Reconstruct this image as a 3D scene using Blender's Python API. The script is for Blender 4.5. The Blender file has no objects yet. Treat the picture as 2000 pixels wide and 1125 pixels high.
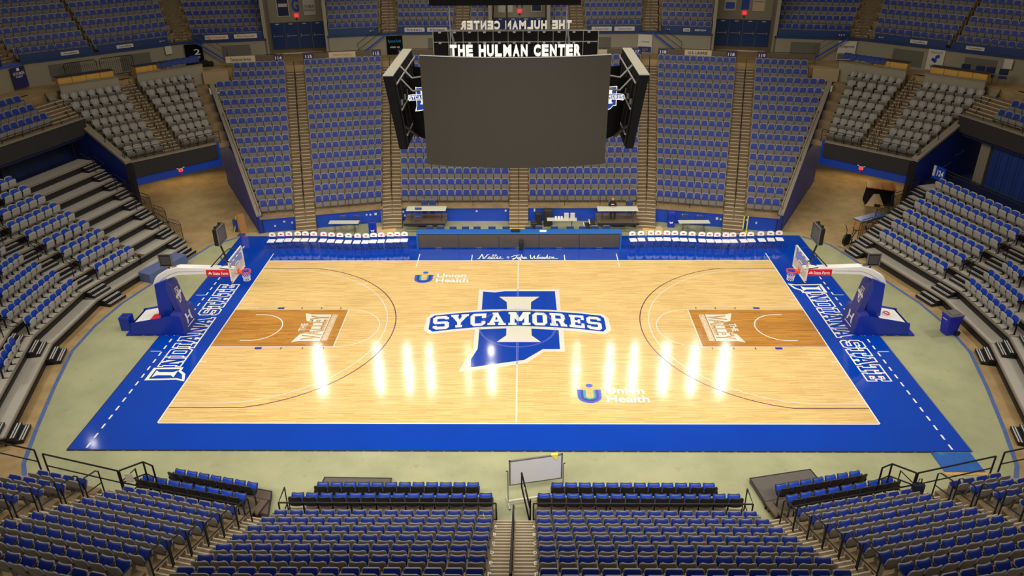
import bpy, bmesh, math, random
from mathutils import Vector, Matrix
random.seed(7)
C = bpy.context.scene.collection
SC = bpy.context.scene
PI = math.pi
# ------------------------------------------------------------------ camera, world, lights, exposure
cam = bpy.data.cameras.new('camera'); cam.sensor_width = 36.0; cam.lens = 27.32
cam.clip_start = 0.5; cam.clip_end = 300
camo = bpy.data.objects.new('camera', cam); C.objects.link(camo)
def cam_matrix(loc, yaw, pitch, roll):
    cy, sy, cp, sp = math.cos(yaw), math.sin(yaw), math.cos(pitch), math.sin(pitch)
    f = Vector((sy*cp, cy*cp, -sp)); r = Vector((cy, -sy, 0)); u = r.cross(f)
    cr, sr = math.cos(roll), math.sin(roll)
    r2 = cr*r + sr*u; u2 = -sr*r + cr*u
    return Matrix(((r2.x, u2.x, -f.x, loc[0]), (r2.y, u2.y, -f.y, loc[1]), (r2.z, u2.z, -f.z, loc[2]), (0, 0, 0, 1)))
camo.matrix_world = cam_matrix((0.27148, -32.66703, 18.84642), -0.01604, 0.47266, -0.0079)
SC.camera = camo
SC.view_settings.view_transform = 'Standard'; SC.view_settings.look = 'None'
SC.view_settings.gamma = 1.0; SC.view_settings.use_curve_mapping = False
SC.view_settings.exposure = 0.0
w = bpy.data.worlds.new('world'); SC.world = w; w.use_nodes = True
bg = w.node_tree.nodes['Background']; bg.inputs[0].default_value = (1.0, 0.93, 0.82, 1); bg.inputs[1].default_value = 0.17
def spot(x, y, z, tx, ty, power, angle, radius=0.3, blend=0.9, col=(1.0, 0.96, 0.885)):
    l = bpy.data.lights.new('arena_lamp', 'SPOT'); l.energy = power; l.spot_size = math.radians(angle); l.spot_blend = blend
    l.shadow_soft_size = radius; l.color = col
    o = bpy.data.objects.new('arena_lamp', l); C.objects.link(o); o.location = (x, y, z)
    d = Vector((tx, ty, 0)) - Vector((x, y, z)); o.rotation_euler = d.to_track_quat('-Z', 'Y').to_euler()
    return o
LAMPX = [-18.3, -12.9, -10.2, -8.2, -2.6, -4.7, 5.1, 8.1, 10.3, 13.1, 15.7, 18.4]
LAMPW = [1.5, .9, .8, .7, .7, .35, .5, .8, .9, 1.3, 1.2, 1.5]
for x, q in zip(LAMPX, LAMPW):
    for yy, k in ((24.3, .8), (27.0, 1.2), (30.2, .7)):
        spot(.27+(x-.27)*(yy+32.67)/59.7, yy, 20.0, x*0.45, -1.5, 330*q*k, 62, .17)
for x in (-18, -14, -10, -6, -2, 2, 6, 10, 14, 18):
    spot(x, -27.0, 20.0, x*0.5, 2.0, 5000, 62, 0.5)
for sx in (-1, 1):
    for y in (-9, 0, 9):
        spot(sx*31, y, 19.0, sx*8, y*0.6, 4500, 66, 0.5)
spot(30, 25.5, 19, 14.7, -3.0, 160, 20, .2); spot(-33, 15, 19, -16.9, -8.9, 50, 20, .2)
spot(-25, 22, 3.8, -22, 17, 420, 150, .3, .5, (1, .74, .34)); spot(25, 22, 3.8, 22, 17, 420, 150, .3, .5, (1, .74, .34))
# soft overhead fill light added to brighten the bowl, no real fixture
def area(x, y, z, sx, sy, power, col=(1, .95, .86)):
    l = bpy.data.lights.new('fill_light', 'AREA'); l.shape = 'RECTANGLE'; l.size = sx; l.size_y = sy; l.energy = power; l.color = col
    o = bpy.data.objects.new('fill_light', l); C.objects.link(o); o.location = (x, y, z); return o
area(0, 0, 24, 22, 14, 5200)
# ------------------------------------------------------------------ materials
def lin(c):
    return tuple(((v/255)/12.92 if v/255 <= .04045 else ((v/255+.055)/1.055)**2.4) for v in c) + (1,)
MATS = {}
def mat(name, rgb, rough=.6, metal=0, noise=0, nscale=5, spec=.5, emit=None, estr=0, alpha=None, coat=0):
    if name in MATS: return MATS[name]
    m = bpy.data.materials.new(name); m.use_nodes = True
    nt = m.node_tree; b = nt.nodes['Principled BSDF']
    c = lin(rgb)
    b.inputs['Roughness'].default_value = rough; b.inputs['Metallic'].default_value = metal
    b.inputs['Specular IOR Level'].default_value = spec
    if coat:
        b.inputs['Coat Weight'].default_value = coat; b.inputs['Coat Roughness'].default_value = .06
    tc = nt.nodes.new('ShaderNodeTexCoord'); no = nt.nodes.new('ShaderNodeTexNoise'); no.inputs['Scale'].default_value = nscale
    no.inputs['Detail'].default_value = 4
    nt.links.new(tc.outputs['Object'], no.inputs['Vector'])
    mx = nt.nodes.new('ShaderNodeMix'); mx.data_type = 'RGBA'
    k = noise if noise else .04
    mx.inputs['A'].default_value = tuple(v*(1-k) for v in c[:3]) + (1,); mx.inputs['B'].default_value = tuple(min(1, v*(1+k)) for v in c[:3]) + (1,)
    nt.links.new(no.outputs['Fac'], mx.inputs['Factor']); nt.links.new(mx.outputs['Result'], b.inputs['Base Color'])
    if emit:
        b.inputs['Emission Color'].default_value = lin(emit); b.inputs['Emission Strength'].default_value = estr
    if alpha is not None: b.inputs['Alpha'].default_value = alpha
    MATS[name] = m; return m
def wood_mat(name, ca, cb, rough=.10, row=.057, length=1.1):
    m = bpy.data.materials.new(name); m.use_nodes = True; nt = m.node_tree; b = nt.nodes['Principled BSDF']
    tc = nt.nodes.new('ShaderNodeTexCoord')
    br = nt.nodes.new('ShaderNodeTexBrick'); br.inputs['Scale'].default_value = 1
    br.inputs['Brick Width'].default_value = length; br.inputs['Row Height'].default_value = row; br.inputs['Mortar Size'].default_value = 0.0
    br.offset = .37; br.inputs['Color1'].default_value = lin(ca); br.inputs['Color2'].default_value = lin(cb); br.inputs['Bias'].default_value = -.2
    nt.links.new(tc.outputs['Object'], br.inputs['Vector'])
    mp = nt.nodes.new('ShaderNodeMapping'); mp.inputs['Scale'].default_value = (.9, 22, 1); nt.links.new(tc.outputs['Object'], mp.inputs['Vector'])
    no = nt.nodes.new('ShaderNodeTexNoise'); no.inputs['Scale'].default_value = 1; no.inputs['Detail'].default_value = 3; nt.links.new(mp.outputs[0], no.inputs['Vector'])
    rp = nt.nodes.new('ShaderNodeMapRange'); rp.inputs['From Min'].default_value = .3; rp.inputs['From Max'].default_value = .7
    rp.inputs['To Min'].default_value = .80; rp.inputs['To Max'].default_value = 1.1; nt.links.new(no.outputs['Fac'], rp.inputs['Value'])
    n2 = nt.nodes.new('ShaderNodeTexNoise'); n2.inputs['Scale'].default_value = .5; nt.links.new(tc.outputs['Object'], n2.inputs['Vector'])
    r2 = nt.nodes.new('ShaderNodeMapRange'); r2.inputs['To Min'].default_value = .92; r2.inputs['To Max'].default_value = 1.08; nt.links.new(n2.outputs['Fac'], r2.inputs['Value'])
    mu = nt.nodes.new('ShaderNodeMath'); mu.operation = 'MULTIPLY'; nt.links.new(rp.outputs[0], mu.inputs[0]); nt.links.new(r2.outputs[0], mu.inputs[1])
    vm = nt.nodes.new('ShaderNodeVectorMath'); vm.operation = 'SCALE'; nt.links.new(br.outputs['Color'], vm.inputs[0]); nt.links.new(mu.outputs[0], vm.inputs['Scale'])
    nt.links.new(vm.outputs[0], b.inputs['Base Color'])
    # slight board-to-board unevenness of the varnish
    mp2 = nt.nodes.new('ShaderNodeMapping'); mp2.inputs['Scale'].default_value = (.7, 9, 1); nt.links.new(tc.outputs['Object'], mp2.inputs['Vector'])
    n3 = nt.nodes.new('ShaderNodeTexNoise'); n3.inputs['Scale'].default_value = 1.6; n3.inputs['Detail'].default_value = 2; nt.links.new(mp2.outputs[0], n3.inputs['Vector'])
    bp = nt.nodes.new('ShaderNodeBump'); bp.inputs['Strength'].default_value = .12; bp.inputs['Distance'].default_value = .004; nt.links.new(n3.outputs['Fac'], bp.inputs['Height'])
    nt.links.new(bp.outputs[0], b.inputs['Normal'])
    b.inputs['Roughness'].default_value = rough; b.inputs['Specular IOR Level'].default_value = .5
    MATS[name] = m; return m
def floor_mat(name, ca, cb, rough, scale=.6, dirt=(120, 110, 80)):
    m = bpy.data.materials.new(name); m.use_nodes = True; nt = m.node_tree; b = nt.nodes['Principled BSDF']
    tc = nt.nodes.new('ShaderNodeTexCoord')
    no = nt.nodes.new('ShaderNodeTexNoise'); no.inputs['Scale'].default_value = scale; no.inputs['Detail'].default_value = 8; no.inputs['Roughness'].default_value = .6
    nt.links.new(tc.outputs['Object'], no.inputs['Vector'])
    cr = nt.nodes.new('ShaderNodeValToRGB'); cr.color_ramp.elements[0].position = .35; cr.color_ramp.elements[1].position = .65
    cr.color_ramp.elements[0].color = lin(ca); cr.color_ramp.elements[1].color = lin(cb)
    nt.links.new(no.outputs['Fac'], cr.inputs['Fac'])
    n2 = nt.nodes.new('ShaderNodeTexNoise'); n2.inputs['Scale'].default_value = 2.3; n2.inputs['Detail'].default_value = 6; nt.links.new(tc.outputs['Object'], n2.inputs['Vector'])
    c2 = nt.nodes.new('ShaderNodeValToRGB'); c2.color_ramp.elements[0].position = .62; c2.color_ramp.elements[1].position = .78
    c2.color_ramp.elements[0].color = (0, 0, 0, 1); c2.color_ramp.elements[1].color = (.45, .45, .45, 1); nt.links.new(n2.outputs['Fac'], c2.inputs['Fac'])
    mx = nt.nodes.new('ShaderNodeMix'); mx.data_type = 'RGBA'; nt.links.new(c2.outputs[0], mx.inputs['Factor']); nt.links.new(cr.outputs[0], mx.inputs['A']); mx.inputs['B'].default_value = lin(dirt)
    nt.links.new(mx.outputs['Result'], b.inputs['Base Color']); b.inputs['Roughness'].default_value = rough
    MATS[name] = m; return m
wood_mat('maple', (236, 200, 132), (216, 174, 104)); wood_mat('stained_maple', (198, 140, 60), (168, 108, 36), rough=.09)
floor_mat('green_paint', (150, 150, 112), (166, 164, 124), .55, dirt=(118, 116, 84))
floor_mat('tan_concrete', (150, 122, 78), (176, 148, 100), .6, 1.0, (104, 80, 48))
floor_mat('stand_concrete', (128, 106, 74), (150, 126, 90), .75, 1.5, (90, 70, 46))
floor_mat('worn_stripe', (64, 92, 150), (84, 104, 146), .6, 3.0, (150, 130, 100))
floor_mat('worn_blue', (22, 84, 160), (30, 92, 170), .5, 3.0, (110, 140, 180))
M = lambda n: MATS[n]
mat('court_blue', (0, 60, 168), .08, noise=.12, nscale=.5); mat('white_paint', (238, 236, 228), .2); mat('cream_paint', (222, 216, 196), .2)
mat('purple_paint', (96, 52, 74), .2); mat('court_navy', (46, 52, 140), .2); mat('teal_paint', (48, 150, 168), .2); mat('violet_paint', (120, 128, 196), .2)
mat('light_blue_paint', (60, 90, 200), .2); mat('tan_line', (206, 170, 112), .2); mat('brown_band', (150, 96, 40), .2)
mat('seat_blue', (8, 40, 132), .55, noise=.06, nscale=3); mat('seat_grey', (142, 136, 128), .42, noise=.05); mat('seat_black', (44, 40, 38), .5)
mat('premium_grey', (140, 134, 122), .34); mat('bleacher_blue', (22, 66, 176), .4); mat('bleacher_grey', (176, 170, 160), .45)
mat('black_metal', (20, 19, 19), .45); mat('dark_metal', (44, 40, 36), .5, .3); mat('steel', (150, 148, 144), .35, .7); mat('chrome', (190, 190, 188), .2, .9)
mat('step_tan', (118, 96, 64), .7, noise=.15, nscale=4); mat('step_nosing', (190, 176, 148), .6, noise=.1, nscale=9)
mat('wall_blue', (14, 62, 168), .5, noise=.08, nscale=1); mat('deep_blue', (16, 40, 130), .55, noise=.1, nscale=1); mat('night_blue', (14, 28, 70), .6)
mat('wall_beige', (150, 140, 118), .8, noise=.06, nscale=1.5); mat('panel_grey', (104, 100, 86), .8); mat('fascia_brown', (118, 96, 64), .7, noise=.15, nscale=2)
mat('door_blue', (12, 50, 106), .5); mat('fascia_black', (40, 36, 34), .8, noise=.2, nscale=8); mat('cap_grey', (134, 122, 104), .7, noise=.1)
mat('platform_grey', (176, 168, 154), .6, noise=.08, nscale=2); mat('bleacher_black', (30, 28, 27), .55); mat('rubber_strip', (186, 180, 172), .5)
mat('pad_navy', (14, 50, 100), .5, noise=.15, nscale=2); mat('sign_navy', (44, 40, 92), .5); mat('sign_white', (205, 196, 180), .6); mat('sign_cream', (206, 184, 150), .6)
mat('text_white', (232, 230, 224), .5); mat('text_dark', (40, 38, 60), .6); mat('exit_red', (200, 20, 30), .5, emit=(255, 40, 50), estr=1.6)
mat('screen_dark', (56, 51, 43), .35, noise=.04, nscale=20); mat('led_board', (74, 64, 54), .25, noise=.08, nscale=6); mat('panel_black', (7, 7, 7), .8, spec=.15)
mat('light_panel', (120, 114, 98), .7); mat('truss_grey', (120, 116, 108), .5, .4); mat('letter_back', (196, 188, 176), .6)
mat('letter_front', (246, 246, 236), .5, emit=(255, 255, 245), estr=.25)
mat('basket_blue', (10, 46, 158), .35); mat('basket_navy', (50, 56, 140), .4); mat('arm_white', (236, 232, 226), .4); mat('red_paint', (214, 24, 44), .4)
mat('rim_orange', (240, 92, 30), .35); mat('net_white', (226, 224, 232), .7); mat('net_red', (220, 80, 110), .7); mat('net_blue', (60, 70, 190), .7)
mat('glass_frame', (216, 212, 204), .35); mat('chair_white', (240, 238, 234), .35); mat('chair_navy', (40, 62, 120), .5); mat('bench_blue', (18, 92, 176), .4)
mat('table_top', (196, 194, 176), .5); mat('wood_dark', (96, 80, 62), .6, noise=.2, nscale=4); mat('wood_light', (206, 160, 96), .5, noise=.15, nscale=5); mat('wood_mid', (164, 112, 58), .5, noise=.15, nscale=6)
mat('bin_blue', (24, 48, 170), .45); mat('bin_navy', (22, 34, 176), .45); mat('grey_lid', (96, 92, 90), .6); mat('mat_grey', (92, 84, 78), .8, noise=.12); mat('mat_blue', (86, 100, 142), .6)
mat('mat_brown', (92, 74, 66), .8, noise=.12); mat('whiteboard', (214, 212, 212), .25); mat('towel_yellow', (232, 216, 90), .8); mat('tape_yellow', (226, 214, 40), .6)
mat('skin', (206, 150, 120), .6); mat('hair_red', (150, 88, 52), .8); mat('shirt_black', (28, 28, 32), .8); mat('curtain_blue', (20, 50, 116), .8, noise=.2, nscale=3)
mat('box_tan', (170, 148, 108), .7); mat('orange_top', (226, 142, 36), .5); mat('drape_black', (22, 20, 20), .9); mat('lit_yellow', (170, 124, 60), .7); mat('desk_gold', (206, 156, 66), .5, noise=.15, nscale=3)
mat('navy_chair', (22, 34, 80), .5); mat('rubbish_blue', (30, 52, 120), .7); mat('screen_off', (70, 68, 68), .3); mat('green_disc', (30, 110, 80), .6); mat('backpack', (22, 24, 52), .8)
def glass_mat():
    m = bpy.data.materials.new('backboard_glass'); m.use_nodes = True; b = m.node_tree.nodes['Principled BSDF']
    b.inputs['Base Color'].default_value = (.9, .92, .92, 1); b.inputs['Alpha'].default_value = .16; b.inputs['Roughness'].default_value = .05
    MATS['backboard_glass'] = m
    m = bpy.data.materials.new('frosted_glass'); m.use_nodes = True; b = m.node_tree.nodes['Principled BSDF']
    b.inputs['Base Color'].default_value = (.72, .68, .62, 1); b.inputs['Alpha'].default_value = .62; b.inputs['Roughness'].default_value = .2
    MATS['frosted_glass'] = m
    m = bpy.data.materials.new('mesh_panel'); m.use_nodes = True; b = m.node_tree.nodes['Principled BSDF']
    b.inputs['Base Color'].default_value = (.02, .02, .02, 1); b.inputs['Alpha'].default_value = .35; b.inputs['Roughness'].default_value = .6
    MATS['mesh_panel'] = m
glass_mat()
# ------------------------------------------------------------------ mesh helpers
class MB:
    def __init__(s, T=None): s.v = []; s.f = []; s.m = []; s.mats = []; s.T = T
    def mi(s, m):
        if m not in s.mats: s.mats.append(m)
        return s.mats.index(m)
    def add(s, vs, fs, m, T=None):
        b = len(s.v); k = s.mi(m)
        for p in vs:
            p = Vector(p)
            if T is not None: p = (T @ p) if isinstance(T, Matrix) else Vector(T(p))
            if s.T is not None: p = (s.T @ p) if isinstance(s.T, Matrix) else Vector(s.T(p))
            s.v.append((p.x, p.y, p.z))
        for f in fs: s.f.append(tuple(i+b for i in f)); s.m.append(k)
    def box(s, x0, x1, y0, y1, z0, z1, m, T=None):
        vs = [(x0,y0,z0),(x1,y0,z0),(x1,y1,z0),(x0,y1,z0),(x0,y0,z1),(x1,y0,z1),(x1,y1,z1),(x0,y1,z1)]
        s.add(vs, [(3,2,1,0),(4,5,6,7),(0,1,5,4),(1,2,6,5),(2,3,7,6),(3,0,4,7)], m, T)
    def bbox(s, x0, x1, y0, y1, z0, z1, m, b=.01, T=None):   # box with chamfered vertical and top edges
        b = min(b, (x1-x0)/2.1, (y1-y0)/2.1, (z1-z0)/2.1)
        P = [(x0+b,y0),(x1-b,y0),(x1,y0+b),(x1,y1-b),(x1-b,y1),(x0+b,y1),(x0,y1-b),(x0,y0+b)]
        cx, cy = (x0+x1)/2, (y0+y1)/2
        def inset(p): return (p[0] + (b if p[0] < cx else -b)*.7, p[1] + (b if p[1] < cy else -b)*.7)
        vs = [(*inset(p), z0) for p in P] + [(*p, z0+b) for p in P] + [(*p, z1-b) for p in P] + [(*inset(p), z1) for p in P]
        fs = [tuple(range(7, -1, -1)), tuple(range(24, 32))]
        for r in range(3):
            for i in range(8): j = (i+1) % 8; fs.append((r*8+i, r*8+j, r*8+8+j, r*8+8+i))
        s.add(vs, fs, m, T)
    def prism(s, pts, z0, z1, m, T=None):
        n = len(pts); vs = [(p[0], p[1], z0) for p in pts] + [(p[0], p[1], z1) for p in pts]
        s.add(vs, [tuple(range(n-1, -1, -1)), tuple(range(n, 2*n))] + [(i, (i+1) % n, n+(i+1) % n, n+i) for i in range(n)], m, T)
    def xprism(s, pts, x0, x1, m, T=None):      # pts in (y,z)
        n = len(pts); vs = [(x0, p[0], p[1]) for p in pts] + [(x1, p[0], p[1]) for p in pts]
        s.add(vs, [tuple(range(n-1, -1, -1)), tuple(range(n, 2*n))] + [(i, (i+1) % n, n+(i+1) % n, n+i) for i in range(n)], m, T)
    def poly(s, pts, m, T=None): s.add(pts, [tuple(range(len(pts)))], m, T)
    def tube(s, path, r, m, n=6, T=None, closed=False):
        P = [Vector(p) for p in path]; rings = []; L = len(P)
        for i, p in enumerate(P):
            a = P[(i-1) % L] if (i > 0 or closed) else p; b = P[(i+1) % L] if (i < L-1 or closed) else p
            d = (b-a).normalized(); ref = Vector((0, 0, 1)) if abs(d.z) < .9 else Vector((1, 0, 0))
            u = d.cross(ref).normalized(); v = u.cross(d)
            rings.append([p + (u*math.cos(2*PI*k/n) + v*math.sin(2*PI*k/n))*r for k in range(n)])
        vs = [q for rg in rings for q in rg]; fs = []
        for i in range(L if closed else L-1):
            j = (i+1) % L
            for k in range(n): fs.append((i*n+k, i*n+(k+1) % n, j*n+(k+1) % n, j*n+k))
        if not closed: fs += [tuple(range(n-1, -1, -1)), tuple((L-1)*n+k for k in range(n))]
        s.add(vs, fs, m, T)
    def cyl(s, x, y, z0, z1, r, m, n=12, r2=None, T=None):
        r2 = r if r2 is None else r2
        vs = [(x+r*math.cos(2*PI*k/n), y+r*math.sin(2*PI*k/n), z0) for k in range(n)] + [(x+r2*math.cos(2*PI*k/n), y+r2*math.sin(2*PI*k/n), z1) for k in range(n)]
        s.add(vs, [tuple(range(n-1, -1, -1)), tuple(range(n, 2*n))] + [(k, (k+1) % n, n+(k+1) % n, n+k) for k in range(n)], m, T)
    def strip(s, pts, wd, z, m, closed=False):
        P = [Vector((p[0], p[1])) for p in pts]; L = len(P); A = []; B = []
        for i, p in enumerate(P):
            a = P[(i-1) % L] if (i > 0 or closed) else None; b = P[(i+1) % L] if (i < L-1 or closed) else None
            d1 = (p-a).normalized() if a is not None else None; d2 = (b-p).normalized() if b is not None else None
            if d1 is None: d1 = d2
            if d2 is None: d2 = d1
            n1 = Vector((-d1.y, d1.x)); n2 = Vector((-d2.y, d2.x)); nn = (n1+n2).normalized(); k = 1/max(.3, nn.dot(n1))
            A.append(p+nn*wd/2*k); B.append(p-nn*wd/2*k)
        vs = [(q.x, q.y, z) for q in A] + [(q.x, q.y, z) for q in B]
        s.add(vs, [(i, L+i, L+(i+1) % L, (i+1) % L) for i in range(L if closed else L-1)], m)
    def build(s, name, parent=None, smooth=False, origin=None):
        me = bpy.data.meshes.new(name)
        if origin is not None:
            ox, oy, oz = origin; s.v = [(a-ox, b-oy, c-oz) for a, b, c in s.v]
        me.from_pydata(s.v, [], s.f)
        for m in s.mats: me.materials.append(MATS[m])
        me.polygons.foreach_set('material_index', s.m)
        if smooth: me.polygons.foreach_set('use_smooth', [True]*len(s.f))
        me.update()
        o = bpy.data.objects.new(name, me); C.objects.link(o)
        if parent is not None: o.parent = parent
        if origin is not None: o.location = origin
        return o
def tag(o, label=None, cat=None, group=None, kind=None):
    if label: o['label'] = label
    if cat: o['category'] = cat
    if group: o['group'] = group
    if kind: o['kind'] = kind
    return o
def empty(name, loc=(0, 0, 0), rz=0, label=None, cat=None, group=None):
    o = bpy.data.objects.new(name, None); C.objects.link(o); o.location = loc; o.rotation_euler = (0, 0, rz); o.empty_display_size = .1
    return tag(o, label, cat, group)
def struct(o): o['kind'] = 'structure'; return o
def copy_tree(o, parent=None):
    c = o.copy(); C.objects.link(c)
    if parent is not None: c.parent = parent
    for ch in KIDS.get(o.name, []): copy_tree(ch, c)
    return c
KIDS = {}
def reg(root):        # remember children for copying
    def rec(o):
        ks = [x for x in C.objects if x.parent == o]; KIDS[o.name] = ks
        for k in ks: rec(k)
    rec(root); return root
def frame_s(sx, sy, th):       # (s, d, z) on a facet of the bowl -> world
    a = math.radians(th); tx, ty, nx, ny = math.cos(a), -math.sin(a), math.sin(a), math.cos(a)
    return lambda p: (sx*(p[0]*tx + p[1]*nx), sy*(p[0]*ty + p[1]*ny), p[2])
def face_in(sx, sy, th):       # z rotation that turns local +Y to the court
    a = math.radians(th); nx, ny = -sx*math.sin(a), -sy*math.cos(a)
    return math.atan2(ny, nx) - PI/2
FZ = -0.04
# ---- lettering
def cells_on(mb, s, quad, m, off=.03, fill=.86, narrow=.45, y_=None):
    W = [narrow if c in 'I1' else (.6 if c == ' ' else (1.2 if c in 'MW' else 1.0)) for c in s]; t = 0; S_ = sum(W); out = []
    for c, w_ in zip(s, W):
        a, b = t/S_, (t+w_)/S_; g = (b-a)*(1-fill)/2; t += w_
        if c == ' ': continue
        vs, fs = text2d(c, off); P = [bil(quad, a+g+(b-a-2*g)*u, v) for u, v in vs]; out.append((P, fs))
        if mb is not None: mb.add(P, fs, m)
    return out
_T = {}
def text2d(s, off=0.0):
    k = (s, off)
    if k in _T: return _T[k]
    cu = bpy.data.curves.new('t', 'FONT'); cu.body = s; cu.offset = off; cu.resolution_u = 3
    o = bpy.data.objects.new('t', cu); C.objects.link(o)
    bpy.context.view_layer.update()
    me = bpy.data.meshes.new_from_object(o.evaluated_get(bpy.context.evaluated_depsgraph_get()))
    vs = [(v.co.x, v.co.y) for v in me.vertices]; fs = [tuple(p.vertices) for p in me.polygons]
    x0 = min(v[0] for v in vs); x1 = max(v[0] for v in vs); y0 = min(v[1] for v in vs); y1 = max(v[1] for v in vs)
    vs = [((v[0]-x0)/(x1-x0), (v[1]-y0)/(y1-y0)) for v in vs]
    bpy.data.objects.remove(o); bpy.data.curves.remove(cu); bpy.data.meshes.remove(me)
    _T[k] = (vs, fs); return _T[k]
def bil(q, u, v):       # q = bottom-left, bottom-right, top-right, top-left
    q = [Vector(a) if len(a) == 3 else Vector((a[0], a[1], 0)) for a in q]
    return q[0]*(1-u)*(1-v) + q[1]*u*(1-v) + q[2]*u*v + q[3]*(1-u)*v
def text_on(mb, s, quad, m, off=0.0, z=None, shear=0):
    vs, fs = text2d(s, off); P = []
    for u, v in vs:
        p = bil(quad, u + shear*(v-.5), v)
        if z is not None: p.z = z
        P.append(p)
    mb.add(P, fs, m)
def rect(x0, y0, x1, y1): return [(x0, y0), (x1, y0), (x1, y1), (x0, y1)]
G = {
 'I': [rect(.1,0,.9,.19), rect(.1,.81,.9,1), rect(.3,.19,.7,.81)],
 'N': [rect(.1,.1,.32,.9), rect(.68,.1,.9,.9), [(.1,1),(.38,1),(.9,0),(.62,0)], rect(0,0,.44,.17), rect(0,.83,.3,1), rect(.56,.83,1,1)],
 'D': [rect(.1,.1,.36,.9), rect(0,0,.78,.18), rect(0,.82,.78,1), [(.74,0),(.82,0),(1,.2),(1,.8),(.82,1),(.74,1)]],
 'A': [[(.06,.05),(.32,.05),(.6,.95),(.36,.95)], [(.94,.05),(.68,.05),(.4,.95),(.64,.95)], rect(.3,.26,.7,.42), rect(0,0,.42,.16), rect(.58,0,1,.16), rect(.22,.84,.66,1)],
 'S': [[(.2,1),(.82,1),(1,.86),(1,.8),(0,.8),(0,.84)], rect(.74,.73,1,.9), rect(0,.5,.26,.88), [(0,.52),(.12,.41),(.88,.41),(.88,.58),(.06,.58)], [(.1,.58),(.88,.58),(1,.48),(1,.42),(.1,.41)], rect(.74,.14,1,.5), [(0,.2),(1,.2),(1,.14),(.82,0),(.18,0),(0,.14)], rect(0,.1,.26,.27)],
 'T': [rect(0,.8,1,1), rect(.35,.1,.65,.9), rect(.2,0,.8,.18), rect(0,.62,.18,.85), rect(.82,.62,1,.85)],
 'E': [rect(.1,.1,.38,.9), rect(0,0,1,.18), rect(0,.82,1,1), rect(.2,.42,.72,.58), rect(.8,.1,1,.36), rect(.8,.64,1,.9), rect(.58,.34,.74,.66)],
 'Y': [[(.04,.9),(.34,.9),(.64,.4),(.38,.35)], [(.96,.9),(.66,.9),(.36,.4),(.62,.35)], rect(.36,.1,.64,.5), rect(.2,0,.8,.17), rect(0,.84,.42,1), rect(.58,.84,1,1)],
 'C': [[(0,.2),(.2,0),(.8,0),(1,.16),(1,.2)], [(0,.8),(1,.8),(1,.84),(.8,1),(.2,1)], rect(0,.18,.28,.82), rect(.74,.14,1,.36), rect(.74,.62,1,1)],
 'M': [rect(.08,.1,.28,.9), rect(.72,.1,.92,.9), [(.08,1),(.34,1),(.6,.3),(.4,.3)], [(.92,1),(.66,1),(.4,.3),(.6,.3)], rect(0,0,.36,.17), rect(.64,0,1,.17), rect(0,.84,.24,1), rect(.76,.84,1,1)],
 'O': [[(0,.2),(.2,0),(.8,0),(1,.2)], [(0,.8),(1,.8),(.8,1),(.2,1)], rect(0,.18,.3,.82), rect(.7,.18,1,.82)],
 'R': [rect(.1,.1,.36,.9), rect(0,0,.46,.17), [(0,.82),(1,.82),(1,.86),(.84,1),(0,1)], rect(.72,.55,.98,.86), rect(.2,.4,.9,.58), [(.5,.44),(.8,.44),(.96,.05),(.66,.05)], rect(.62,0,1,.17)],
}
def glyph(mb, ch, quad, m, z, grow=0, zi=.0001):
    for gi, pl in enumerate(G[ch]):
        P = [bil(quad, u, v) for u, v in pl]
        if grow:
            n = len(P); ar = sum(P[i].x*P[(i+1) % n].y - P[(i+1) % n].x*P[i].y for i in range(n)); sg = 1 if ar > 0 else -1; Q = []
            for i in range(n):
                d1 = (P[i]-P[i-1]).xy.normalized(); d2 = (P[(i+1) % n]-P[i]).xy.normalized()
                n1 = Vector((d1.y, -d1.x))*sg; n2 = Vector((d2.y, -d2.x))*sg; nn = (n1+n2)
                if nn.length < 1e-4: nn = n1
                nn.normalize(); k = min(1.6, 1/max(.3, nn.dot(n1))); Q.append(Vector((P[i].x+nn.x*grow*k, P[i].y+nn.y*grow*k, 0)))
            P = Q
        mb.poly([(p.x, p.y, z+gi*zi) for p in P], m)
# ------------------------------------------------------------------ arena floor
mb = MB(); mb.prism([(-42, -34), (42, -34), (42, 42), (-42, 42)], FZ-.5, FZ, 'tan_concrete'); struct(mb.build('floor'))
GL = [(-17.2, 11.6), (-17.25, 11.1), (-18.5, 9.9), (-19.1, 7.9), (-19.9, 4.8), (-20.5, 2.5), (-20.75, .2), (-20.65, -2.2), (-19.93, -5.0), (-19.04, -8.0), (-18.34, -10.1), (-17.9, -10.8), (-17.4, -12.4)]
GR = [(-x, y) for x, y in GL]
pts = GL + [(-9, -14.3), (9, -14.3)] + GR[::-1] + [(14, 12.6), (8.3, 14.0), (-8.3, 14.0), (-14, 12.6)]
mb = MB(); mb.add([(x, y, FZ+.004) for x, y in pts], [tuple(range(len(pts)))], 'green_paint'); struct(mb.build('floor_green_paint'))
for nm, g in (('left', GL), ('right', GR)):
    mb = MB(); mb.strip(g[1:12], .16, FZ+.008, 'worn_stripe'); struct(mb.build('floor_stripe_'+nm))
# concrete joints on the bare floor of the tunnels
# ------------------------------------------------------------------ basketball court
court = empty('basketball_court', (0, 0, 0), 0, 'hardwood basketball court with blue border and state logo in its middle', 'basketball court')
LX, LY = 14.325, 7.62
def sub(mb, name, parent=court, **k): o = mb.build(name, parent); tag(o, **k); return o
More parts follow.
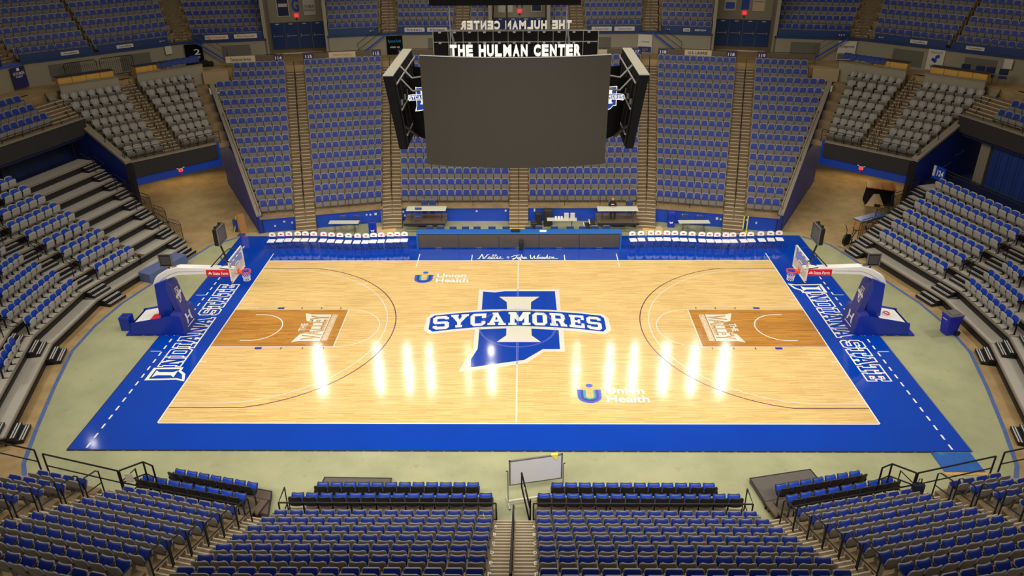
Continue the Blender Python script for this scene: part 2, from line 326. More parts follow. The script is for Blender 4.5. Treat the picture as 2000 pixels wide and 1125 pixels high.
# slab: border ring + playing area
mb = MB()
bx0, bx1, by0, by1 = -17.1, 17.1, -9.3, 11.2
for a in ((bx0, -LX, by0, by1), (LX, bx1, by0, by1), (-LX, LX, by0, -LY), (-LX, LX, LY, by1)): mb.box(a[0], a[1], a[2], a[3], FZ+.002, 0, 'court_blue')
sub(mb, 'border', label='glossy blue border')
mb = MB(); mb.box(-LX, LX, -LY, LY, FZ+.002, 0, 'maple'); sub(mb, 'playing_floor')
mb = MB(); mb.box(bx0-.02, bx1-1.4, by0-.04, by0, FZ+.002, -.003, 'black_metal')
x = bx0+.3
while x < bx1-1.5:
    mb.box(x, x+.10, by0-.05, by0-.035, FZ+.008, -.006, 'steel'); x += .61
mb.box(bx0-.04, bx0, by0, by1, FZ+.002, -.003, 'black_metal'); mb.box(bx1, bx1+.04, by0, by1, FZ+.002, -.003, 'steel')
sub(mb, 'edge_rail')
mb = MB(); mb.box(bx0, -8.3, by1, by1+.05, FZ+.002, -.002, 'red_paint'); mb.box(8.3, bx1, by1, by1+.05, FZ+.002, -.002, 'red_paint'); sub(mb, 'edge_trim', label='thin red edge strip along the far side')
for sx in (-1, 1):     # lanes
    mb = MB(); mb.box(min(sx*LX, sx*8.585), max(sx*LX, sx*8.585), -1.78, 1.78, .0, .001, 'stained_maple'); sub(mb, 'lane', label='dark stained lane floor')
z = .003
mb = MB(); t = .0508
mb.box(-LX-t, LX+t, LY, LY+t, 0, z, 'white_paint'); mb.box(-LX-t, LX+t, -LY-t, -LY, 0, z, 'white_paint')
for sx in (-1, 1):
    a, b = sorted((sx*LX, sx*(LX+t))); mb.box(a, b, -LY-t, LY+t+.95, 0, z, 'white_paint')
sub(mb, 'boundary_line', label='white boundary line')
mb = MB()
for y0, y1, m in ((-LY, -3.32, 'cream_paint'), (4.0, LY, 'cream_paint'), (-3.32, -1.42, 'purple_paint'), (.1, 1.6, 'purple_paint'), (3.2, 4.0, 'purple_paint')):
    if m == 'cream_paint': mb.box(-.035, .035, y0, y1, .0, .006, m)
    else:
        mb.box(-.045, -.02, y0, y1, .004, .0095, 'violet_paint'); mb.box(.02, .045, y0, y1, .004, .0095, 'violet_paint')
sub(mb, 'centre_line')
mb = MB()
for rr in (1.80, 1.86):
    P = [(rr*math.cos(a*PI/48), rr*math.sin(a*PI/48)) for a in range(96)]; mb.strip(P, .018, .0098, 'violet_paint', True)
sub(mb, 'centre_circle')
for sx in (-1, 1):
    hx = LX - 1.6
    def arc(r, x, a0, a1, n=40): return [(sx*(x - r*math.cos(math.radians(a0+(a1-a0)*i/n))), r*math.sin(math.radians(a0+(a1-a0)*i/n))) for i in range(n+1)]
    mb = MB()
    for s in (-1, 1): mb.strip([(sx*LX, s*1.805), (sx*8.56, s*1.805)], .0508, .004, 'cream_paint')
    mb.strip([(sx*8.56, -1.83), (sx*8.56, 1.83)], .0508, .0044, 'cream_paint'); sub(mb, 'lane_line')
    mb = MB(); mb.strip(arc(1.805, 8.535, -90, 90), .0508, .004, 'cream_paint'); sub(mb, 'free_throw_circle')
    mb = MB(); mb.strip([(sx*13.12, -1.245)] + arc(1.245, hx, -90, 90) + [(sx*13.12, 1.245)], .0508, .0045, 'white_paint'); sub(mb, 'restricted_arc')
    mb = MB(); r = 6.325; yy = 6.29; xa = math.degrees(math.asin(yy/r)); mb.strip([(sx*LX, -yy)] + arc(r, hx, -xa, xa, 70) + [(sx*LX, yy)], .0508, .004, 'cream_paint'); sub(mb, 'three_point_line', label='inner cream three point line')
    mb = MB(); r = 6.75; yy = 6.60; xa = math.degrees(math.asin(yy/r)); mb.strip([(sx*LX, -yy)] + arc(r, hx, -xa, xa, 70) + [(sx*LX, yy)], .0508, .0042, 'purple_paint'); sub(mb, 'three_point_line', label='outer dark purple three point line')
    mb = MB()
    for s in (-1, 1):
        for a, b, m in ((12.20, 11.88, 'court_navy'), (11.0, 10.95, 'purple_paint'), (10.0, 9.95, 'purple_paint'), (9.02, 8.97, 'purple_paint')):
            x0, x1 = sorted((sx*a, sx*b)); y0, y1 = sorted((s*1.85, s*2.03)); mb.box(x0, x1, y0, y1, 0, .0042, m)
        for yy in (2.82, 3.09): 
            if (yy == 2.82) == (s > 0): x0, x1 = sorted((sx*14.33, sx*14.02)); mb.box(x0, x1, s*yy-.02, s*yy+.02, 0, .005, 'white_paint')
    x0, x1 = sorted((sx*16.45, sx*16.95))
    mb.box(x0, x1, -2.23, -2.19, 0, .004, 'white_paint'); mb.box(x0, x1, 3.36, 3.4, 0, .004, 'white_paint')
    sub(mb, 'lane_mark')
    mb = MB(); y = -9.2
    while y < 9.6:
        x = sx*16.42; mb.box(x-.035, x+.035, y, min(y+.30, 9.7), 0, .004, 'white_paint'); y += .60
    sub(mb, 'dashed_line')
mb = MB()
for x in (-5.75, 5.69): mb.box(x-.025, x+.025, 6.82, 8.55, 0, .0045, 'white_paint')
for x in (-2.68, 2.66): mb.box(x-.025, x+.025, LY, 8.42, 0, .0045, 'white_paint')
sub(mb, 'coach_box_line')
# centre logo
logo_parts = dict(
 state_cream=[(-2.07,4.03),(-1.3,3.92),(-0.71,4.02),(2.18,4.02),(2.17,1.66),(2.22,-0.19),(2.2,-2.25),(1.23,-2.25),(0.46,-3.19),(-1.03,-3.63),(-2.06,-3.77),(-2.56,-3.93),(-2.33,-2.91),(-2.05,-2.07),(-2.06,-0.19),(-2.04,1.77)],
 state_blue=[(-1.84,3.77),(-1.22,3.67),(-0.71,3.8),(1.95,3.8),(1.97,1.66),(1.98,-0.19),(1.97,-2.01),(1.18,-2.02),(0.33,-2.94),(-2.06,-3.57),(-2.09,-2.91),(-1.83,-1.98),(-1.84,-0.19),(-1.82,1.82)],
 banner_cream=[(-4.51,0.91),(-4.34,1.31),(-2.97,1.61),(-1.5,1.79),(-0.03,1.84),(1.59,1.75),(2.91,1.58),(4.25,1.31),(4.49,0.86),(4.5,-0.3),(4.18,-0.69),(2.79,-0.40),(1.49,-0.22),(-0.01,-0.07),(-2.08,-0.23),(-3.28,-0.45),(-4.19,-0.68),(-4.53,-0.29)],
 banner_blue=[(-4.32,0.88),(-4.15,1.16),(-2.71,1.46),(-1.3,1.63),(-0.03,1.68),(1.49,1.60),(2.9,1.42),(4.11,1.15),(4.27,0.9),(4.28,-0.15),(4.11,-0.42),(2.81,-0.14),(1.4,0.04),(-0.02,0.14),(-1.81,0.02),(-3.07,-0.19),(-4.08,-0.43),(-4.3,-0.19)],
 I_top=[(-0.97,3.17),(1.12,3.17),(0.68,2.58),(0.66,1.66),(-0.53,1.66),(-0.57,2.58)],
 I_bot=[(-0.54,0.09),(0.67,0.09),(0.68,-0.79),(1.11,-1.39),(-0.97,-1.39),(-0.53,-0.77)])
logo_word = [('S',[(-4.1,-0.24),(-3.32,-0.17),(-3.42,1.14),(-4.19,1.04)]),('Y',[(-3.11,-0.04),(-2.61,0.01),(-2.42,1.31),(-3.32,1.21)]),('C',[(-2.28,0.07),(-1.59,0.17),(-1.56,1.39),(-2.36,1.31)]),('A',[(-1.48,0.21),(-0.56,0.21),(-0.76,1.48),(-1.39,1.46)]),('M',[(-0.45,0.21),(0.63,0.21),(0.64,1.51),(-0.46,1.51)]),('O',[(0.73,0.19),(1.46,0.17),(1.45,1.44),(0.73,1.48)]),('R',[(1.59,0.17),(2.42,0.04),(2.31,1.34),(1.59,1.44)]),('E',[(2.53,0.02),(3.26,-0.1),(3.26,1.14),(2.54,1.26)]),('S',[(3.38,-0.14),(4.09,-0.3),(4.08,0.98),(3.39,1.09)])]
def ycorr(q): q[1] = [q[1][0]] if False else q[1]; return q
def team_logo(mb, z0, dz, T=None, cream='cream_paint', blue='court_blue', white='white_paint'):
    L = [('state_cream', cream, 0), ('state_blue', blue, 1), ('banner_cream', cream, 2), ('banner_blue', blue, 3), ('I_top', cream, 4), ('I_bot', cream, 4)]
    for k, m, i in L: mb.add([(x, y, z0+dz*i) for x, y in logo_parts[k]], [tuple(range(len(logo_parts[k])))], m, T)
    tmp = MB()
    for ch, q in logo_word: glyph(tmp, ch, q, white, z0+dz*5)
    for f in tmp.f: mb.add([tmp.v[i] for i in f], [tuple(range(len(f)))], white, T)
mb = MB(); team_logo(mb, .0052, .0006); sub(mb, 'centre_logo', label='blue state shape with white SYCAMORES lettering')
# INDIANA STATE lettering on both ends (right end is the left one turned half round)
def end_word(mb, R):
    def q(y0, y1): return [R(-15.07, y0), R(-15.07, y1), R(-16.05, y1), R(-16.05, y0)]
    spans = []; y = -3.52
    for ch, wd in zip('NDIANA', (.80, .76, .50, .80, .82, .80)): spans.append((ch, y+.03, y+wd-.03)); y += wd
    y = 1.22
    for ch, wd in zip('STATE', (.70, .66, .74, .66, .64)): spans.append((ch, y+.03, y+wd-.03)); y += wd
    for ch, a, b in spans: glyph(mb, ch, q(a, b), 'white_paint', .004, .055)
    for ch, a, b in spans: glyph(mb, ch, q(a, b), 'court_blue', .0056, -.012)
    o = [(-16.2,-4.62),(-16.2,-3.62),(-14.88,-3.58),(-14.88,-3.85),(-14.6,-4.1),(-14.42,-4.7),(-14.83,-4.57)]
    i = [(-16.05,-4.5),(-16.05,-3.74),(-15.0,-3.72),(-15.0,-3.9),(-14.72,-4.17),(-14.58,-4.54),(-14.83,-4.45)]
    g = [(-15.98,-4.38),(-15.98,-3.84),(-15.8,-3.98),(-15.2,-3.98),(-15.02,-3.84),(-15.02,-4.38),(-15.2,-4.22),(-15.8,-4.22)]
    for P, m, z in ((o, 'white_paint', .0072), (i, 'court_blue', .0078), (g, 'white_paint', .0084)):
        mb.add([(*R(x, y)[:2], z) for x, y in P], [tuple(range(len(P)))], m)
mb = MB(); end_word(mb, lambda x, y: (x, y, 0)); sub(mb, 'baseline_lettering', label='white outlined INDIANA STATE lettering at the left end')
mb = MB(); end_word(mb, lambda x, y: (-x, -y, 0)); sub(mb, 'baseline_lettering', label='white outlined INDIANA STATE lettering at the right end')
# sponsor marks
def union(mb, ox, oy, k=1.0):
    def ringseg(cx, cy, r0, r1, leg, m, z, sh=0):
        P = [(cx-r1+sh, cy+leg)] + [(cx-r1*math.cos(a*PI/16), cy-r1*.95*math.sin(a*PI/16)) for a in range(17)] + [(cx+r1+sh, cy+leg), (cx+r0+sh*.6, cy+leg)] + [(cx+r0*math.cos(a*PI/16), cy-r0*.8*math.sin(a*PI/16)) for a in range(17)] + [(cx-r0+sh*.6, cy+leg)]
        mb.add([(ox+k*x, oy+k*y, z) for x, y in P], [tuple(range(len(P)))], m)
    ringseg(0, .42, .16, .40, .48, 'teal_paint', .004); ringseg(-.02, .42, .25, .50, .5, 'light_blue_paint', .0046); ringseg(.0, .42, .27, .38, .47, 'court_navy', .0052)
    mb.add([(ox+k*(.02+.15*math.cos(a*PI/10)), oy+k*(1.22+.14*math.sin(a*PI/10)), .005) for a in range(20)], [tuple(range(20))], 'light_blue_paint')
    text_on(mb, 'Union', [(ox+.68*k, oy+.62*k), (ox+2.3*k, oy+.62*k), (ox+2.3*k, oy+1.08*k), (ox+.68*k, oy+1.08*k)], 'white_paint', .02, .005)
    text_on(mb, 'Health', [(ox+.68*k, oy+.0*k), (ox+2.45*k, oy+.0*k), (ox+2.45*k, oy+.5*k), (ox+.68*k, oy+.5*k)], 'white_paint', .02, .005)
mb = MB(); union(mb, -5.15, 4.85); sub(mb, 'sponsor_mark', label='blue U mark with white words near the far sideline')
mb = MB(); union(mb, 3.07, -6.2); sub(mb, 'sponsor_mark', label='blue U mark with white words near the near sideline')
# lane sign
for sx in (-1, 1):
    R = (lambda x, y: (x, y, 0)) if sx < 0 else (lambda x, y: (-x, -y, 0)); mb = MB()
    def P2(pts, m, z): mb.add([(*R(x, y)[:2], z) for x, y in pts], [tuple(range(len(pts)))], m)
    P2([(-10.66,1.42),(-10.3,1.28),(-9.32,1.28),(-9.32,-1.28),(-10.3,-1.28),(-10.66,-1.42),(-10.42,-.62),(-10.02,-.55),(-10.02,.55),(-10.42,.62)], 'cream_paint', .0022)
    q = [R(-9.36, -1.22), R(-9.36, 1.22), R(-10.3, 1.22), R(-10.3, -1.22)]
    text_on(mb, 'VALLEY', q, 'brown_band', .035, .0028); text_on(mb, 'VALLEY', q, 'tan_line', .0, .0034)
    P2([(-9.26,-1.26),(-9.26,1.26),(-9.0,1.26),(-9.0,-1.26)], 'cream_paint', .0022); P2([(-9.24,-1.23),(-9.24,1.23),(-9.02,1.23),(-9.02,-1.23)], 'tan_line', .0028)
    text_on(mb, 'MISSOURI VALLEY CONFERENCE', [R(-9.06, -1.18), R(-9.06, 1.18), R(-9.2, 1.18), R(-9.2, -1.18)], 'cream_paint', .01, .0034)
    text_on(mb, 'THE', [R(-10.28, -.40), R(-10.28, .40), R(-10.6, .36), R(-10.6, -.36)], 'cream_paint', .03, .003)
    sub(mb, 'lane_mark_sign', label='cream THE VALLEY wordmark')
# handwriting on the far border
def script(mb, strokes, x0, y0, sx_, sy_, wd, m, z):
    for st in strokes: mb.strip([(x0+sx_*p[0], y0+sy_*p[1]) for p in st], wd, z, m)
def loop(x, r=.22, h=.45): return [(x, .05), (x+.1, .2), (x+.25, h), (x+.35, h), (x+.3, .12), (x+.15, 0), (x+.35, .0), (x+.5, .1)]
ST = [[(0, .1), (.2, .0), (.6, 1.05), (.7, .95), (.85, .1), (1.0, .1), (1.45, 1.0), (1.7, 1.05)]]
x = 1.7
def e(x): return [(x-.1, .1), (x+.15, .25), (x+.3, .45), (x+.2, .5), (x+.08, .3), (x+.1, .05), (x+.3, 0), (x+.5, .15)]
def l(x): return [(x-.1, .12), (x+.25, .5), (x+.45, .95), (x+.35, 1.0), (x+.15, .3), (x+.15, .02), (x+.4, .05)]
def o_(x): return [(x+.25, .42), (x+.05, .3), (x, .1), (x+.15, 0), (x+.32, .15), (x+.3, .38), (x+.5, .35)]
def n_(x): return [(x, .0), (x+.12, .38), (x+.2, .1), (x+.38, .4), (x+.42, .05), (x+.6, .05)]
ST += [e(1.55), l(1.95), l(2.35), [(2.75, .1), (2.95, .42), (2.95, .05), (3.15, .1)], [(3.0, .6), (3.06, .64)], e(3.2), [(3.5, .1), (3.9, .1)]]
ST += [[(4.45, .25), (4.75, .3), (4.55, .5), (4.6, .1)], [(4.35, .3), (4.85, .3)]]
ST += [[(5.0, .45), (5.6, .8), (6.4, .95)], [(5.95, .85), (5.7, .2), (5.35, -.15), (5.2, .0), (5.6, .2)], o_(5.95), [(6.35, .0), (6.6, 1.0), (6.62, .3), (6.75, .4), (6.8, .05)], n_(6.85), [(6.1, -.2), (6.5, -.05), (6.4, -.3)]]
ST += [[(7.9, .95), (7.95, .1), (8.2, .05), (8.5, .7), (8.55, .05), (8.85, .1), (9.15, .9), (9.4, .95)], o_(8.95), o_(9.45), [(10.2, .35), (9.95, .3), (9.95, .02), (10.2, .1), (10.5, .95), (10.4, .1), (10.6, .05)], e(10.6), n_(11.0), [(11.5, .05), (12.0, .12)]]
mb = MB(); script(mb, ST, -2.35, 7.86, .385, .58, .062, 'white_paint', .0048); sub(mb, 'handwritten_lettering', label='white handwritten lettering on the far border')
# extra panels
for i, (x, lab) in enumerate(((-8.3, 'small maple panel at the foot of the stairs left of the scorers table'), (0.0, 'small maple panel at the foot of the middle stairs behind the scorers table'), (8.35, 'small maple panel at the foot of the stairs right of the scorers table'))):
    mb = MB(); mb.box(x-.62, x+.62, 11.27, 13.0 if i == 1 else 12.75, FZ+.002, -.005, 'maple'); tag(mb.build('floor_panel'), lab, 'floor panel', 'maple panels at the stairs')
mb = MB(); mb.box(15.55, 17.0, -10.45, -9.36, FZ+.002, -.005, 'worn_blue'); mb.box(15.5, 17.05, -10.6, -10.45, FZ+.002, -.015, 'wood_light')
tag(mb.build('floor_panel'), 'worn blue painted floor panel jutting from the near right court corner', 'floor panel')
# ------------------------------------------------------------------ stands
NEW = dict(f0=1.05, r=.45, T=.80)
def fl(k): return 1.05 + .45*k
TAN = math.tan(math.radians(6.75)); A13 = math.radians(13.5)
class Stand:
    def __init__(s, sy, B0): s.sy = sy; s.B0 = B0
    def xc(s, d): return 8.15 + TAN*(d - s.B0)
    def D13(s, d): return d*math.cos(A13) + s.xc(d)*math.sin(A13)
    def s13(s, d): return s.xc(d)*math.cos(A13) - d*math.sin(A13)
SEATS = []       # dicts: loc, rz, pitch, kind, and where they are
def seat_row(F, rz, s0, s1, d, z, n, kind, info):
    d -= .09
    p = (s1-s0)/n
    for i in range(n):
        x, y, zz = F((s0+p*(i+.5), d, z)); SEATS.append(dict(loc=(x, y, zz), rz=rz, p=p, kind=kind, i=i, n=n, **info))
def stand(sy, B0, K, name):
    st = Stand(sy, B0); S1 = st.s13(B0)+4.85; S2 = S1+1.25
    ter = MB(); stp = MB()
    for k in range(K):
        z = fl(k); d1 = B0+.8*k+.10; d0 = d1-.8; zb = z-1.0 if k else FZ+.9
        sm = 'stand_concrete'
        for sx in (-1, 1):
            F0 = frame_s(sx, sy, 0); F1 = frame_s(sx, sy, 13.5)
            xm = st.xc((d0+d1)/2)
            ter.box(.6, xm-.6, d0, d1, zb, z, sm, F0)
            D0, D1, sc = st.D13(d0), st.D13(d1), st.s13((d0+d1)/2)
            ter.box(sc+.6, S1, D0, D1, zb, z, sm, F1)
            e2 = S2+2.1+.22*k + (0 if k < 13 else -1.35)
            if k < 13 or sy < 0: ter.box(S2, e2, D0, D1, zb, z, sm, F1)
            else: ter.box(S2, S2+3.75, D0, D1, zb, z, sm, F1)
            # stairs: three treads a row (aisle beside the centre, at the corner and between the blocks)
            for j in range(3):
                zz = z-.45+.15*(j+1); q0 = d0-.28+.8*j/3; q1 = q0+.8/3
                E0, E1 = st.D13(q0), st.D13(q1)
                stp.box(0, .6, q0, d1, zz-.3, zz, 'step_tan', F0); stp.box(.03, .6, q0-.012, q0+.035, zz-.035, zz+.006, 'step_nosing', F0)
                sc0, sc1 = st.s13(q0), st.s13(d1)
                stp.box(S1, S2, E0, D1, zz-.3, zz, 'step_tan', F1)
                for a, b in ((S1+.03, (S1+S2)/2-.04), ((S1+S2)/2+.04, S2-.03)): stp.box(a, b, E0-.012, E0+.035, zz-.035, zz+.006, 'step_nosing', F1)
                h = [F0((st.xc(q0)-.62, q0, 0)), F0((st.xc(q0), q0, 0)), F1((sc0+.62, st.D13(q0), 0)), F1((sc1+.62, D1, 0)), F0((st.xc(d1), d1, 0)), F0((st.xc(d1)-.62, d1, 0))]
                stp.prism([(p[0], p[1]) for p in h], zz-.3, zz, 'step_tan')
                a = [F0((st.xc(q0)-.58, q0-.012, 0)), F0((st.xc(q0)-.03, q0-.012, 0)), F0((st.xc(q0)-.03, q0+.035, 0)), F0((st.xc(q0)-.58, q0+.035, 0))]
                stp.prism([(p[0], p[1]) for p in a], zz-.035, zz+.006, 'step_nosing')
                E = st.D13(q0); a = [F1((sc0+.03, E-.012, 0)), F1((sc0+.58, E-.012, 0)), F1((sc0+.58, E+.035, 0)), F1((sc0+.03, E+.035, 0))]
                stp.prism([(p[0], p[1]) for p in a], zz-.035, zz+.006, 'step_nosing')
            # seats
            side = ('left' if sx < 0 else 'right')
            d = B0+.8*k; D = st.D13(d); sc = st.s13(d)
            n = 14 + (k+1)//6; nb = dict(stand=name, row=k, side=side)
            seat_row(F0, face_in(sx, sy, 0), .64, st.xc(d)-.62, d, z, n, 'stadium', dict(block='centre', **nb))
            n = max(8, round((S1-.05-sc-.62)/.475)); seat_row(F1, face_in(sx, sy, 13.5), sc+.62, S1-.05, D, z, n, 'stadium', dict(block='angled', **nb))
            wv = 2.1+.22*k
            if k >= 13 and sy > 0: wv = 3.6
            n = max(4, round(wv/.52)); seat_row(F1, face_in(sx, sy, 13.5), S2+.03, S2+wv-.05, D, z, n, 'stadium', dict(block='outer', **nb))
    if sy < 0:
        mb = MB()
        for k in range(K):
            for x in (-.64, .56):
                y = -(B0+.8*k-.42); z = fl(k)+.012; text_on(mb, 'ABCDEFGH'[k], [(x, y-.06, z), (x+.09, y-.06, z), (x+.09, y+.06, z), (x, y+.06, z)], 'text_white', .02, z)
        mb.build('trim_row_letters')['kind'] = 'structure'
    # bottom flight from the floor to row one
    for sx in (-1, 1):
        F0 = frame_s(sx, sy, 0); F1 = frame_s(sx, sy, 13.5)
        for j in range(4):
            zz = .15*(j+1)-.0; q0 = B0-1.87+.267*j if sy > 0 else B0-1.5+.2*j; d1 = B0-.7
            stp.box(0, .6, q0, d1, FZ, zz, 'step_tan', F0); stp.box(.03, .6, q0-.012, q0+.04, zz-.035, zz+.006, 'step_nosing', F0)
            E0, D1 = st.D13(q0), st.D13(d1)
            stp.box(S1, S2, E0, D1, FZ, zz, 'step_tan', F1); stp.box(S1+.03, S2-.03, E0-.012, E0+.04, zz-.035, zz+.006, 'step_nosing', F1)
            h = [F0((st.xc(q0)-.62, q0, 0)), F0((st.xc(q0), q0, 0)), F1((st.s13(q0)+.62, E0, 0)), F1((st.s13(d1)+.62, D1, 0)), F0((st.xc(d1), d1, 0)), F0((st.xc(d1)-.62, d1, 0))]
            stp.prism([(p[0], p[1]) for p in h], FZ, zz, 'step_tan')
            h = [F0((st.xc(q0)-.58, q0-.012, 0)), F0((st.xc(q0), q0-.012, 0)), F1((st.s13(q0)+.58, E0-.012, 0)), F1((st.s13(q0)+.58, E0+.035, 0)), F0((st.xc(q0), q0+.035, 0)), F0((st.xc(q0)-.58, q0+.035, 0))]
            stp.prism([(p[0], p[1]) for p in h], zz-.035, zz+.006, 'step_nosing')
    struct(ter.build('floor_terrace_'+name)); struct(stp.build('floor_steps_'+name))
    return st, S1, S2
FAR, FS1, FS2 = stand(1, 14.33, 15, 'far')
NEAR, NS1, NS2 = stand(-1, 14.75, 8, 'near')
# ------------------------------------------------------------------ walls under the far stand, corner stands, tunnels
def rail(name, path_top, post_idx, h, r=.022, m='black_metal', mid=(.5,), label=None, cat='railing', group=None, low=None):
    """free-standing rail along path_top (top points); posts go down by h"""
    mb = MB(); mb.tube(path_top, r, m)
    o = tag(mb.build(name), label, cat, group)
    for f in mid:
        b = MB(); b.tube([(p[0], p[1], p[2]-h*f) for p in path_top], r*.8, m); b.build('mid_rail', o)
    for i in post_idx:
        p = path_top[i]; b = MB(); b.tube([(p[0], p[1], p[2]-h), p], r, m); b.build('post', o)
    return o
for sy, st, S1, S2, nm, B0 in ((1, FAR, FS1, FS2, 'far', 14.33), (-1, NEAR, NS1, NS2, 'near', 14.75)):
    dw = B0-.62
    for sx, sd in ((-1, 'left'), (1, 'right')):
        F0 = frame_s(sx, sy, 0); F1 = frame_s(sx, sy, 13.5)
        mb = MB(); mb.box(.6, st.xc(dw)-.6, dw, dw+.2, FZ, .9, 'wall_blue', F0); struct(mb.build('wall_%s_centre_%s' % (nm, sd)))
        mb = MB(); D = st.D13(dw); mb.box(st.s13(dw)+.6, S1, D, D+.2, FZ, .9, 'wall_blue', F1); mb.box(S2, S2+1.95, D, D+.2, FZ, .9, 'wall_blue', F1)
        mb.box(S2+1.95, S2+2.3, D-.05, D+.25, FZ, 1.12, 'bleacher_black', F1); struct(mb.build('wall_%s_angled_%s' % (nm, sd)))
# slanted tunnel walls beside the outer blocks
def slant_wall(name, sx, sy, B0, st, S2, K):
    F1 = frame_s(sx, sy, 13.5); mb = MB()
    a = (S2+2.12, st.D13(B0-.7)); b = (S2+2.12+.22*K, st.D13(B0-.7)+.8*K)
    W = [Vector(F1((s, d, 0))) for s, d in (a, b)]; dr = (W[1]-W[0]).normalized(); nn = Vector((-dr.y, dr.x, 0))*.12
    zt = [1.1, 1.1+.45*K]
    P = [W[0]-nn, W[0]+nn, W[1]+nn, W[1]-nn]
    mb.add([(p.x, p.y, FZ) for p in P] + [(P[0].x, P[0].y, zt[0]), (P[1].x, P[1].y, zt[0]), (P[2].x, P[2].y, zt[1]), (P[3].x, P[3].y, zt[1])],
           [(3,2,1,0), (0,1,5,4), (1,2,6,5), (2,3,7,6), (3,0,4,7)], 'deep_blue')
    nn = nn*1.35; P = [W[0]-nn, W[0]+nn, W[1]+nn, W[1]-nn]; Z = [zt[0], zt[0], zt[1], zt[1]]
    mb.add([(p.x, p.y, z) for p, z in zip(P, Z)] + [(p.x, p.y, z+.14) for p, z in zip(P, Z)], [(3,2,1,0), (4,5,6,7), (0,1,5,4), (1,2,6,5), (2,3,7,6), (3,0,4,7)], 'cap_grey')
    struct(mb.build(name))
    return W, zt
for sx, sd in ((-1, 'left'), (1, 'right')):
    W, zt = slant_wall('wall_tunnel_'+sd, sx, 1, 14.33, FAR, FS2, 13)
    # concrete kerb along the tunnel wall
    dr = (W[1]-W[0]).normalized()
    rail('slope_rail', [tuple(W[0]+dr*.3+Vector((0, 0, zt[0]+.5+.15))), tuple(W[0]+dr*4+Vector((0, 0, zt[0]+4*.5+.65))), tuple(W[0]+dr*8+Vector((0, 0, zt[0]+8*.5+.65)))], (0, 1, 2), .52, .016, mid=(),
         label='thin black rail along the sloping wall above the %s tunnel entrance' % sd, group='rails on the sloping tunnel walls')
    slant_wall('wall_near_'+sd, sx, -1, 14.75, NEAR, NS2, 7)
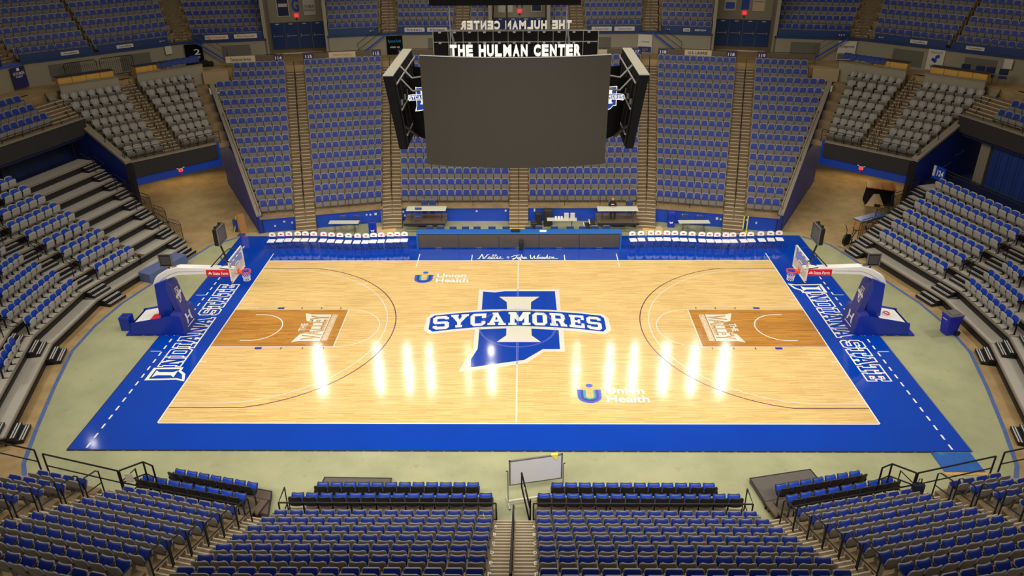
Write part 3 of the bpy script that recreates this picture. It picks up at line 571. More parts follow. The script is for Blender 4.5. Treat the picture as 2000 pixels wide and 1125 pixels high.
# corner stands with the grey seats (45 degrees)
for sx, sd in ((-1, 'left'), (1, 'right')):
    F = frame_s(sx, 1, 45); rz = face_in(sx, 1, 45); ter = MB(); stp = MB()
    for k in range(7, 14):
        q = k-7; z = fl(k); d0 = 25.8+.8*q; d1 = d0+.8; d = 26.5+.8*q
        ia, ib = 2.06-.22*q, 7.74+.245*q
        ter.box(ia-.75, 4.35, d0, d1, z-1.0 if q else z-.3, z, 'stand_concrete', F); ter.box(5.5, ib+.12, d0, d1, z-1.0 if q else z-.3, z, 'stand_concrete', F)
        nB = (4, 5, 5, 5, 5, 5, 7)[q]; nA = (4, 5, 5, 6, 6, 6, 7)[q]
        seat_row(F, rz, ia, 4.33, d, z, nB, 'premium', dict(stand='corner', row=q, side=sd, block='inner'))
        seat_row(F, rz, 5.52, ib, d, z, nA, 'premium', dict(stand='corner', row=q, side=sd, block='outer'))
        for j in range(3):
            zz = z-.45+.15*(j+1); q0 = d0-.28+.8*j/3
            if q == 0: q0 = max(q0, d0)
            stp.box(4.35, 5.5, q0, d1, zz-.3, zz, 'step_tan', F)
            for a, b in ((4.38, 4.88), (4.97, 5.47)): stp.box(a, b, q0-.012, q0+.035, zz-.035, zz+.006, 'step_nosing', F)
    zc = 7.8
    for j in range(6):
        zz = fl(13)+.15*(j+1); q0 = 30.6+.8-.28+.267*j; stp.box(4.35, 5.5, q0, 32.8, zz-.5, zz, 'step_tan', F)
        for a, b in ((4.38, 4.88), (4.97, 5.47)): stp.box(a, b, q0-.012, q0+.035, zz-.035, zz+.006, 'step_nosing', F)
    struct(ter.build('floor_terrace_corner_'+sd)); struct(stp.build('floor_steps_corner_'+sd))
    # fascia and lintel over the tunnel mouth
    mb = MB(); mb.box(2.05, 7.8, 25.78, 25.95, 2.72, 4.3, 'wall_blue', F); struct(mb.build('wall_lintel_'+sd))
    mb = MB(); mb.box(2.28, 7.78, 25.66, 25.78, 3.28, 4.24, 'fascia_black', F); mb.box(2.28, 7.78, 25.62, 25.9, 4.24, 4.32, 'cap_grey', F); 
    o = mb.build('fascia_board'); tag(o, 'long dark display board across the %s tunnel mouth' % sd, 'display board', 'dark display boards on the stand fronts')
    mb = MB(); mb.add([F((a, b, z)) for z in (3.9, 4.1) for a, b in ((2.0, 25.95), (7.9, 25.95), (9.7, 32.0), (.6, 32.0))], [(3,2,1,0), (4,5,6,7), (0,1,5,4), (1,2,6,5), (2,3,7,6), (3,0,4,7)], 'deep_blue'); struct(mb.build('ceiling_tunnel_'+sd))
    # exit sign
    mb = MB(); mb.box(4.72, 5.0, 25.70, 25.77, 2.98, 3.2, 'sign_white', F); mb.box(4.76, 4.96, 25.69, 25.70, 3.01, 3.17, 'exit_red', F)
    o = mb.build('exit_sign'); tag(o, 'lit red exit sign with two emergency lamp heads above the %s tunnel' % sd, 'exit sign', 'exit signs over the tunnels')
    for a in (4.66, 5.06):
        b = MB(); b.box(a-.05, a+.05, 25.68, 25.77, 3.2, 3.29, 'sign_white', F); b.build('lamp_head', o)
    b = MB(); b.box(4.82, 4.9, 25.70, 25.77, 2.8, 2.95, 'red_paint', F); b.build('strobe', o)
    # rail in front of the first grey row
    mb = MB(); mb.tube([F((a, 25.86, 4.98)) for a in (1.9, 7.95)], .025, 'black_metal'); o = tag(mb.build('front_rail'), 'black bar railing before the lowest grey seats above the %s tunnel' % sd, 'railing', 'railings above the tunnels')
    for hh in (4.82, 4.62, 4.42):
        b = MB(); b.tube([F((a, 25.86, hh)) for a in (1.9, 7.95)], .016, 'black_metal'); b.build('cross_bar', o)
    for a in (1.9, 3.4, 4.3, 5.55, 6.7, 7.95):
        b = MB(); b.tube([F((a, 25.86, 4.2)), F((a, 25.86, 4.98))], .022, 'black_metal'); b.build('post', o)
    # blue wall on the outer side with its stepped grey cap and rail
    W0 = Vector(F((7.95, 25.75, 0))); W1 = Vector(F((9.75, 31.7, 0))); dr = (W1-W0).normalized(); nn = Vector((-dr.y, dr.x, 0))*.12
    mb = MB(); P = [W0-nn, W0+nn, W1+nn, W1-nn]; Z = [4.25, 4.25, 7.55, 7.55]
    mb.add([(p.x, p.y, FZ) for p in P] + [(p.x, p.y, z) for p, z in zip(P, Z)], [(3,2,1,0), (0,1,5,4), (1,2,6,5), (2,3,7,6), (3,0,4,7)], 'deep_blue')
    nn2 = nn*1.9; P = [W0-nn2-dr*.15, W0+nn2-dr*.15, W1+nn2, W1-nn2]
    mb.add([(p.x, p.y, z) for p, z in zip(P, Z)] + [(p.x, p.y, z+.16) for p, z in zip(P, Z)], [(3,2,1,0), (4,5,6,7), (0,1,5,4), (1,2,6,5), (2,3,7,6), (3,0,4,7)], 'cap_grey')
    struct(mb.build('wall_corner_'+sd))
    mb = MB(); a = W0-dr*.18; mb.box(a.x-.16, a.x+.16, a.y-.16, a.y+.16, FZ, 4.2, 'bleacher_black'); struct(mb.build('column_tunnel_'+sd))
    rail('slope_rail', [tuple(W0+dr*t+Vector((0, 0, 4.35+.53*t+.62))) for t in (.2, 1.6, 3.2, 4.8)], (0, 1, 2, 3), .55, .02, mid=(),
         label='black rail on the sloping blue wall outside the %s grey corner seats' % sd, group='rails on the sloping corner walls')
    # parapet behind the grey seats
    for a, b in ((-.2, 4.3), (5.5, 9.05)):
        mb = MB(); mb.box(a, b, 31.42, 31.62, 6.9, 8.22, 'wall_beige', F); mb.box(a-.02, b+.02, 31.38, 31.66, 8.2, 8.25, 'cap_grey', F); struct(mb.build('wall_parapet_'+sd))
    # landing box beside the outer block
    F1 = frame_s(sx, 1, 13.5); S2f = FS2
    mb = MB(); mb.box(S2f+3.9, S2f+5.6, FAR.D13(25.0), FAR.D13(26.4), 6.9, 7.75, 'box_tan', F1); struct(mb.build('trim_'+('1' if sx < 0 else '2')))
# ------------------------------------------------------------------ side stands above the bleachers
SMIN = {-1: 27.0, 1: 27.0}
for sx, sd in ((-1, 'left'), (1, 'right')):
    for sy in (1,):
        F = frame_s(sx, sy, 74.5); rz = face_in(sx, sy, 74.5); ter = MB(); stp = MB()
        for q in range(3):
            k = 12+q; z = fl(k)+.12; d0 = 29.55+.8*q; d1 = d0+.8
            ter.box(-4.7, 9.5, d0, d1, z-1, z, 'stand_concrete', F)
            seat_row(F, rz, -4.6, 9.4, d0+.7, z, 27, 'stadium', dict(stand='side', row=q, side=sd, block='upper'))
            for j in range(3):
                zz = z-.45+.15*(j+1); q0 = d0-.28+.8*j/3
                if q == 0: q0 = max(q0, d0)
                stp.box(-6.6-.35*q, -4.7, q0, d1, zz-.3, zz, 'step_tan', F); stp.box(-6.5-.35*q, -4.75, q0-.012, q0+.035, zz-.035, zz+.006, 'step_nosing', F)
        struct(ter.build('floor_terrace_side_'+sd)); struct(stp.build('floor_steps_side_'+sd))
        mb = MB(); mb.box(-6.45, 9.5, 29.35, 29.55, 5.66, 6.62, 'fascia_black', F); mb.box(-6.45, 9.5, 29.3, 29.6, 6.62, 6.68, 'cap_grey', F)
        tag(mb.build('fascia_board'), 'long dark display board under the side seats on the %s' % sd, 'display board', 'dark display boards on the stand fronts')
        mb = MB(); mb.tube([F((-6.3, 29.45, 7.0)), F((9.4, 29.45, 7.0))], .02, 'black_metal'); o = tag(mb.build('front_rail'), 'thin black rail before the side seats above the %s bleachers' % sd, 'railing', 'rails before the side seats')
        for i in range(12):
            a = -6.2+1.4*i; b = MB(); b.tube([F((a, 29.45, 6.65)), F((a, 29.45, 7.0))], .018, 'black_metal'); b.build('post', o)
        # slab over the rear of the bleachers and the wall behind them
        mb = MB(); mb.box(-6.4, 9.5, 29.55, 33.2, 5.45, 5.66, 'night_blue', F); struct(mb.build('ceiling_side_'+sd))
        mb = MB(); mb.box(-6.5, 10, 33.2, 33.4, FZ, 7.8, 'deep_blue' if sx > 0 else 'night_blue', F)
        if sx > 0: mb.box(-1.5, 9.9, 33.12, 33.2, 4.2, 4.55, 'box_tan', F)
        struct(mb.build('wall_rear_'+sd))
# ------------------------------------------------------------------ concourse, its wall, the upper deck
V = [(9.3, 28.0), (24.1, 24.5), (31.6, 17.2), (33.9, 9.0), (34.6, 0)]
for sx, sd in ((-1, 'left'), (1, 'right')):
    mb = MB(); zc = 7.8
    inner = [(0, 25.6), (9.4, 25.6), (17.6, 23.7), (20.9, 22.9), (21.7, 22.6), (22.6, 22.9), (28.9, 16.6), (30.0, 13.2), (31.6, 7.4), (32.2, 0)]
    outer = [(35.2, 0), (34.6, 9.4), (32.2, 17.6), (24.5, 25.1), (20, 34.0), (0, 34.0)]
    mb.prism([(sx*x, y) for x, y in inner+outer], zc-1.3, zc, 'tan_concrete'); struct(mb.build('floor_concourse_'+sd))
# facet frames of the wall: points along V edges
def vframe(sx, i, j):
    a, b = Vector((*V[i], 0)), Vector((*V[j], 0)); d = (b-a); L = d.length; d.normalize(); n = Vector((-d.y, d.x, 0))
    if n.dot(a) < 0: n = -n
    def T(p): q = a + d*p[0] + n*p[1]; return (sx*q.x, q.y, p[2])
    nx, ny = -n.x*sx, -n.y
    return T, L, math.atan2(ny, nx)-PI/2
ZU = 9.35
def wall_piece(name, T, a, b, z0, z1, m='wall_beige'):
    mb = MB(); mb.box(a, b, 0, .25, z0, z1, m, T); return struct(mb.build(name))
def upper_block(T, rz, L, blocks, aisles, info, rows=8):
    ter = MB()
    for j in range(rows):
        z = 9.3+.52*j; d0 = .15+.8*j; d1 = d0+.8
        for bl in blocks:
            a, b, n = bl[:3]; ga, gb = bl[3:] if len(bl) > 3 else (0, 0); dd = d0+.4; a -= ga*dd; b += gb*dd; n += round((ga+gb)*dd/.5)
            ter.box(a-.1, b+.1, d0, d1, z-1.1, z, 'stand_concrete', T)
            seat_row(T, rz, a, b, d0+.75, z, n, 'stadium', dict(stand='upper', row=j, block='upper', **info))
        for al in aisles:
            a, b = al[:2]; g = al[2]*(d0+.4) if len(al) > 2 else 0; a += g; b += g
            for i in range(3):
                zz = z-.52+.1733*(i+1); q0 = d0+.8*i/3-.26
                if j == 0: q0 = max(q0, .05)
                ter.box(a, b, q0, d1, zz-.3, zz, 'step_tan', T)
                for u0, u1 in ((a+.04, (a+b)/2-.05), ((a+b)/2+.05, b-.04)): ter.box(u0, u1, q0-.012, q0+.035, zz-.035, zz+.006, 'step_nosing', T)
    return ter
def front_panel(T, a, b, label, texts=(), group='padded panels on the upper deck front'):
    mb = MB(); mb.bbox(a, b, -.10, -.02, ZU+.02, ZU+.5, 'pad_navy', .02, T)
    o = tag(mb.build('ledge_banner'), label, 'padded panel', group)
    for (u0, u1, z0, z1, m, ts, tm) in texts:
        q = MB(); q.box(u0, u1, -.125, -.10, ZU+z0, ZU+z1, m, T)
        if ts: 
            h = (z1-z0); flip = (T((1, 0, 0))[0] - T((0, 0, 0))[0]) < 0
            l, r = (u1, u0) if flip else (u0, u1); w_ = (r-l)
            text_on(q, ts, [T((l+w_*.14, -.13, ZU+z0+h*.25)), T((l+w_*.86, -.13, ZU+z0+h*.25)), T((l+w_*.86, -.13, ZU+z1-h*.25)), T((l+w_*.14, -.13, ZU+z1-h*.25))], tm, .01)
        q.build('printed_banner', o)
    mb = MB(); mb.tube([T((a, -.06, ZU+.95)), T((b, -.06, ZU+.95))], .018, 'black_metal'); mb.build('rail', o)
    n = max(2, int((b-a)/1.6)+1)
    for i in range(n):
        s = a+(b-a)*i/(n-1); q = MB(); q.tube([T((s, -.06, ZU+.4)), T((s, -.06, ZU+.95))], .018, 'black_metal'); q.build('post', o)
    return o
words = {(-1, 'c'): 'Eblen', (1, 'c'): 'Tribune', (-1, 'a'): '', (1, 'a'): ''}
for sx, sd in ((-1, 'left'), (1, 'right')):
    # centre half: portal half width 2.05
    T = lambda p, sx=sx: (sx*p[0], 28.0+p[1], p[2]); rz = face_in(sx, 1, 0)
    wall_piece('wall_concourse_centre_'+sd, T, 2.05, 9.3, 7.8, ZU)
    mb = MB(); mb.box(2.05, 9.35, -.12, .3, ZU-.08, ZU+.03, 'pad_navy', T); struct(mb.build('trim_ledge_centre_'+sd))
    b = upper_block(T, rz, 9.3, [(2.15, 3.75, 3), (5.0, 9.15, 9, 0, .118)], [(3.85, 4.9)], dict(side=sd, facet=0)); struct(b.build('floor_upper_centre_'+sd))
    front_panel(T, 5.1, 9.1, 'navy padded upper panel with two white banners, %s of the middle doorway' % sd, [(5.4, 6.9, .12, .42, 'sign_white', 'Tribune-Star' if sx > 0 else 'Eblen', 'court_navy'), (7.1, 8.6, .12, .42, 'sign_white', 'Tribune-Star' if sx > 0 else 'Eblen', 'court_navy')])
    # angled facet
    T, L, rz = vframe(sx, 0, 1)
    wall_piece('wall_concourse_angled_inner_'+sd, T, 0, 5.05, 7.8, ZU); wall_piece('wall_concourse_angled_outer_'+sd, T, 9.4, L, 7.8, ZU)
    mb = MB(); mb.box(0, 5.05, -.12, .3, ZU-.08, ZU+.03, 'pad_navy', T); mb.box(9.4, L, -.12, .3, ZU-.08, ZU+.03, 'pad_navy', T); struct(mb.build('trim_ledge_angled_'+sd))
    b = upper_block(T, rz, L, [(1.3, 4.9, 7, .118, 0), (9.55, 14.4, 10, 0, .282)], [(-.05, 1.15, -.118), (14.5, 15.3, .282)], dict(side=sd, facet=1)); struct(b.build('floor_upper_angled_'+sd))
    front_panel(T, 1.3, 4.95, 'plain navy padded upper panel beside the %s blue doorway, toward the middle' % sd, [(1.5, 2.0, .2, .34, 'pad_navy', '214' if sx > 0 else '212', 'text_white')] + ([(2.9, 3.4, .15, .38, 'sign_white', 'PSB', 'text_dark'), (3.6, 4.7, .15, .38, 'pad_navy', 'BENEFIT GROUP', 'text_white')] if sx > 0 else []))
    front_panel(T, 9.6, 14.4, 'navy padded upper panel beside the %s blue doorway, toward the corner' % sd, [(10.0, 11.6, .12, .42, 'sign_white', 'First Financial', 'red_paint'), (12.0, 13.6, .12, .42, 'sign_white', 'First Financial', 'red_paint')] if sx < 0 else [(13.6, 14.2, .15, .35, 'pad_navy', '215', 'text_white')])
    # corner facet
    T, L, rz = vframe(sx, 1, 2)
    wall_piece('wall_concourse_corner_'+sd, T, 0, L, 7.8, ZU); mb = MB(); mb.box(0, L, -.12, .3, ZU-.08, ZU+.03, 'pad_navy', T); struct(mb.build('trim_ledge_corner_'+sd))
    b = upper_block(T, rz, L, [(.7, 5.7, 10, .282, 0), (6.0, 10.3, 9, 0, .263)], [(-.1, .6, -.282)], dict(side=sd, facet=2), 9); struct(b.build('floor_upper_corner_'+sd))
    front_panel(T, 1.0, 5.7, 'teal navy padded panel before the upper %s corner seats, nearer the middle' % sd, [(3.4, 4.5, .14, .36, 'sign_white', 'TownePlace', 'text_dark'), (1.2, 1.7, .2, .36, 'pad_navy', '211' if sx < 0 else '217', 'text_white')])
    front_panel(T, 6.0, 10.4, 'teal navy padded panel before the upper %s corner seats, farther outward' % sd, [(6.9, 8.0, .14, .36, 'sign_white', 'TownePlace', 'text_dark')])
    T, L, rz = vframe(sx, 2, 3)
    wall_piece('wall_concourse_side_'+sd, T, 0, L, 7.8, ZU); mb = MB(); mb.box(0, L, -.12, .3, ZU-.08, ZU+.03, 'light_blue_paint' if sx < 0 else 'pad_navy', T); struct(mb.build('trim_ledge_side_'+sd))
    b = upper_block(T, rz, L, [(1.4, 8.0, 13, .263, 0)], [(0, 1.2, -.263)], dict(side=sd, facet=3), 9); struct(b.build('floor_upper_side_'+sd))
    front_panel(T, 1.3, 8.0, 'navy padded panel before the upper side seats at the far %s edge' % sd)
for sx, sd in ((-1, 'left'), (1, 'right')):     # wedges of steps where two facets meet
    for (i, j, nm, rows) in ((0, 1, 'inner', 8), (1, 2, 'corner', 9), (2, 3, 'side', 9)):
        T2, L2, _ = vframe(sx, i, j)
        if i == 0: T1, L1 = (lambda p, sx=sx: (sx*p[0], 28.0+p[1], p[2])), 9.3
        else: T1, L1, _ = vframe(sx, i-1, j-1)
        mb = MB()
        for r in range(rows):
            for q in range(3):
                z = 9.3+.52*r-.52+.1733*(q+1); d0 = max(.1, .15+.8*r+.8*q/3-.26); d1 = .95+.8*r
                P = [T1((L1, d0, 0)), T2((0, d0, 0)), T2((0, d1, 0)), T1((L1, d1, 0))]
                mb.prism([(p[0], p[1]) for p in P], z-.3, z, 'step_tan')
        struct(mb.build('floor_upper_wedge_%s_%s' % (nm, sd)))
# doorways (recessed portals with blue doors)
def portal(T, a, b, nd, letter, sd, depth=4.6):
    mb = MB(); mb.box(a-.25, a, 0, depth, 7.8, 14.5, 'wall_beige', T); mb.box(b, b+.25, 0, depth, 7.8, 14.5, 'wall_beige', T); mb.box(a, b, depth, depth+.2, 7.8, 14.5, 'wall_beige', T)
    struct(mb.build('wall_portal_'+sd))
    flip = (T((1, 0, 0))[0] - T((0, 0, 0))[0]) < 0; wd = (b-a)/nd
    for i in range(nd):
        u0, u1 = a+wd*i+.02, a+wd*(i+1)-.02
        m = MB(); m.box(u0, u1, depth-.08, depth-.005, 7.82, 9.8, 'door_blue', T); o = struct(m.build('door_%s_%d' % (sd, i+1)))
        q = MB(); q.box(u0+.1, u1-.12, depth-.16, depth-.1, 8.78, 8.84, 'steel', T); q.box(u1-.2, u1-.14, depth-.18, depth-.08, 8.7, 8.95, 'steel', T); q.build('push_bar', o)
        q = MB(); q.box(u0+.35, u1-.35, depth-.13, depth-.08, 9.66, 9.73, 'sign_white', T); q.build('closer', o)
    m = MB(); l, r = ((b+a)/2+.28, (b+a)/2-.28) if flip else ((b+a)/2-.28, (b+a)/2+.28); y = depth-.02
    text_on(m, letter, [T((l, y, 10.55)), T((r, y, 10.55)), T((r, y, 11.55)), T((l, y, 11.55))], 'wall_blue', .04)
    tag(m.build('wall_letter'), 'big blue letter %s on the beige wall above the %s doors' % (letter, sd), 'wall letter', 'blue letters above the doors')
    m = MB(); c = (a+b)/2; m.box(c-.15, c+.15, y-.06, y, 10.18, 10.42, 'exit_red', T); o = tag(m.build('exit_sign'), 'lit red exit sign below the wall letter %s' % letter, 'exit sign', 'exit signs over the doors')
    m = MB(); m.box(c-.06, c+.06, y-.08, y, 9.98, 10.1, 'black_metal', T); m.build('alarm', o)
    return T, a, b, y
def poster(T, u0, u1, y, z0, z1, m, name, label, cat, lines=(), border=None):
    flip = (T((1, 0, 0))[0] - T((0, 0, 0))[0]) < 0
    mb = MB()
    if border: mb.box(u0-.06, u1+.06, y-.02, y+.005, z0-.06, z1+.06, border, T)
    mb.box(u0, u1, y-.03, y, z0, z1, m, T); o = tag(mb.build(name), label, cat)
    for (s, f0, f1, g0, g1, tm) in lines:
        l, r = (u1, u0) if flip else (u0, u1); w_ = r-l; h = z1-z0; q = MB(); P = [T((l+w_*f0, y-.036, z0+h*g0)), T((l+w_*f1, y-.036, z0+h*g0)), T((l+w_*f1, y-.036, z0+h*g1)), T((l+w_*f0, y-.036, z0+h*g1))]
        if s: text_on(q, s, P, tm, .01); q.build('lettering', o)
        else: q.poly(P, tm); q.build('printed_panel', o)
    return o
for sx, sd, let in ((-1, 'left', 'G'), (1, 'right', 'I')):
    T, L, rz = vframe(sx, 0, 1); T, a, b, y = portal(T, 5.2, 9.3, 4, let, sd)
    mid = (a+b)/2; s = 1
    if sx < 0:
        poster(T, mid+.55, mid+1.35, y, 10.3, 11.75, 'night_blue', 'poster', 'navy framed poster left of the big letter G', 'poster', [('', .08, .92, .45, .62, 'sign_white')], 'sign_white')
        poster(T, mid-1.5, mid-.6, y, 10.3, 12.0, 'sign_white', 'poster', 'white poster with navy words right of the big letter G', 'poster', [('SYCAMORE', .06, .94, .3, .44, 'text_dark'), ('BASKETBALL', .06, .94, .16, .26, 'text_dark')])
    else:
        poster(T, mid-1.55, mid-.7, y, 10.45, 12.0, 'sign_white', 'poster', 'white and blue poster left of the big letter I', 'poster', [('', .1, .9, .08, .4, 'light_blue_paint')])
        poster(T, mid+.55, mid+1.45, y, 10.45, 12.0, 'sign_cream', 'poster', 'plain cream poster right of the big letter I', 'poster', [('JEEPERS', .1, .9, .4, .48, 'text_dark')])
T0 = lambda p: (p[0], 28.0+p[1], p[2])
portal(T0, -2.05, 2.05, 4, 'H', 'middle')
poster(T0, 1.0, 1.7, 4.55, 10.3, 11.6, 'night_blue', 'poster', 'navy poster right of the letter above the middle doors', 'poster', [('AVENUE', .1, .9, .75, .9, 'text_white')], 'sign_white')
poster(T0, -1.7, -1.15, 4.55, 10.2, 11.6, 'sign_white', 'poster', 'narrow white poster left of the letter above the middle doors, outermost', 'poster')
poster(T0, -1.0, -.55, 4.55, 10.2, 11.6, 'sign_white', 'poster', 'narrow white poster next to the letter above the middle doors', 'poster')
# grey wall panels and posters on the concourse wall
def wall_panel(T, a, b, lab, z0=7.95, z1=9.0):
    mb = MB(); mb.box(a, b, -.03, 0, z0, z1, 'panel_grey', T); tag(mb.build('wall_panel'), lab, 'wall panel', 'grey panels on the concourse wall')
for sx, sd in ((-1, 'left'), (1, 'right')):
    T = lambda p, sx=sx: (sx*p[0], 28.0+p[1], p[2]); wall_panel(T, 5.0, 6.9, 'grey rectangular panel on the beige wall just %s of the hanging sign' % sd)
    T, L, rz = vframe(sx, 0, 1); wall_panel(T, 10.6, 12.6, 'grey rectangular panel on the beige wall above the outer %s lower seats' % sd)
    T, L, rz = vframe(sx, 1, 2); wall_panel(T, 2.4, 4.4, 'grey panel on the %s corner wall, nearer the middle' % sd); wall_panel(T, 7.0, 8.9, 'grey panel on the %s corner wall, farther outward' % sd)
    # short stairs from the concourse to the upper deck with slanting rails
    for i, (Tq, s0, s1, lab) in enumerate(((lambda p, sx=sx: (sx*p[0], 28.0+p[1], p[2]), 9.2, 0, 'x'),)):
        pass
    T, L, rz = vframe(sx, 0, 1)
    for (a, b, nm) in ((.7, 2.9, 'inner'), (14.3, 12.2, 'outer')):
        mb = MB(); P = [(a, ZU), (b, 7.85), (b, 7.95), (a, ZU+.12)]
        mb.add([T((u, -.5, z)) for u, z in P] + [T((u, -.4, z)) for u, z in P], [(0,1,2,3), (7,6,5,4), (0,4,5,1), (1,5,6,2), (2,6,7,3), (3,7,4,0)], 'wall_blue')
        o = tag(mb.build('stair_stringer'), 'sloping blue stair edge with black rails climbing to the upper deck, %s %s' % (sd, nm), 'stair rail', 'stair rails up from the concourse')
        for hh in (.5, .95):
            q = MB(); q.tube([T((a, -.45, ZU+hh)), T((b, -.45, 7.85+hh)), T((b, -.45, 7.85))], .02, 'black_metal'); q.build('rail', o)
# posters on the stair side walls
T, L, rz = vframe(-1, 0, 1)
poster(T, -.45, .75, -.14, 7.85, 9.2, 'panel_black', 'poster', 'black poster with blue script beside section sign 115', 'poster', [('Spectrum Foods', .1, .9, .6, .8, 'teal_paint'), ('visit us', .2, .8, .35, .45, 'text_white')])
poster(T, 13.9, 15.1, -.14, 7.9, 9.2, 'panel_black', 'poster', 'black poster with a large white 2 at the left corner', 'poster', [('2', .5, .85, .45, .75, 'text_white'), ('WTWO', .3, .8, .25, .38, 'text_white')])
T, L, rz = vframe(1, 0, 1)
poster(T, -.35, .7, -.14, 7.85, 9.2, 'sign_white', 'poster', 'white poster with purple lower half beside section sign 117', 'poster', [('', .03, .97, .03, .35, 'sign_navy'), ('UNION', .2, .8, .1, .26, 'text_white'), ('a message', .2, .8, .55, .65, 'panel_grey')])
poster(T, 13.8, 15.0, -.14, 7.9, 9.2, 'sign_white', 'poster', 'white poster with dark landscape at the right corner', 'poster', [('', .04, .96, .04, .35, 'panel_grey'), ('Collegewide', .1, .9, .62, .78, 'text_dark')])
T, L, rz = vframe(1, 1, 2)
CATER = poster(T, 4.7, 5.75, -.05, 7.9, 9.25, 'sign_white', 'poster', 'white catering poster with blue leaf mark on the right corner wall', 'poster', [('CATERING', .2, .8, .2, .28, 'panel_grey'), ('TERRA HAUTE', .15, .85, .8, .9, 'panel_grey')])
mb = MB()
for a, r_ in ((.0, .16), (.16, .13), (-.16, .12), (.05, .12), (-.08, .1)):
    cu = 5.22+a; cz = 8.65+(.12 if a > 0 else -.1)+abs(a)*.3; mb.add([T((cu+r_*.7*math.cos(t*PI/5), -.09, cz+r_*math.sin(t*PI/5))) for t in range(10)], [tuple(range(10))], 'wall_blue')
mb.build('leaf_mark', CATER)
T, L, rz = vframe(1, 1, 2); poster(T, 9.3, 9.8, -.16, 8.6, 9.2, 'sign_white', 'poster', 'small white notice hanging under the blue ledge, right corner', 'poster')
T, L, rz = vframe(-1, 1, 2); poster(T, .9, 1.35, -.16, 8.7, 9.25, 'sign_white', 'poster', 'small white notice hanging under the blue ledge, left corner', 'poster')
T, L, rz = vframe(-1, 2, 3); poster(T, -.1, .95, -.16, 7.9, 9.2, 'sign_navy', 'poster', 'navy banner with white lines at the far left wall', 'poster', [('OF SYCAMORE', .1, .9, .62, .76, 'text_white'), ('FOREST', .25, .75, .5, .58, 'text_white'), ('', .4, .6, .82, .95, 'text_white')])
# section number boards and banners behind the last lower row
def board(F, s0, s1, d, z0, z1, m, name, label, cat, txt=None, tm='text_white', group=None, ends=True):
    flip = (F((1, 0, 0))[0] - F((0, 0, 0))[0]) < 0
    mb = MB(); mb.box(s0, s1, d-.03, d, z0, z1, m, F); o = tag(mb.build(name), label, cat, group)
    if txt:
        l, r = (s1, s0) if flip else (s0, s1); w_ = r-l; h = z1-z0; q = MB()
        text_on(q, txt, [F((l+w_*.15, d-.036, z0+h*.24)), F((l+w_*.85, d-.036, z0+h*.24)), F((l+w_*.85, d-.036, z1-h*.24)), F((l+w_*.15, d-.036, z1-h*.24))], tm, .03); q.build('lettering', o)
    return o
dk = 25.68
for sx, sd, na, nb, nc in ((-1, 'left', '116', '115', '114'), (1, 'right', '117', '118', '119')):
    F0 = frame_s(sx, 1, 0); F1 = frame_s(sx, 1, 13.5); D = FAR.D13(dk); sc = FAR.s13(dk)
    mb = MB(); mb.tube([F0((.7, dk, 8.62)), F0((8.9, dk, 8.62))], .02, 'black_metal'); o = tag(mb.build('back_rail'), 'black rail behind the last row, middle block on the %s' % sd, 'railing', 'rails behind the last lower row')
    for a in (.7, 3.4, 6.2, 8.9): q = MB(); q.tube([F0((a, dk, 7.3)), F0((a, dk, 8.62))], .02, 'black_metal'); q.build('post', o)
    mb = MB(); mb.tube([F1((sc+.65, D, 8.62)), F1((FS1-.05, D, 8.62))], .02, 'black_metal'); o = tag(mb.build('back_rail'), 'black rail behind the last row, angled block on the %s' % sd, 'railing', 'rails behind the last lower row')
    for a in (sc+.65, sc+2.5, sc+4.3, FS1-.05): q = MB(); q.tube([F1((a, D, 7.3)), F1((a, D, 8.62))], .02, 'black_metal'); q.build('post', o)
    mb = MB(); mb.tube([F1((FS2+.05, D, 8.62)), F1((FS2+4.0, D, 8.62)), F1((FS2+4.0, D, 7.3))], .02, 'black_metal'); tag(mb.build('back_rail'), 'black rail behind the last row, outer block on the %s' % sd, 'railing', 'rails behind the last lower row')
    for (Fq, a, b, dd) in ((F0, .75, 8.15, dk), (F1, sc+1.35, FS1-.8, D), (F1, FS2+.8, FS2+3.95, D)):
        q = MB(); q.box(a, b, dd+.02, dd+.04, 8.12, 8.56, 'wood_dark', Fq); q.build('infill_panel', o)
    T_, L_, r_ = vframe(sx, 0, 1); q = MB(); q.box(5.5, 9.0, 2.4, 2.52, 7.8, 7.86, 'sign_white', T_); struct(q.build('trim_threshold_'+sd))
    board(F0, 8.2, 8.85, dk-.02, 8.15, 8.58, 'sign_navy', 'section_sign', 'navy section sign %s near the %s corner stairs' % (na, sd), 'sign', na)
    board(F1, sc+.66, sc+1.3, D-.02, 8.15, 8.58, 'sign_navy', 'section_sign', 'navy section sign %s beside the inner stairs, %s angled block' % (nb, sd), 'sign', nb)
    board(F1, FS1-.75, FS1-.1, D-.02, 8.15, 8.58, 'sign_navy', 'section_sign', 'navy section sign %s at the outer end, %s angled block' % (nb, sd), 'sign', nb)
    board(F1, FS2+.1, FS2+.75, D-.02, 8.15, 8.58, 'sign_navy', 'section_sign', 'navy section sign %s behind the %s outer block' % (nc, sd), 'sign', nc)
    for a in (sc+.66, FS1-.85, FS2+.0): pass
    if sx < 0:
        board(F1, sc+2.45, sc+4.35, D-.02, 8.17, 8.58, 'sign_cream', 'banner', 'cream banner with small green mark between the two 115 signs', 'banner', 'Clabber Recycling', 'box_tan')
        board(F1, FS2+2.0, FS2+4.0, D-.02, 8.17, 8.62, 'sign_cream', 'banner', 'cream banner left of section sign 114', 'banner', 'Chances and Services', 'panel_grey')
    else:
        board(F1, sc+2.5, sc+4.4, D-.02, 8.17, 8.58, 'sign_cream', 'banner', 'cream banner with bold dark lettering between the two 118 signs', 'banner', 'U.S. LAWNS', 'text_dark')
        board(F0, 5.3, 6.4, dk-.02, 8.13, 8.52, 'sign_cream', 'banner', 'cream banner behind the right end of the hanging screen', 'banner')
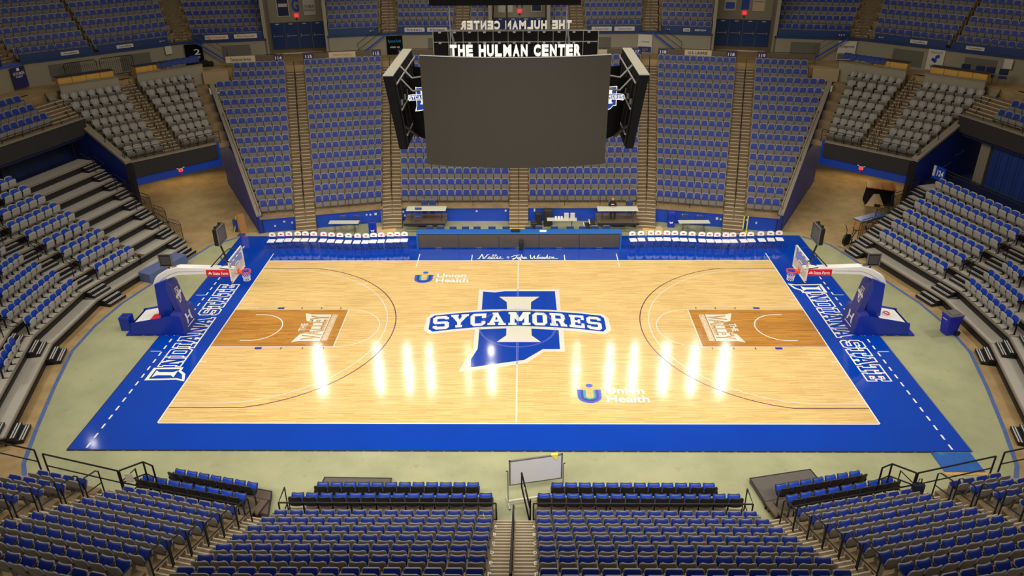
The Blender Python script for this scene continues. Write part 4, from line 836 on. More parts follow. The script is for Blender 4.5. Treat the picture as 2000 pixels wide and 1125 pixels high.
# ------------------------------------------------------------------ telescopic bleachers on both sides
def c90(dlt): return 2.14 + .136*dlt            # |y| of the corner of the middle and angled facets
def fp(k): return 0 if k == 1 else .70+.86*(k-2)    # front of platform k behind the first front
def zp(k): return .40+.42*(k-1)
BLD = []
for sx, sd, K in ((-1, 'left', 10), (1, 'right', 7)):
    T9 = lambda p, sx=sx: (sx*(21.46+p[1]), p[0], p[2])
    for sec in ('middle', 'far', 'near'):
        sy = 1 if sec != 'near' else -1
        F = T9 if sec == 'middle' else (lambda p, g=frame_s(sx, sy, 74.5): g((p[0], 21.25+p[1], p[2])))
        if sec == 'middle': lab = 'middle platform section of the %s bleachers, between the two step flights' % sd
        else: lab = '%s angled platform section of the %s bleachers' % ({'far': 'far', 'near': 'near'}[sec], sd)
        root = empty('bleacher_section', F((0, 0, FZ)), 0, lab, 'bleachers', 'retractable bleacher sections')
        inv = Vector(root.location)
        def put(mb, name):
            o = mb.build(name, root); o.location = -inv; return o
        for k in range(1, K+1):
            f0, f1 = fp(k), fp(k+1); z = zp(k)
            if k == K: f1 = f0+1.1
            if sec == 'middle': a, b = -c90(f0), c90(f0)
            else:
                b = 3.67+.136*f0
                a = -3.54-.24*(k-1) - (0.15 if k > 6 else 0)
            mb = MB(); mb.box(a, b, f0, f1+.12, z-.07, z, 'platform_grey', F)
            mb.box(a, b, f0-.015, f0+.05, z-.075, z+.004, 'cap_grey', F)
            put(mb, 'platform')
            mb = MB(); mb.box(a, b, f0+.05, f0+.09, zp(k-1) if k > 1 else FZ, z-.07, 'bleacher_black', F)
            mb.box(a, b, f0+.02, f0+.06, z-.25, z-.22, 'dark_metal', F); put(mb, 'riser_panel')
            # two black steps with light strips at the aisles
            aisles = []
            if sec != 'middle':
                aisles = [(b-1.28, b-.12), (a+.05, a+1.1)]
            for (u, v) in aisles:
                mb = MB()
                for j in (0, 1):
                    hz = z-.28+.14*j; q0 = f0-.50+.25*j if k > 1 else f0-.56+.28*j
                    mb.box(u, v, q0, f0+.02, hz-.12, hz, 'bleacher_black', F)
                    for w_ in (.02, .12): mb.box(u+.03, v-.03, q0+w_, q0+w_+.05, hz-.004, hz+.006, 'rubber_strip', F)
                    if k == 1: mb.box(u, v, q0+.03, f0, FZ, hz-.1, 'bleacher_black', F)
                put(mb, 'aisle_step')
            # chairs stand at the front edge of platforms 2 and up
            if k >= 2:
                d = f0+.36
                if sec == 'middle':
                    n = 8+(k-2); seat_row(F, face_in(sx, 1, 90), a+.1, b-.1, d, z, n, 'bleacher', dict(stand='bleacher', row=k-2, side=sd, block='middle'))
                elif sec == 'far' and sx < 0:
                    s0, s1 = -.28, b-1.32; n = max(3, round((s1-s0)/.56)); seat_row(F, face_in(sx, sy, 74.5), s0, s1, d, z, n, 'bleacher', dict(stand='bleacher', row=k-2, side=sd, block='far'))
                else:
                    s0, s1 = a+1.2, b-1.32; n = round((s1-s0)/.56); seat_row(F, face_in(sx, sy, 74.5), s0, s1, d, z, n, 'bleacher', dict(stand='bleacher', row=k-2, side=sd, block=sec))
                if sec == 'far' and sx < 0:
                    mb = MB(); mb.box(-.46, -.42, f0-.06, f0+.1, z-.36, z+.16, 'bleacher_black', F); mb.box(-.9, -.45, f0+.02, f0+.75, z, z+.004, 'wood_dark', F); put(mb, 'seam_post_with_shadow')  # black post, plus a flat brown strip painted as its shadow
            # looped aisle rails
            if sec != 'middle' and k in (3, 5, 7, 9) and k <= K:
                for u in ((b-.7), (a+.6)):
                    if u == a+.6 and sx > 0: continue
                    mb = MB(); P = []
                    for i in range(17):
                        t = i/16*2*PI; P.append(F((u, f0-.15+.5*math.cos(t), z+.75+.18*math.sin(t)+.22*math.cos(t))))
                    mb.tube(P, .02, 'black_metal', closed=True); mb.tube([F((u, f0+.1, z)), F((u, f0+.1, z+.85))], .022, 'black_metal'); put(mb, 'aisle_rail')
        BLD.append(root)
# slatted guard fences at the far ends of the bleachers
for sx, sd in ((-1, 'left'), (1, 'right')):
    F = lambda p, g=frame_s(sx, 1, 74.5): g((p[0], 21.25+p[1], p[2]))
    for i in range(4):
        f0 = 1.2*i+.35; s = -3.72-.30*i*1.15; z = zp(1)+.49*i*1.2
        mb = MB(); A = [(s, f0, z), (s, f0, z+1.15), (s-.05, f0+.15, z+1.3), (s-.3, f0+1.0, z+1.3), (s-.33, f0+1.1, z+1.15), (s-.33, f0+1.1, z)]
        mb.tube([F(p) for p in A], .02, 'black_metal'); mb.tube([F((s, f0, z+1.12)), F((s-.33, f0+1.1, z+1.12))], .016, 'black_metal')
        nm = ('lowest', 'second lowest', 'second highest', 'highest')[i]
        o = tag(mb.build('guard_fence'), '%s black barred fence panel at the far end of the %s bleachers' % (nm, sd), 'fence panel', 'fence panels at the bleacher ends')
        q = MB()
        for j in range(1, 10): t = j/10; q.tube([F((s-.33*t, f0+1.1*t, z+.05)), F((s-.33*t, f0+1.1*t, z+1.12))], .013, 'black_metal', 4)
        q.build('bars', o)
# right: deck, rail, curtain and wall behind the last row; left: rail and doorway
F = lambda p, g=frame_s(1, 1, 74.5): g((p[0], 21.25+p[1], p[2]))
mb = MB(); mb.box(-6.1, 7, 6.0, 11.9, 2.6, 2.88, 'night_blue', F); struct(mb.build('floor_deck_right'))
mb = MB(); mb.tube([F((-5.3, 6.25, 3.95)), F((6.8, 6.25, 3.95))], .03, 'dark_metal'); o = tag(mb.build('deck_rail'), 'double dark rail behind the top row of the right bleachers', 'railing')
q = MB(); q.tube([F((-5.3, 6.25, 3.78)), F((6.8, 6.25, 3.78))], .025, 'dark_metal'); q.build('mid_rail', o)
for i in range(9): q = MB(); s = -5.3+1.5*i; q.tube([F((s, 6.25, 2.9)), F((s, 6.25, 3.98))], .025, 'dark_metal'); q.build('post', o)
mb = MB(); mb.box(-5.35, -4.4, 6.1, 6.14, 3.25, 4.05, 'wall_blue', F); o = tag(mb.build('section_sign'), 'blue section sign 124 on the rail above the right bleachers', 'sign')
q = MB(); text_on(q, '124', [F((-5.0, 6.09, 3.5)), F((-4.5, 6.09, 3.5)), F((-4.5, 6.09, 3.85)), F((-5.0, 6.09, 3.85))], 'text_white', .03); q.box(-5.33, -5.15, 6.08, 6.1, 3.4, 4.03, 'sign_white', F); q.build('lettering', o)
mb = MB(); n = 60; P = []
for i in range(n+1):
    s = -3.9+3.0*i/n; d = 8.6+.10*math.sin(i*1.35)+.04*math.sin(i*3.1); P.append((s, d))
mb.add([F((s, d, 2.9)) for s, d in P]+[F((s, d, 5.75)) for s, d in P]+[F((s, d+.03, 2.9)) for s, d in P]+[F((s, d+.03, 5.75)) for s, d in P],
       [(i, i+1, n+2+i, n+1+i) for i in range(n)]+[(2*(n+1)+i, 3*(n+1)+i, 3*(n+1)+i+1, 2*(n+1)+i+1) for i in range(n)], 'curtain_blue')
o = tag(mb.build('curtain', smooth=True), 'dark blue hanging curtain under the right side stand', 'curtain'); q = MB(); q.tube([F((-4.6, 8.6, 5.72)), F((-.8, 8.6, 5.72))], .03, 'steel'); q.build('curtain_track', o)
mb = MB(); mb.box(-4.9, -4.2, 8.7, 9.2, 2.88, 5.46, 'cap_grey', F); mb.box(-.7, -.45, 8.7, 9.0, 2.88, 5.46, 'box_tan', F); struct(mb.build('column_deck'))
for i, (s, d, w_, h, lab) in enumerate(((.2, 10.9, .8, .9, 'tan cabinet on the right deck, nearest the curtain'), (1.15, 10.9, .7, .85, 'tan cabinet in the middle of three on the right deck'), (2.2, 10.2, 1.0, 1.35, 'tall tan cabinet on the right deck, farthest from the curtain'))):
    mb = MB(); mb.bbox(s, s+w_, d, d+.6, 2.88, 2.88+h, 'box_tan', .04, F); o = tag(mb.build('cabinet'), lab, 'cabinet', 'tan cabinets on the right deck'); q = MB(); q.box(s+.1, s+.22, d-.02, d, 2.88+h*.6, 2.88+h*.7, 'dark_metal', F); q.build('vent', o)
F = lambda p, g=frame_s(-1, 1, 74.5): g((p[0], 21.25+p[1], p[2]))
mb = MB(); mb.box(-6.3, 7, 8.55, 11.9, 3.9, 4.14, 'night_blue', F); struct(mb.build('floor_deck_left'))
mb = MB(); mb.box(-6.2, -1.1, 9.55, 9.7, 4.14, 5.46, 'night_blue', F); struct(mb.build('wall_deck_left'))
mb = MB(); mb.tube([F((-6.0, 9.3, 5.15)), F((3.8, 9.3, 5.15))], .03, 'dark_metal'); o = tag(mb.build('deck_rail'), 'double dark rail behind the top platform of the left bleachers', 'railing')
q = MB(); q.tube([F((-6.0, 9.1, 4.98)), F((3.8, 9.1, 4.98))], .025, 'dark_metal'); q.build('mid_rail', o)
for i in range(7): q = MB(); s = -6.0+1.6*i; q.tube([F((s, 9.1, 4.15)), F((s, 9.1, 5.18))], .025, 'dark_metal'); q.build('post', o)
mb = MB(); mb.box(-.6, 1.0, 10.6, 10.8, 4.14, 5.45, 'lit_yellow', F); struct(mb.build('wall_recess_left'))  # yellow wall colour stands in for the light inside the recess
mb = MB(); mb.bbox(.4, 1.5, 9.6, 10.2, 4.14, 4.85, 'drape_black', .1, F); o = tag(mb.build('equipment_cart'), 'dark equipment cart by the lit recess at the top of the left bleachers', 'cart'); q = MB(); q.bbox(.5, 1.4, 9.7, 10.1, 4.85, 5.0, 'rim_orange', .05, F); q.build('bundle', o)
mb = MB(); mb.tube([F((-.9, 8.9, 4.15)), F((-.9, 8.9, 5.2)), F((-.05, 8.9, 5.2)), F((-.05, 8.9, 4.15))], .022, 'black_metal'); o = tag(mb.build('gate'), 'small black barred gate before the lit recess above the left bleachers', 'gate'); q = MB()
for i in range(8): s = -.82+.1*i; q.tube([F((s, 8.9, 4.2)), F((s, 8.9, 5.18))], .009, 'black_metal', 4)
q.build('bars', o)
# wall hooks: short steel handrails on the dark blue corner walls
for sx, sd in ((-1, 'left'), (1, 'right')):
    W0 = Vector(frame_s(sx, 1, 45)((7.95, 25.75, 0))); W1 = Vector(frame_s(sx, 1, 45)((9.75, 31.7, 0))); dr = (W1-W0).normalized(); nn = Vector((-dr.y, dr.x, 0)); nn = nn if nn.y < 0 else -nn
    for i, (t, z) in enumerate(((.5, 2.3), (1.5, 2.9), (2.5, 3.5), (3.5, 4.1))):
        mb = MB(); a = W0+dr*t+nn*.2; mb.tube([tuple(a+Vector((0, 0, z)) - nn*.09), tuple(a+Vector((0, 0, z+.03))), tuple(a+dr*.62+Vector((0, 0, z+.22))), tuple(a+dr*.62+Vector((0, 0, z+.2))-nn*.09)], .02, 'steel')
        tag(mb.build('wall_handrail'), 'short steel handrail on the %s blue corner wall, %s from its bottom' % (sd, ('lowest', 'second', 'third', 'fourth')[i]), 'handrail', 'short handrails on the corner walls')
# ------------------------------------------------------------------ folding seats
def seat_proto(kind):
    grey, blue = {'stadium': ('seat_grey', 'seat_blue'), 'premium': ('premium_grey', 'premium_grey'), 'bleacher': ('bleacher_grey', 'bleacher_blue'), 'riser': ('seat_black', 'bleacher_blue')}[kind]
    W = {'stadium': .225, 'premium': .262, 'bleacher': .236, 'riser': .23}[kind]
    parts = []
    def shell(pts_z, front, thick, m, hw, inset=0):     # curved panel: rows of (y, z, halfwidth factor)
        mb = MB(); nx = 6; vs = []; 
        for side in (0, 1):
            for (y, z, f) in pts_z:
                for i in range(nx+1):
                    u = -1+2*i/nx; curve = .035*(u*u)
                    vs.append((u*hw*f, y+front*(-curve if False else curve)+(-thick*front if side else 0), z))
        R_ = len(pts_z); fs = []; o = R_*(nx+1)
        for r in range(R_-1):
            for i in range(nx):
                a = r*(nx+1)+i; fs.append((a, a+1, a+nx+2, a+nx+1)); fs.append((o+a, o+a+nx+1, o+a+nx+2, o+a+1))
        for i in range(nx):
            fs.append((i, o+i, o+i+1, i+1)); a = (R_-1)*(nx+1)+i; fs.append((a, a+1, o+a+1, o+a))
        for r in range(R_-1):
            a = r*(nx+1); fs.append((a, a+nx+1, o+a+nx+1, o+a)); a = r*(nx+1)+nx; fs.append((a, o+a, o+a+nx+1, a+nx+1))
        mb.add(vs, fs, m); return mb
    back = shell([(.02, .38, .90), (-.01, .5, .99), (-.05, .66, 1), (-.075, .78, .97), (-.09, .83, .86), (-.095, .855, .62)], 1, .03, grey, W)
    pad = shell([(.045, .42, .80), (.02, .52, .85), (-.02, .66, .86), (-.045, .76, .83), (-.058, .80, .72), (-.063, .815, .5)], 1, .022, blue, W)
    lo = (kind in ('premium', 'bleacher'))
    SP = [(.09, .25, .88), (.11, .38, .96), (.135, .52, .97), (.155, .64, .95), (.162, .70, .80)] if kind == 'bleacher' else ([(.14, .20, .88), (.20, .30, .95), (.25, .40, .97), (.29, .50, .95), (.30, .54, .82)] if kind == 'premium' else [(.10, .33, .86), (.15, .42, .95), (.215, .54, .97), (.275, .63, .95), (.295, .665, .82)])
    seat = shell(SP, 1, -.03, grey, W)
    spad = shell([(y-.022, z-.004+(.012 if n_ == 0 else 0), f-.05) for n_, (y, z, f) in enumerate(SP)], 1, -.015, blue, W)
    arms = []; am = 'black_metal' if kind in ('bleacher', 'riser') else ('seat_grey' if kind == 'stadium' else 'dark_metal')
    for x in (-.247, .235):
        arm = MB(); arms.append(arm)
        if kind in ('bleacher', 'riser'):
            arm.box(x, x+.012, -.03, .05, 0, .56, am); arm.box(x-.008, x+.02, -.05, .24, .55, .585, 'black_metal'); arm.box(x, x+.012, -.05, .2, 0, .03, am)
        else:
            arm.xprism([(-.02, 0), (.06, 0), (.08, .3), (.22, .42), (.24, .55), (-.05, .56), (-.03, .3)], x, x+.012, am); arm.bbox(x-.01, x+.022, -.06, .27, .56, .59, 'black_metal', .008)
    return back, pad, seat, spad, arms
ORD = ['first', 'second', 'third', 'fourth', 'fifth', 'sixth', 'seventh', 'eighth', 'ninth', 'tenth', 'eleventh', 'twelfth', 'thirteenth', 'fourteenth', 'fifteenth', 'sixteenth', 'seventeenth', 'eighteenth', 'nineteenth', 'twentieth']
ORD += ['twenty-'+o for o in ORD[:9]]
NAMES = {'stadium': 'stadium_chair', 'premium': 'corner_chair', 'bleacher': 'bleacher_chair', 'riser': 'riser_chair'}
PROTO = {}
def make_proto(kind):
    root = empty(NAMES[kind]); b, p, s, sp, a = seat_proto(kind)
    bo = b.build('backrest', root, True); po = p.build('back_pad', bo, True); so = s.build('seat', root, True); spo = sp.build('seat_pad', so, True); aos = [q.build('armrest', root) for q in a]
    PROTO[kind] = (root, [(bo, [po]), (so, [spo])] + [(q, []) for q in aos]); return root
USED = set()
def inst(kind, loc, rz, label, group, sx=1.0, tilt=None):
    if kind not in PROTO: make_proto(kind)
    root, parts = PROTO[kind]
    if kind not in USED: USED.add(kind); r = root
    else:
        r = root.copy(); C.objects.link(r)
        for po, subs in parts:
            c = po.copy(); C.objects.link(c); c.parent = r
            for s in subs: d = s.copy(); C.objects.link(d); d.parent = c
    r.location = loc; r.rotation_euler = (0, 0, rz); r.scale = (sx, 1, 1)
    r['label'] = label; r['category'] = 'seat'; r['group'] = group; return r
# riser seats: two black-backed rows on low platforms before the near stand
def riser(sx, side, th):
    F = frame_s(sx, -1, th); rz = face_in(sx, -1, th)
    return F, rz
RISERS = []
for sx, sd in ((-1, 'left'), (1, 'right')):
    F0 = frame_s(sx, -1, 0); F1 = frame_s(sx, -1, 13.5)
    # centre
    for (F, rz, a0, a1, n, d, z, row, blk) in ((F0, face_in(sx, -1, 0), .72, 7.45, 14, 13.30, .44, 1, 'centre'), (F0, face_in(sx, -1, 0), 1.2, 6.8, 12, 12.55, .24, 0, 'centre'),
                                              (F1, face_in(sx, -1, 13.5), 5.6, 9.64, 8, 15.08, .44, 1, 'angled'), (F1, face_in(sx, -1, 13.5), 5.66, 8.95, 7, 14.33, .24, 0, 'angled')):
        seat_row(F, rz, a0, a1, d, z, n, 'riser', dict(stand='riser', row=row, side=sd, block=blk))
    for (F, a0, a1, d, blk, a2, a3) in ((F0, .6, 7.6, 13.30, 'centre', .75, 7.1), (F1, 5.45, 9.8, 15.08, 'angled', 5.4, 9.15)):
        root = empty('seating_platform', F(((a0+a1)/2, d, FZ)), 0, 'low two-step seating platform before the near stand, %s %s block' % (sd, blk), 'platform', 'seating platforms before the near stand')
        L = Vector(root.location)
        def put(mb, nm): o = mb.build(nm, root); o.location = -L; return o
        mb = MB(); mb.box(a0, a1, d-.42, d+.3, .36, .44, 'wood_dark', F); mb.box(a2, a3, d-1.12, d-.42, .16, .24, 'wood_dark', F); mb.box(a2, a3, d-1.2, d-1.12, .1, .2, 'bleacher_black', F); put(mb, 'deck')
        mb = MB(); mb.box(a0, a1, d-.4, d-.36, FZ, .36, 'bleacher_black', F); mb.box(a0, a1, d+.26, d+.3, FZ, .42, 'bleacher_black', F); mb.box(a2, a3, d-1.1, d-1.06, FZ, .16, 'bleacher_black', F); put(mb, 'skirt')
        mb = MB(); mb.tube([F((a0, d+.36, 1.38)), F((a1, d+.36, 1.38)), F((a1, d-.35, 1.38)), F((a1, d-.35, .4))], .028, 'black_metal'); mb.tube([F((a0, d+.36, .7)), F((a1, d+.36, .7)), F((a1, d-.35, .7))], .026, 'black_metal')
        for i in range(4): s = a0+(a1-a0)*i/3; mb.tube([F((s, d+.36, FZ)), F((s, d+.36, 1.38))], .026, 'black_metal')
        put(mb, 'guard_rail')
# choose the seats built one by one
cm = camo.matrix_world.inverted(); FPX = 27.32/36*2000
def project(p):
    q = cm @ Vector(p)
    return (1000 + FPX*q.x/(-q.z), 562.5 - FPX*q.y/(-q.z), -q.z) if q.z < -.1 else (9e9, 9e9, -q.z)
for s in SEATS:
    x, y, d = project((s['loc'][0], s['loc'][1], s['loc'][2]+.6)); s['px'] = (x, y); s['d'] = d; s['in'] = -5 < x < 2005 and -8 < y < 1128
stad = sorted([s for s in SEATS if s['kind'] == 'stadium' and s['in']], key=lambda s: s['d'])
for s in stad[:300]: s['one'] = True
for s in SEATS:
    if s['kind'] != 'stadium' and -3 < s['px'][0] < 2003 and -5 < s['px'][1] < 1128: s['one'] = True
def seat_label(s):
    r = ORD[s['row']]; i = s['i']; k = s['kind']
    if k == 'stadium':
        base = 'blue folding seat, grey back, '
        if s['block'] == 'centre': return base + '%s from the centre stairs, %s row, near %s centre block' % (ORD[i], r, s['side'])
        if s['block'] == 'angled': return base + '%s from inner stairs, %s row, near %s angled block' % (ORD[i], r, s['side'])
        return base + '%s from inner stairs, %s row, near %s outermost block' % (ORD[i], r, s['side'])
    if k == 'premium': return 'all-grey folding seat, %s from the middle end, %s row, %s %s corner block' % (ORD[i], r, s['side'], s['block'])
    if k == 'bleacher': return 'blue and grey seat, %s from far end, %s row, %s bleachers, %s part' % (ORD[i] if s['block'] == 'far' else ORD[s['n']-1-i], r, s['side'], s['block'])
    return 'black-backed blue seat, %s from the centre, %s row of the %s %s platform' % (ORD[i], ('front', 'back')[s['row']], s['side'], s['block'])
GRP = {'stadium': 'folding seats of the near stand', 'premium': 'grey seats in the far corners', 'bleacher': 'seats on the side bleachers', 'riser': 'black-backed seats before the near stand'}
for s in SEATS:
    if s.get('one'): inst(s['kind'], s['loc'], s['rz'], seat_label(s), GRP[s['kind']], min(1.12, max(.9, s['p']/.505 if s['kind'] != 'premium' else s['p']/.56)))
# all the other seats as one mass
def mass(name, sel, label, kind):
    b, p, s_, sp, a = None, None, None, None, None
    grey, blue = ('seat_grey', 'seat_blue') if kind == 'stadium' else (('premium_grey', 'premium_grey') if kind == 'premium' else ('bleacher_grey', 'bleacher_blue'))
    def panel(hw, prof, th, top):       # simple rounded panel
        V_ = []; n = len(prof)
        for (y, z, f) in prof: V_ += [(-hw*f, y, z), (hw*f, y, z)]
        for (y, z, f) in prof: V_ += [(-hw*f, y-th, z), (hw*f, y-th, z)]
        F_ = []
        for i in range(n-1): a = 2*i; F_ += [(a, a+1, a+3, a+2), (2*n+a, 2*n+a+2, 2*n+a+3, 2*n+a+1), (a, a+2, 2*n+a+2, 2*n+a), (a+1, 2*n+a+1, 2*n+a+3, a+3)]
        F_ += [(0, 2*n, 2*n+1, 1), (2*n-2, 2*n-1, 4*n-1, 4*n-2)]; return V_, F_
    T_ = []
    T_.append((*panel(.236, [(.05, .28, .92), (-.03, .66, 1), (-.07, .80, .95), (-.08, .862, .74)], .03, 0), grey))
    T_.append((*panel(.225, [(.062, .34, .84), (-.012, .66, .90), (-.045, .775, .84), (-.055, .82, .60)], .01, 0), blue))
    T_.append((*panel(.232, [(.13, .16, .90), (.18, .32, .97), (.23, .50, .95), (.237, .53, .8)], .03, 0), grey))
    T_.append((*panel(.225, [(.10, .18, .80), (.15, .32, .87), (.2, .50, .85), (.206, .52, .7)], .012, 0), blue))
    for x in (-.246,):
        T_.append(([(x, -.05, .1), (x+.012, -.05, .1), (x+.012, .24, .1), (x, .24, .1), (x, -.05, .585), (x+.012, -.05, .585), (x+.012, .24, .585), (x, .24, .585)], [(0,1,5,4), (1,2,6,5), (2,3,7,6), (3,0,4,7), (4,5,6,7)], 'dark_metal' if kind == 'premium' else grey))
    HI = {2: panel(.232, [(.13, .33, .90), (.19, .46, .97), (.285, .635, .95), (.305, .665, .8)], .03, 0)[0], 3: panel(.225, [(.10, .35, .84), (.16, .46, .92), (.255, .63, .90), (.275, .66, .75)], .012, 0)[0]}
    vs = []; fs = []; ms = []; mats = []
    for s in sel:
        cz, sz = math.cos(s['rz']), math.sin(s['rz']); kx = s['p']/.505; X, Y, Z = s['loc']
        hi = s['stand'] == 'near'
        for ti, (V_, F_, m) in enumerate(T_):
            if hi and ti in (2, 3): V_ = HI[ti]
            if m not in mats: mats.append(m)
            mi = mats.index(m); o = len(vs)
            for (a, b_, c) in V_: a *= kx; vs.append((X+a*cz-b_*sz, Y+a*sz+b_*cz, Z+c))
            for f in F_: fs.append(tuple(i+o for i in f)); ms.append(mi)
    me = bpy.data.meshes.new(name); me.from_pydata(vs, [], fs)
    for m in mats: me.materials.append(MATS[m])
    me.polygons.foreach_set('material_index', ms); me.update()
    o = bpy.data.objects.new(name, me); C.objects.link(o); o['kind'] = 'stuff'; o['label'] = label; o['category'] = 'seats'; return o
rest = [s for s in SEATS if s['kind'] == 'stadium' and not s.get('one') and -260 < s['px'][0] < 2260 and -120 < s['px'][1] < 1300]
mass('stadium_chairs', rest, 'blue and grey folding seats filling the far stand and upper deck', 'stadium')
# ------------------------------------------------------------------ basketball goals
def goal(sx, sd):
    root = empty('basketball_goal', (sx*17.0, 0, 0), 0, 'portable basketball goal with blue base and white arm at the %s end of the court' % sd, 'basketball goal', 'basketball goals')
    L = Vector(root.location)
    T = lambda p: (sx*p[0], p[1], p[2])
    def put(mb, nm, parent=None, **k):
        if parent is None: o = mb.build(nm, root); o.location = -L
        else: o = mb.build(nm, parent)
        return tag(o, **k)
    # base: wedge with open top (x measured outward)
    mb = MB(T=T)
    side = [(15.88, .03), (18.5, .03), (18.42, .64), (16.3, 1.04), (16.05, .98)]
    for y0 in (-.75, .70):
        mb.add([(x, y0, z) for x, z in side]+[(x, y0+.05, z) for x, z in side], [(4,3,2,1,0), (5,6,7,8,9)]+[(i, (i+1) % 5, 5+(i+1) % 5, 5+i) for i in range(5)], 'basket_blue')
    mb.add([(18.42, -.75, .04), (18.42, .75, .04), (18.36, .75, .62), (18.36, -.75, .62)], [(0, 1, 2, 3)], 'basket_blue')
    mb.box(16.0, 18.75, -.78, .78, FZ+.02, .04, 'basket_blue')
    base = put(mb, 'base')
    mb = MB(T=T); mb.add([(17.05, -.7, .82), (18.3, -.7, .58), (18.3, .7, .58), (17.05, .7, .82)], [(0, 1, 2, 3)], 'arm_white'); put(mb, 'ballast_cover', base)
    mb = MB(T=T); mb.add([(17.05, -.66, .87), (17.5, -.66, .78), (17.5, -.1, .78), (17.05, -.1, .87)], [(0, 1, 2, 3)], 'red_paint') if sx < 0 else mb.tube([(17.6+.13*math.cos(i*PI/5), .0+.16*math.sin(i*PI/5), .80-.02*math.cos(i*PI/5)) for i in range(10)], .025, 'red_paint', closed=True); put(mb, 'warning_sheet' if sx < 0 else 'cord_coil', base, label='red warning sheet' if sx < 0 else 'red coiled cord')
    mb = MB(T=T)
    for i in range(4): mb.box(16.2+.55*i, 16.32+.55*i, -.8, -.78, FZ+.002, .02, 'steel')
    put(mb, 'caster', base)
    # padded front wedge and sloping pad of the mast
    mb = MB(T=T); nav = [(15.84, .04), (16.3, .04), (16.42, 1.1), (15.98, 1.02)]
    mb.add([(x, -.74, z) for x, z in nav]+[(x, .74, z) for x, z in nav], [(3,2,1,0), (4,5,6,7)]+[(i, (i+1) % 4, 4+(i+1) % 4, 4+i) for i in range(4)], 'basket_navy')
    pad = put(mb, 'front_pad')
    def on_front(u, v, off=.012): return (15.84 + (15.98-15.84)*(v-.04)/.98 - off, u, v)
    mb = MB(T=T)
    for s in (-1, 1):
        P = [(s*.30, .9), (s*.14, .86), (s*.13, .70), (s*.13, .56), (s*.16, .42), (s*.32, .36), (s*.27, .54), (s*.25, .63), (s*.27, .74)]
        mb.add([on_front(u, v) for u, v in P], [tuple(range(9))], 'text_white')
    mb.add([on_front(u, v, .013) for u, v in ((-.16, .60), (.16, .60), (.16, .68), (-.16, .68))], [(0, 1, 2, 3)], 'text_white')
    mb.add([on_front(u, v) for u, v in ((-.4, .24), (.4, .24), (.4, .29), (-.4, .29))], [(0, 1, 2, 3)], 'text_white'); put(mb, 'emblem', pad, label='white emblem')
    mb = MB(T=T); fr = [(16.0, 1.0), (16.30, 1.0), (16.55, 2.35), (16.45, 2.62), (16.28, 2.45)]
    mb.add([(x, -.38, z) for x, z in fr]+[(x, .38, z) for x, z in fr], [(4,3,2,1,0), (5,6,7,8,9)]+[(i, (i+1) % 5, 5+(i+1) % 5, 5+i) for i in range(5)], 'basket_navy'); mp = put(mb, 'mast_pad')
    mb = MB(T=T)
    def on_mast(u, v): t = (v-1.0)/1.45; return (16.0+.28*t-.012, u, v)
    mb.add([on_mast(u, v) for u, v in ((-.18, 2.2), (.14, 2.2), (.16, 1.75), (-.02, 1.5), (-.2, 1.45))], [(0, 1, 2, 3, 4)], 'text_white')
    mb.add([(a-.004, b, c) for a, b, c in [on_mast(u, v) for u, v in ((-.14, 2.15), (.10, 2.15), (.12, 1.78), (-.03, 1.56), (-.16, 1.52))]], [(0, 1, 2, 3, 4)], 'basket_navy')
    mb.add([(a-.008, b, c) for a, b, c in [on_mast(u, v) for u, v in ((-.33, 1.74), (.3, 1.84), (.3, 1.98), (-.33, 1.88))]], [(0, 1, 2, 3)], 'text_white')
    mb.add([(a-.009, b, c) for a, b, c in [on_mast(u, v) for u, v in ((-.06, 1.6), (.04, 1.6), (.04, 2.1), (-.06, 2.1))]], [(0, 1, 2, 3)], 'text_white'); put(mb, 'team_mark', mp, label='white team mark')
    mb = MB(T=T); ms = [(16.42, .7), (17.16, .72), (17.04, 2.50), (16.46, 2.74)]
    mb.add([(x, -.34, z) for x, z in ms]+[(x, .34, z) for x, z in ms], [(3,2,1,0), (4,5,6,7)]+[(i, (i+1) % 4, 4+(i+1) % 4, 4+i) for i in range(4)], 'basket_blue'); put(mb, 'mast')
    # white arm
    mb = MB(T=T); up = [(17.18, 2.42), (17.0, 2.78), (16.4, 3.14), (15.85, 3.31), (13.25, 3.22)]; lo = [(13.25, 3.04), (15.9, 2.93), (16.35, 2.75), (16.95, 2.50)]
    P = up+lo; mb.add([(x, -.19, z) for x, z in P]+[(x, .19, z) for x, z in P], [tuple(range(8, -1, -1)), tuple(range(9, 18))]+[(i, (i+1) % 9, 9+(i+1) % 9, 9+i) for i in range(9)], 'arm_white')
    arm = put(mb, 'arm'); mb = MB(T=T)
    for y in (-.2,): mb.tube([(16.8, y, 2.62), (16.3, y, 2.95), (15.85, y, 3.1), (14.6, y, 3.12)], .006, 'dark_metal', 4)
    put(mb, 'seam', arm)
    mb = MB(T=T); mb.box(13.42, 14.52, -.24, .24, 2.88, 3.20, 'red_paint'); sg = put(mb, 'sponsor_box', arm, label='red box with white lettering')
    mb = MB(); 
    for yy, fl_ in ((-.245, 1), (.245, -1)):
        l, r = (-14.2, -13.5) if sx < 0 else (13.68, 14.42)
        if fl_ < 0: l, r = r, l
        text_on(mb, 'State Farm', [(l, yy, 2.96), (r, yy, 2.96), (r, yy, 3.12), (l, yy, 3.12)], 'text_white', .02)
        c = (-14.34 if sx < 0 else 13.56)
        for (dx, dz) in ((-.05, 0), (.05, 0), (0, .06)): mb.add([(c+dx+.05*math.cos(a*PI/4), yy, 3.02+dz+.035*math.sin(a*PI/4)) for a in range(8)], [tuple(range(8))], 'text_white')
    for i in range(4): a = sorted((sx*(13.48+.27*i), sx*(13.68+.27*i))); mb.box(a[0], a[1], -.12, .12, 3.20, 3.21, 'text_white')
    o = mb.build('lettering', sg)
    # backboard
    bx = 13.1; mb = MB(T=T); g = .05
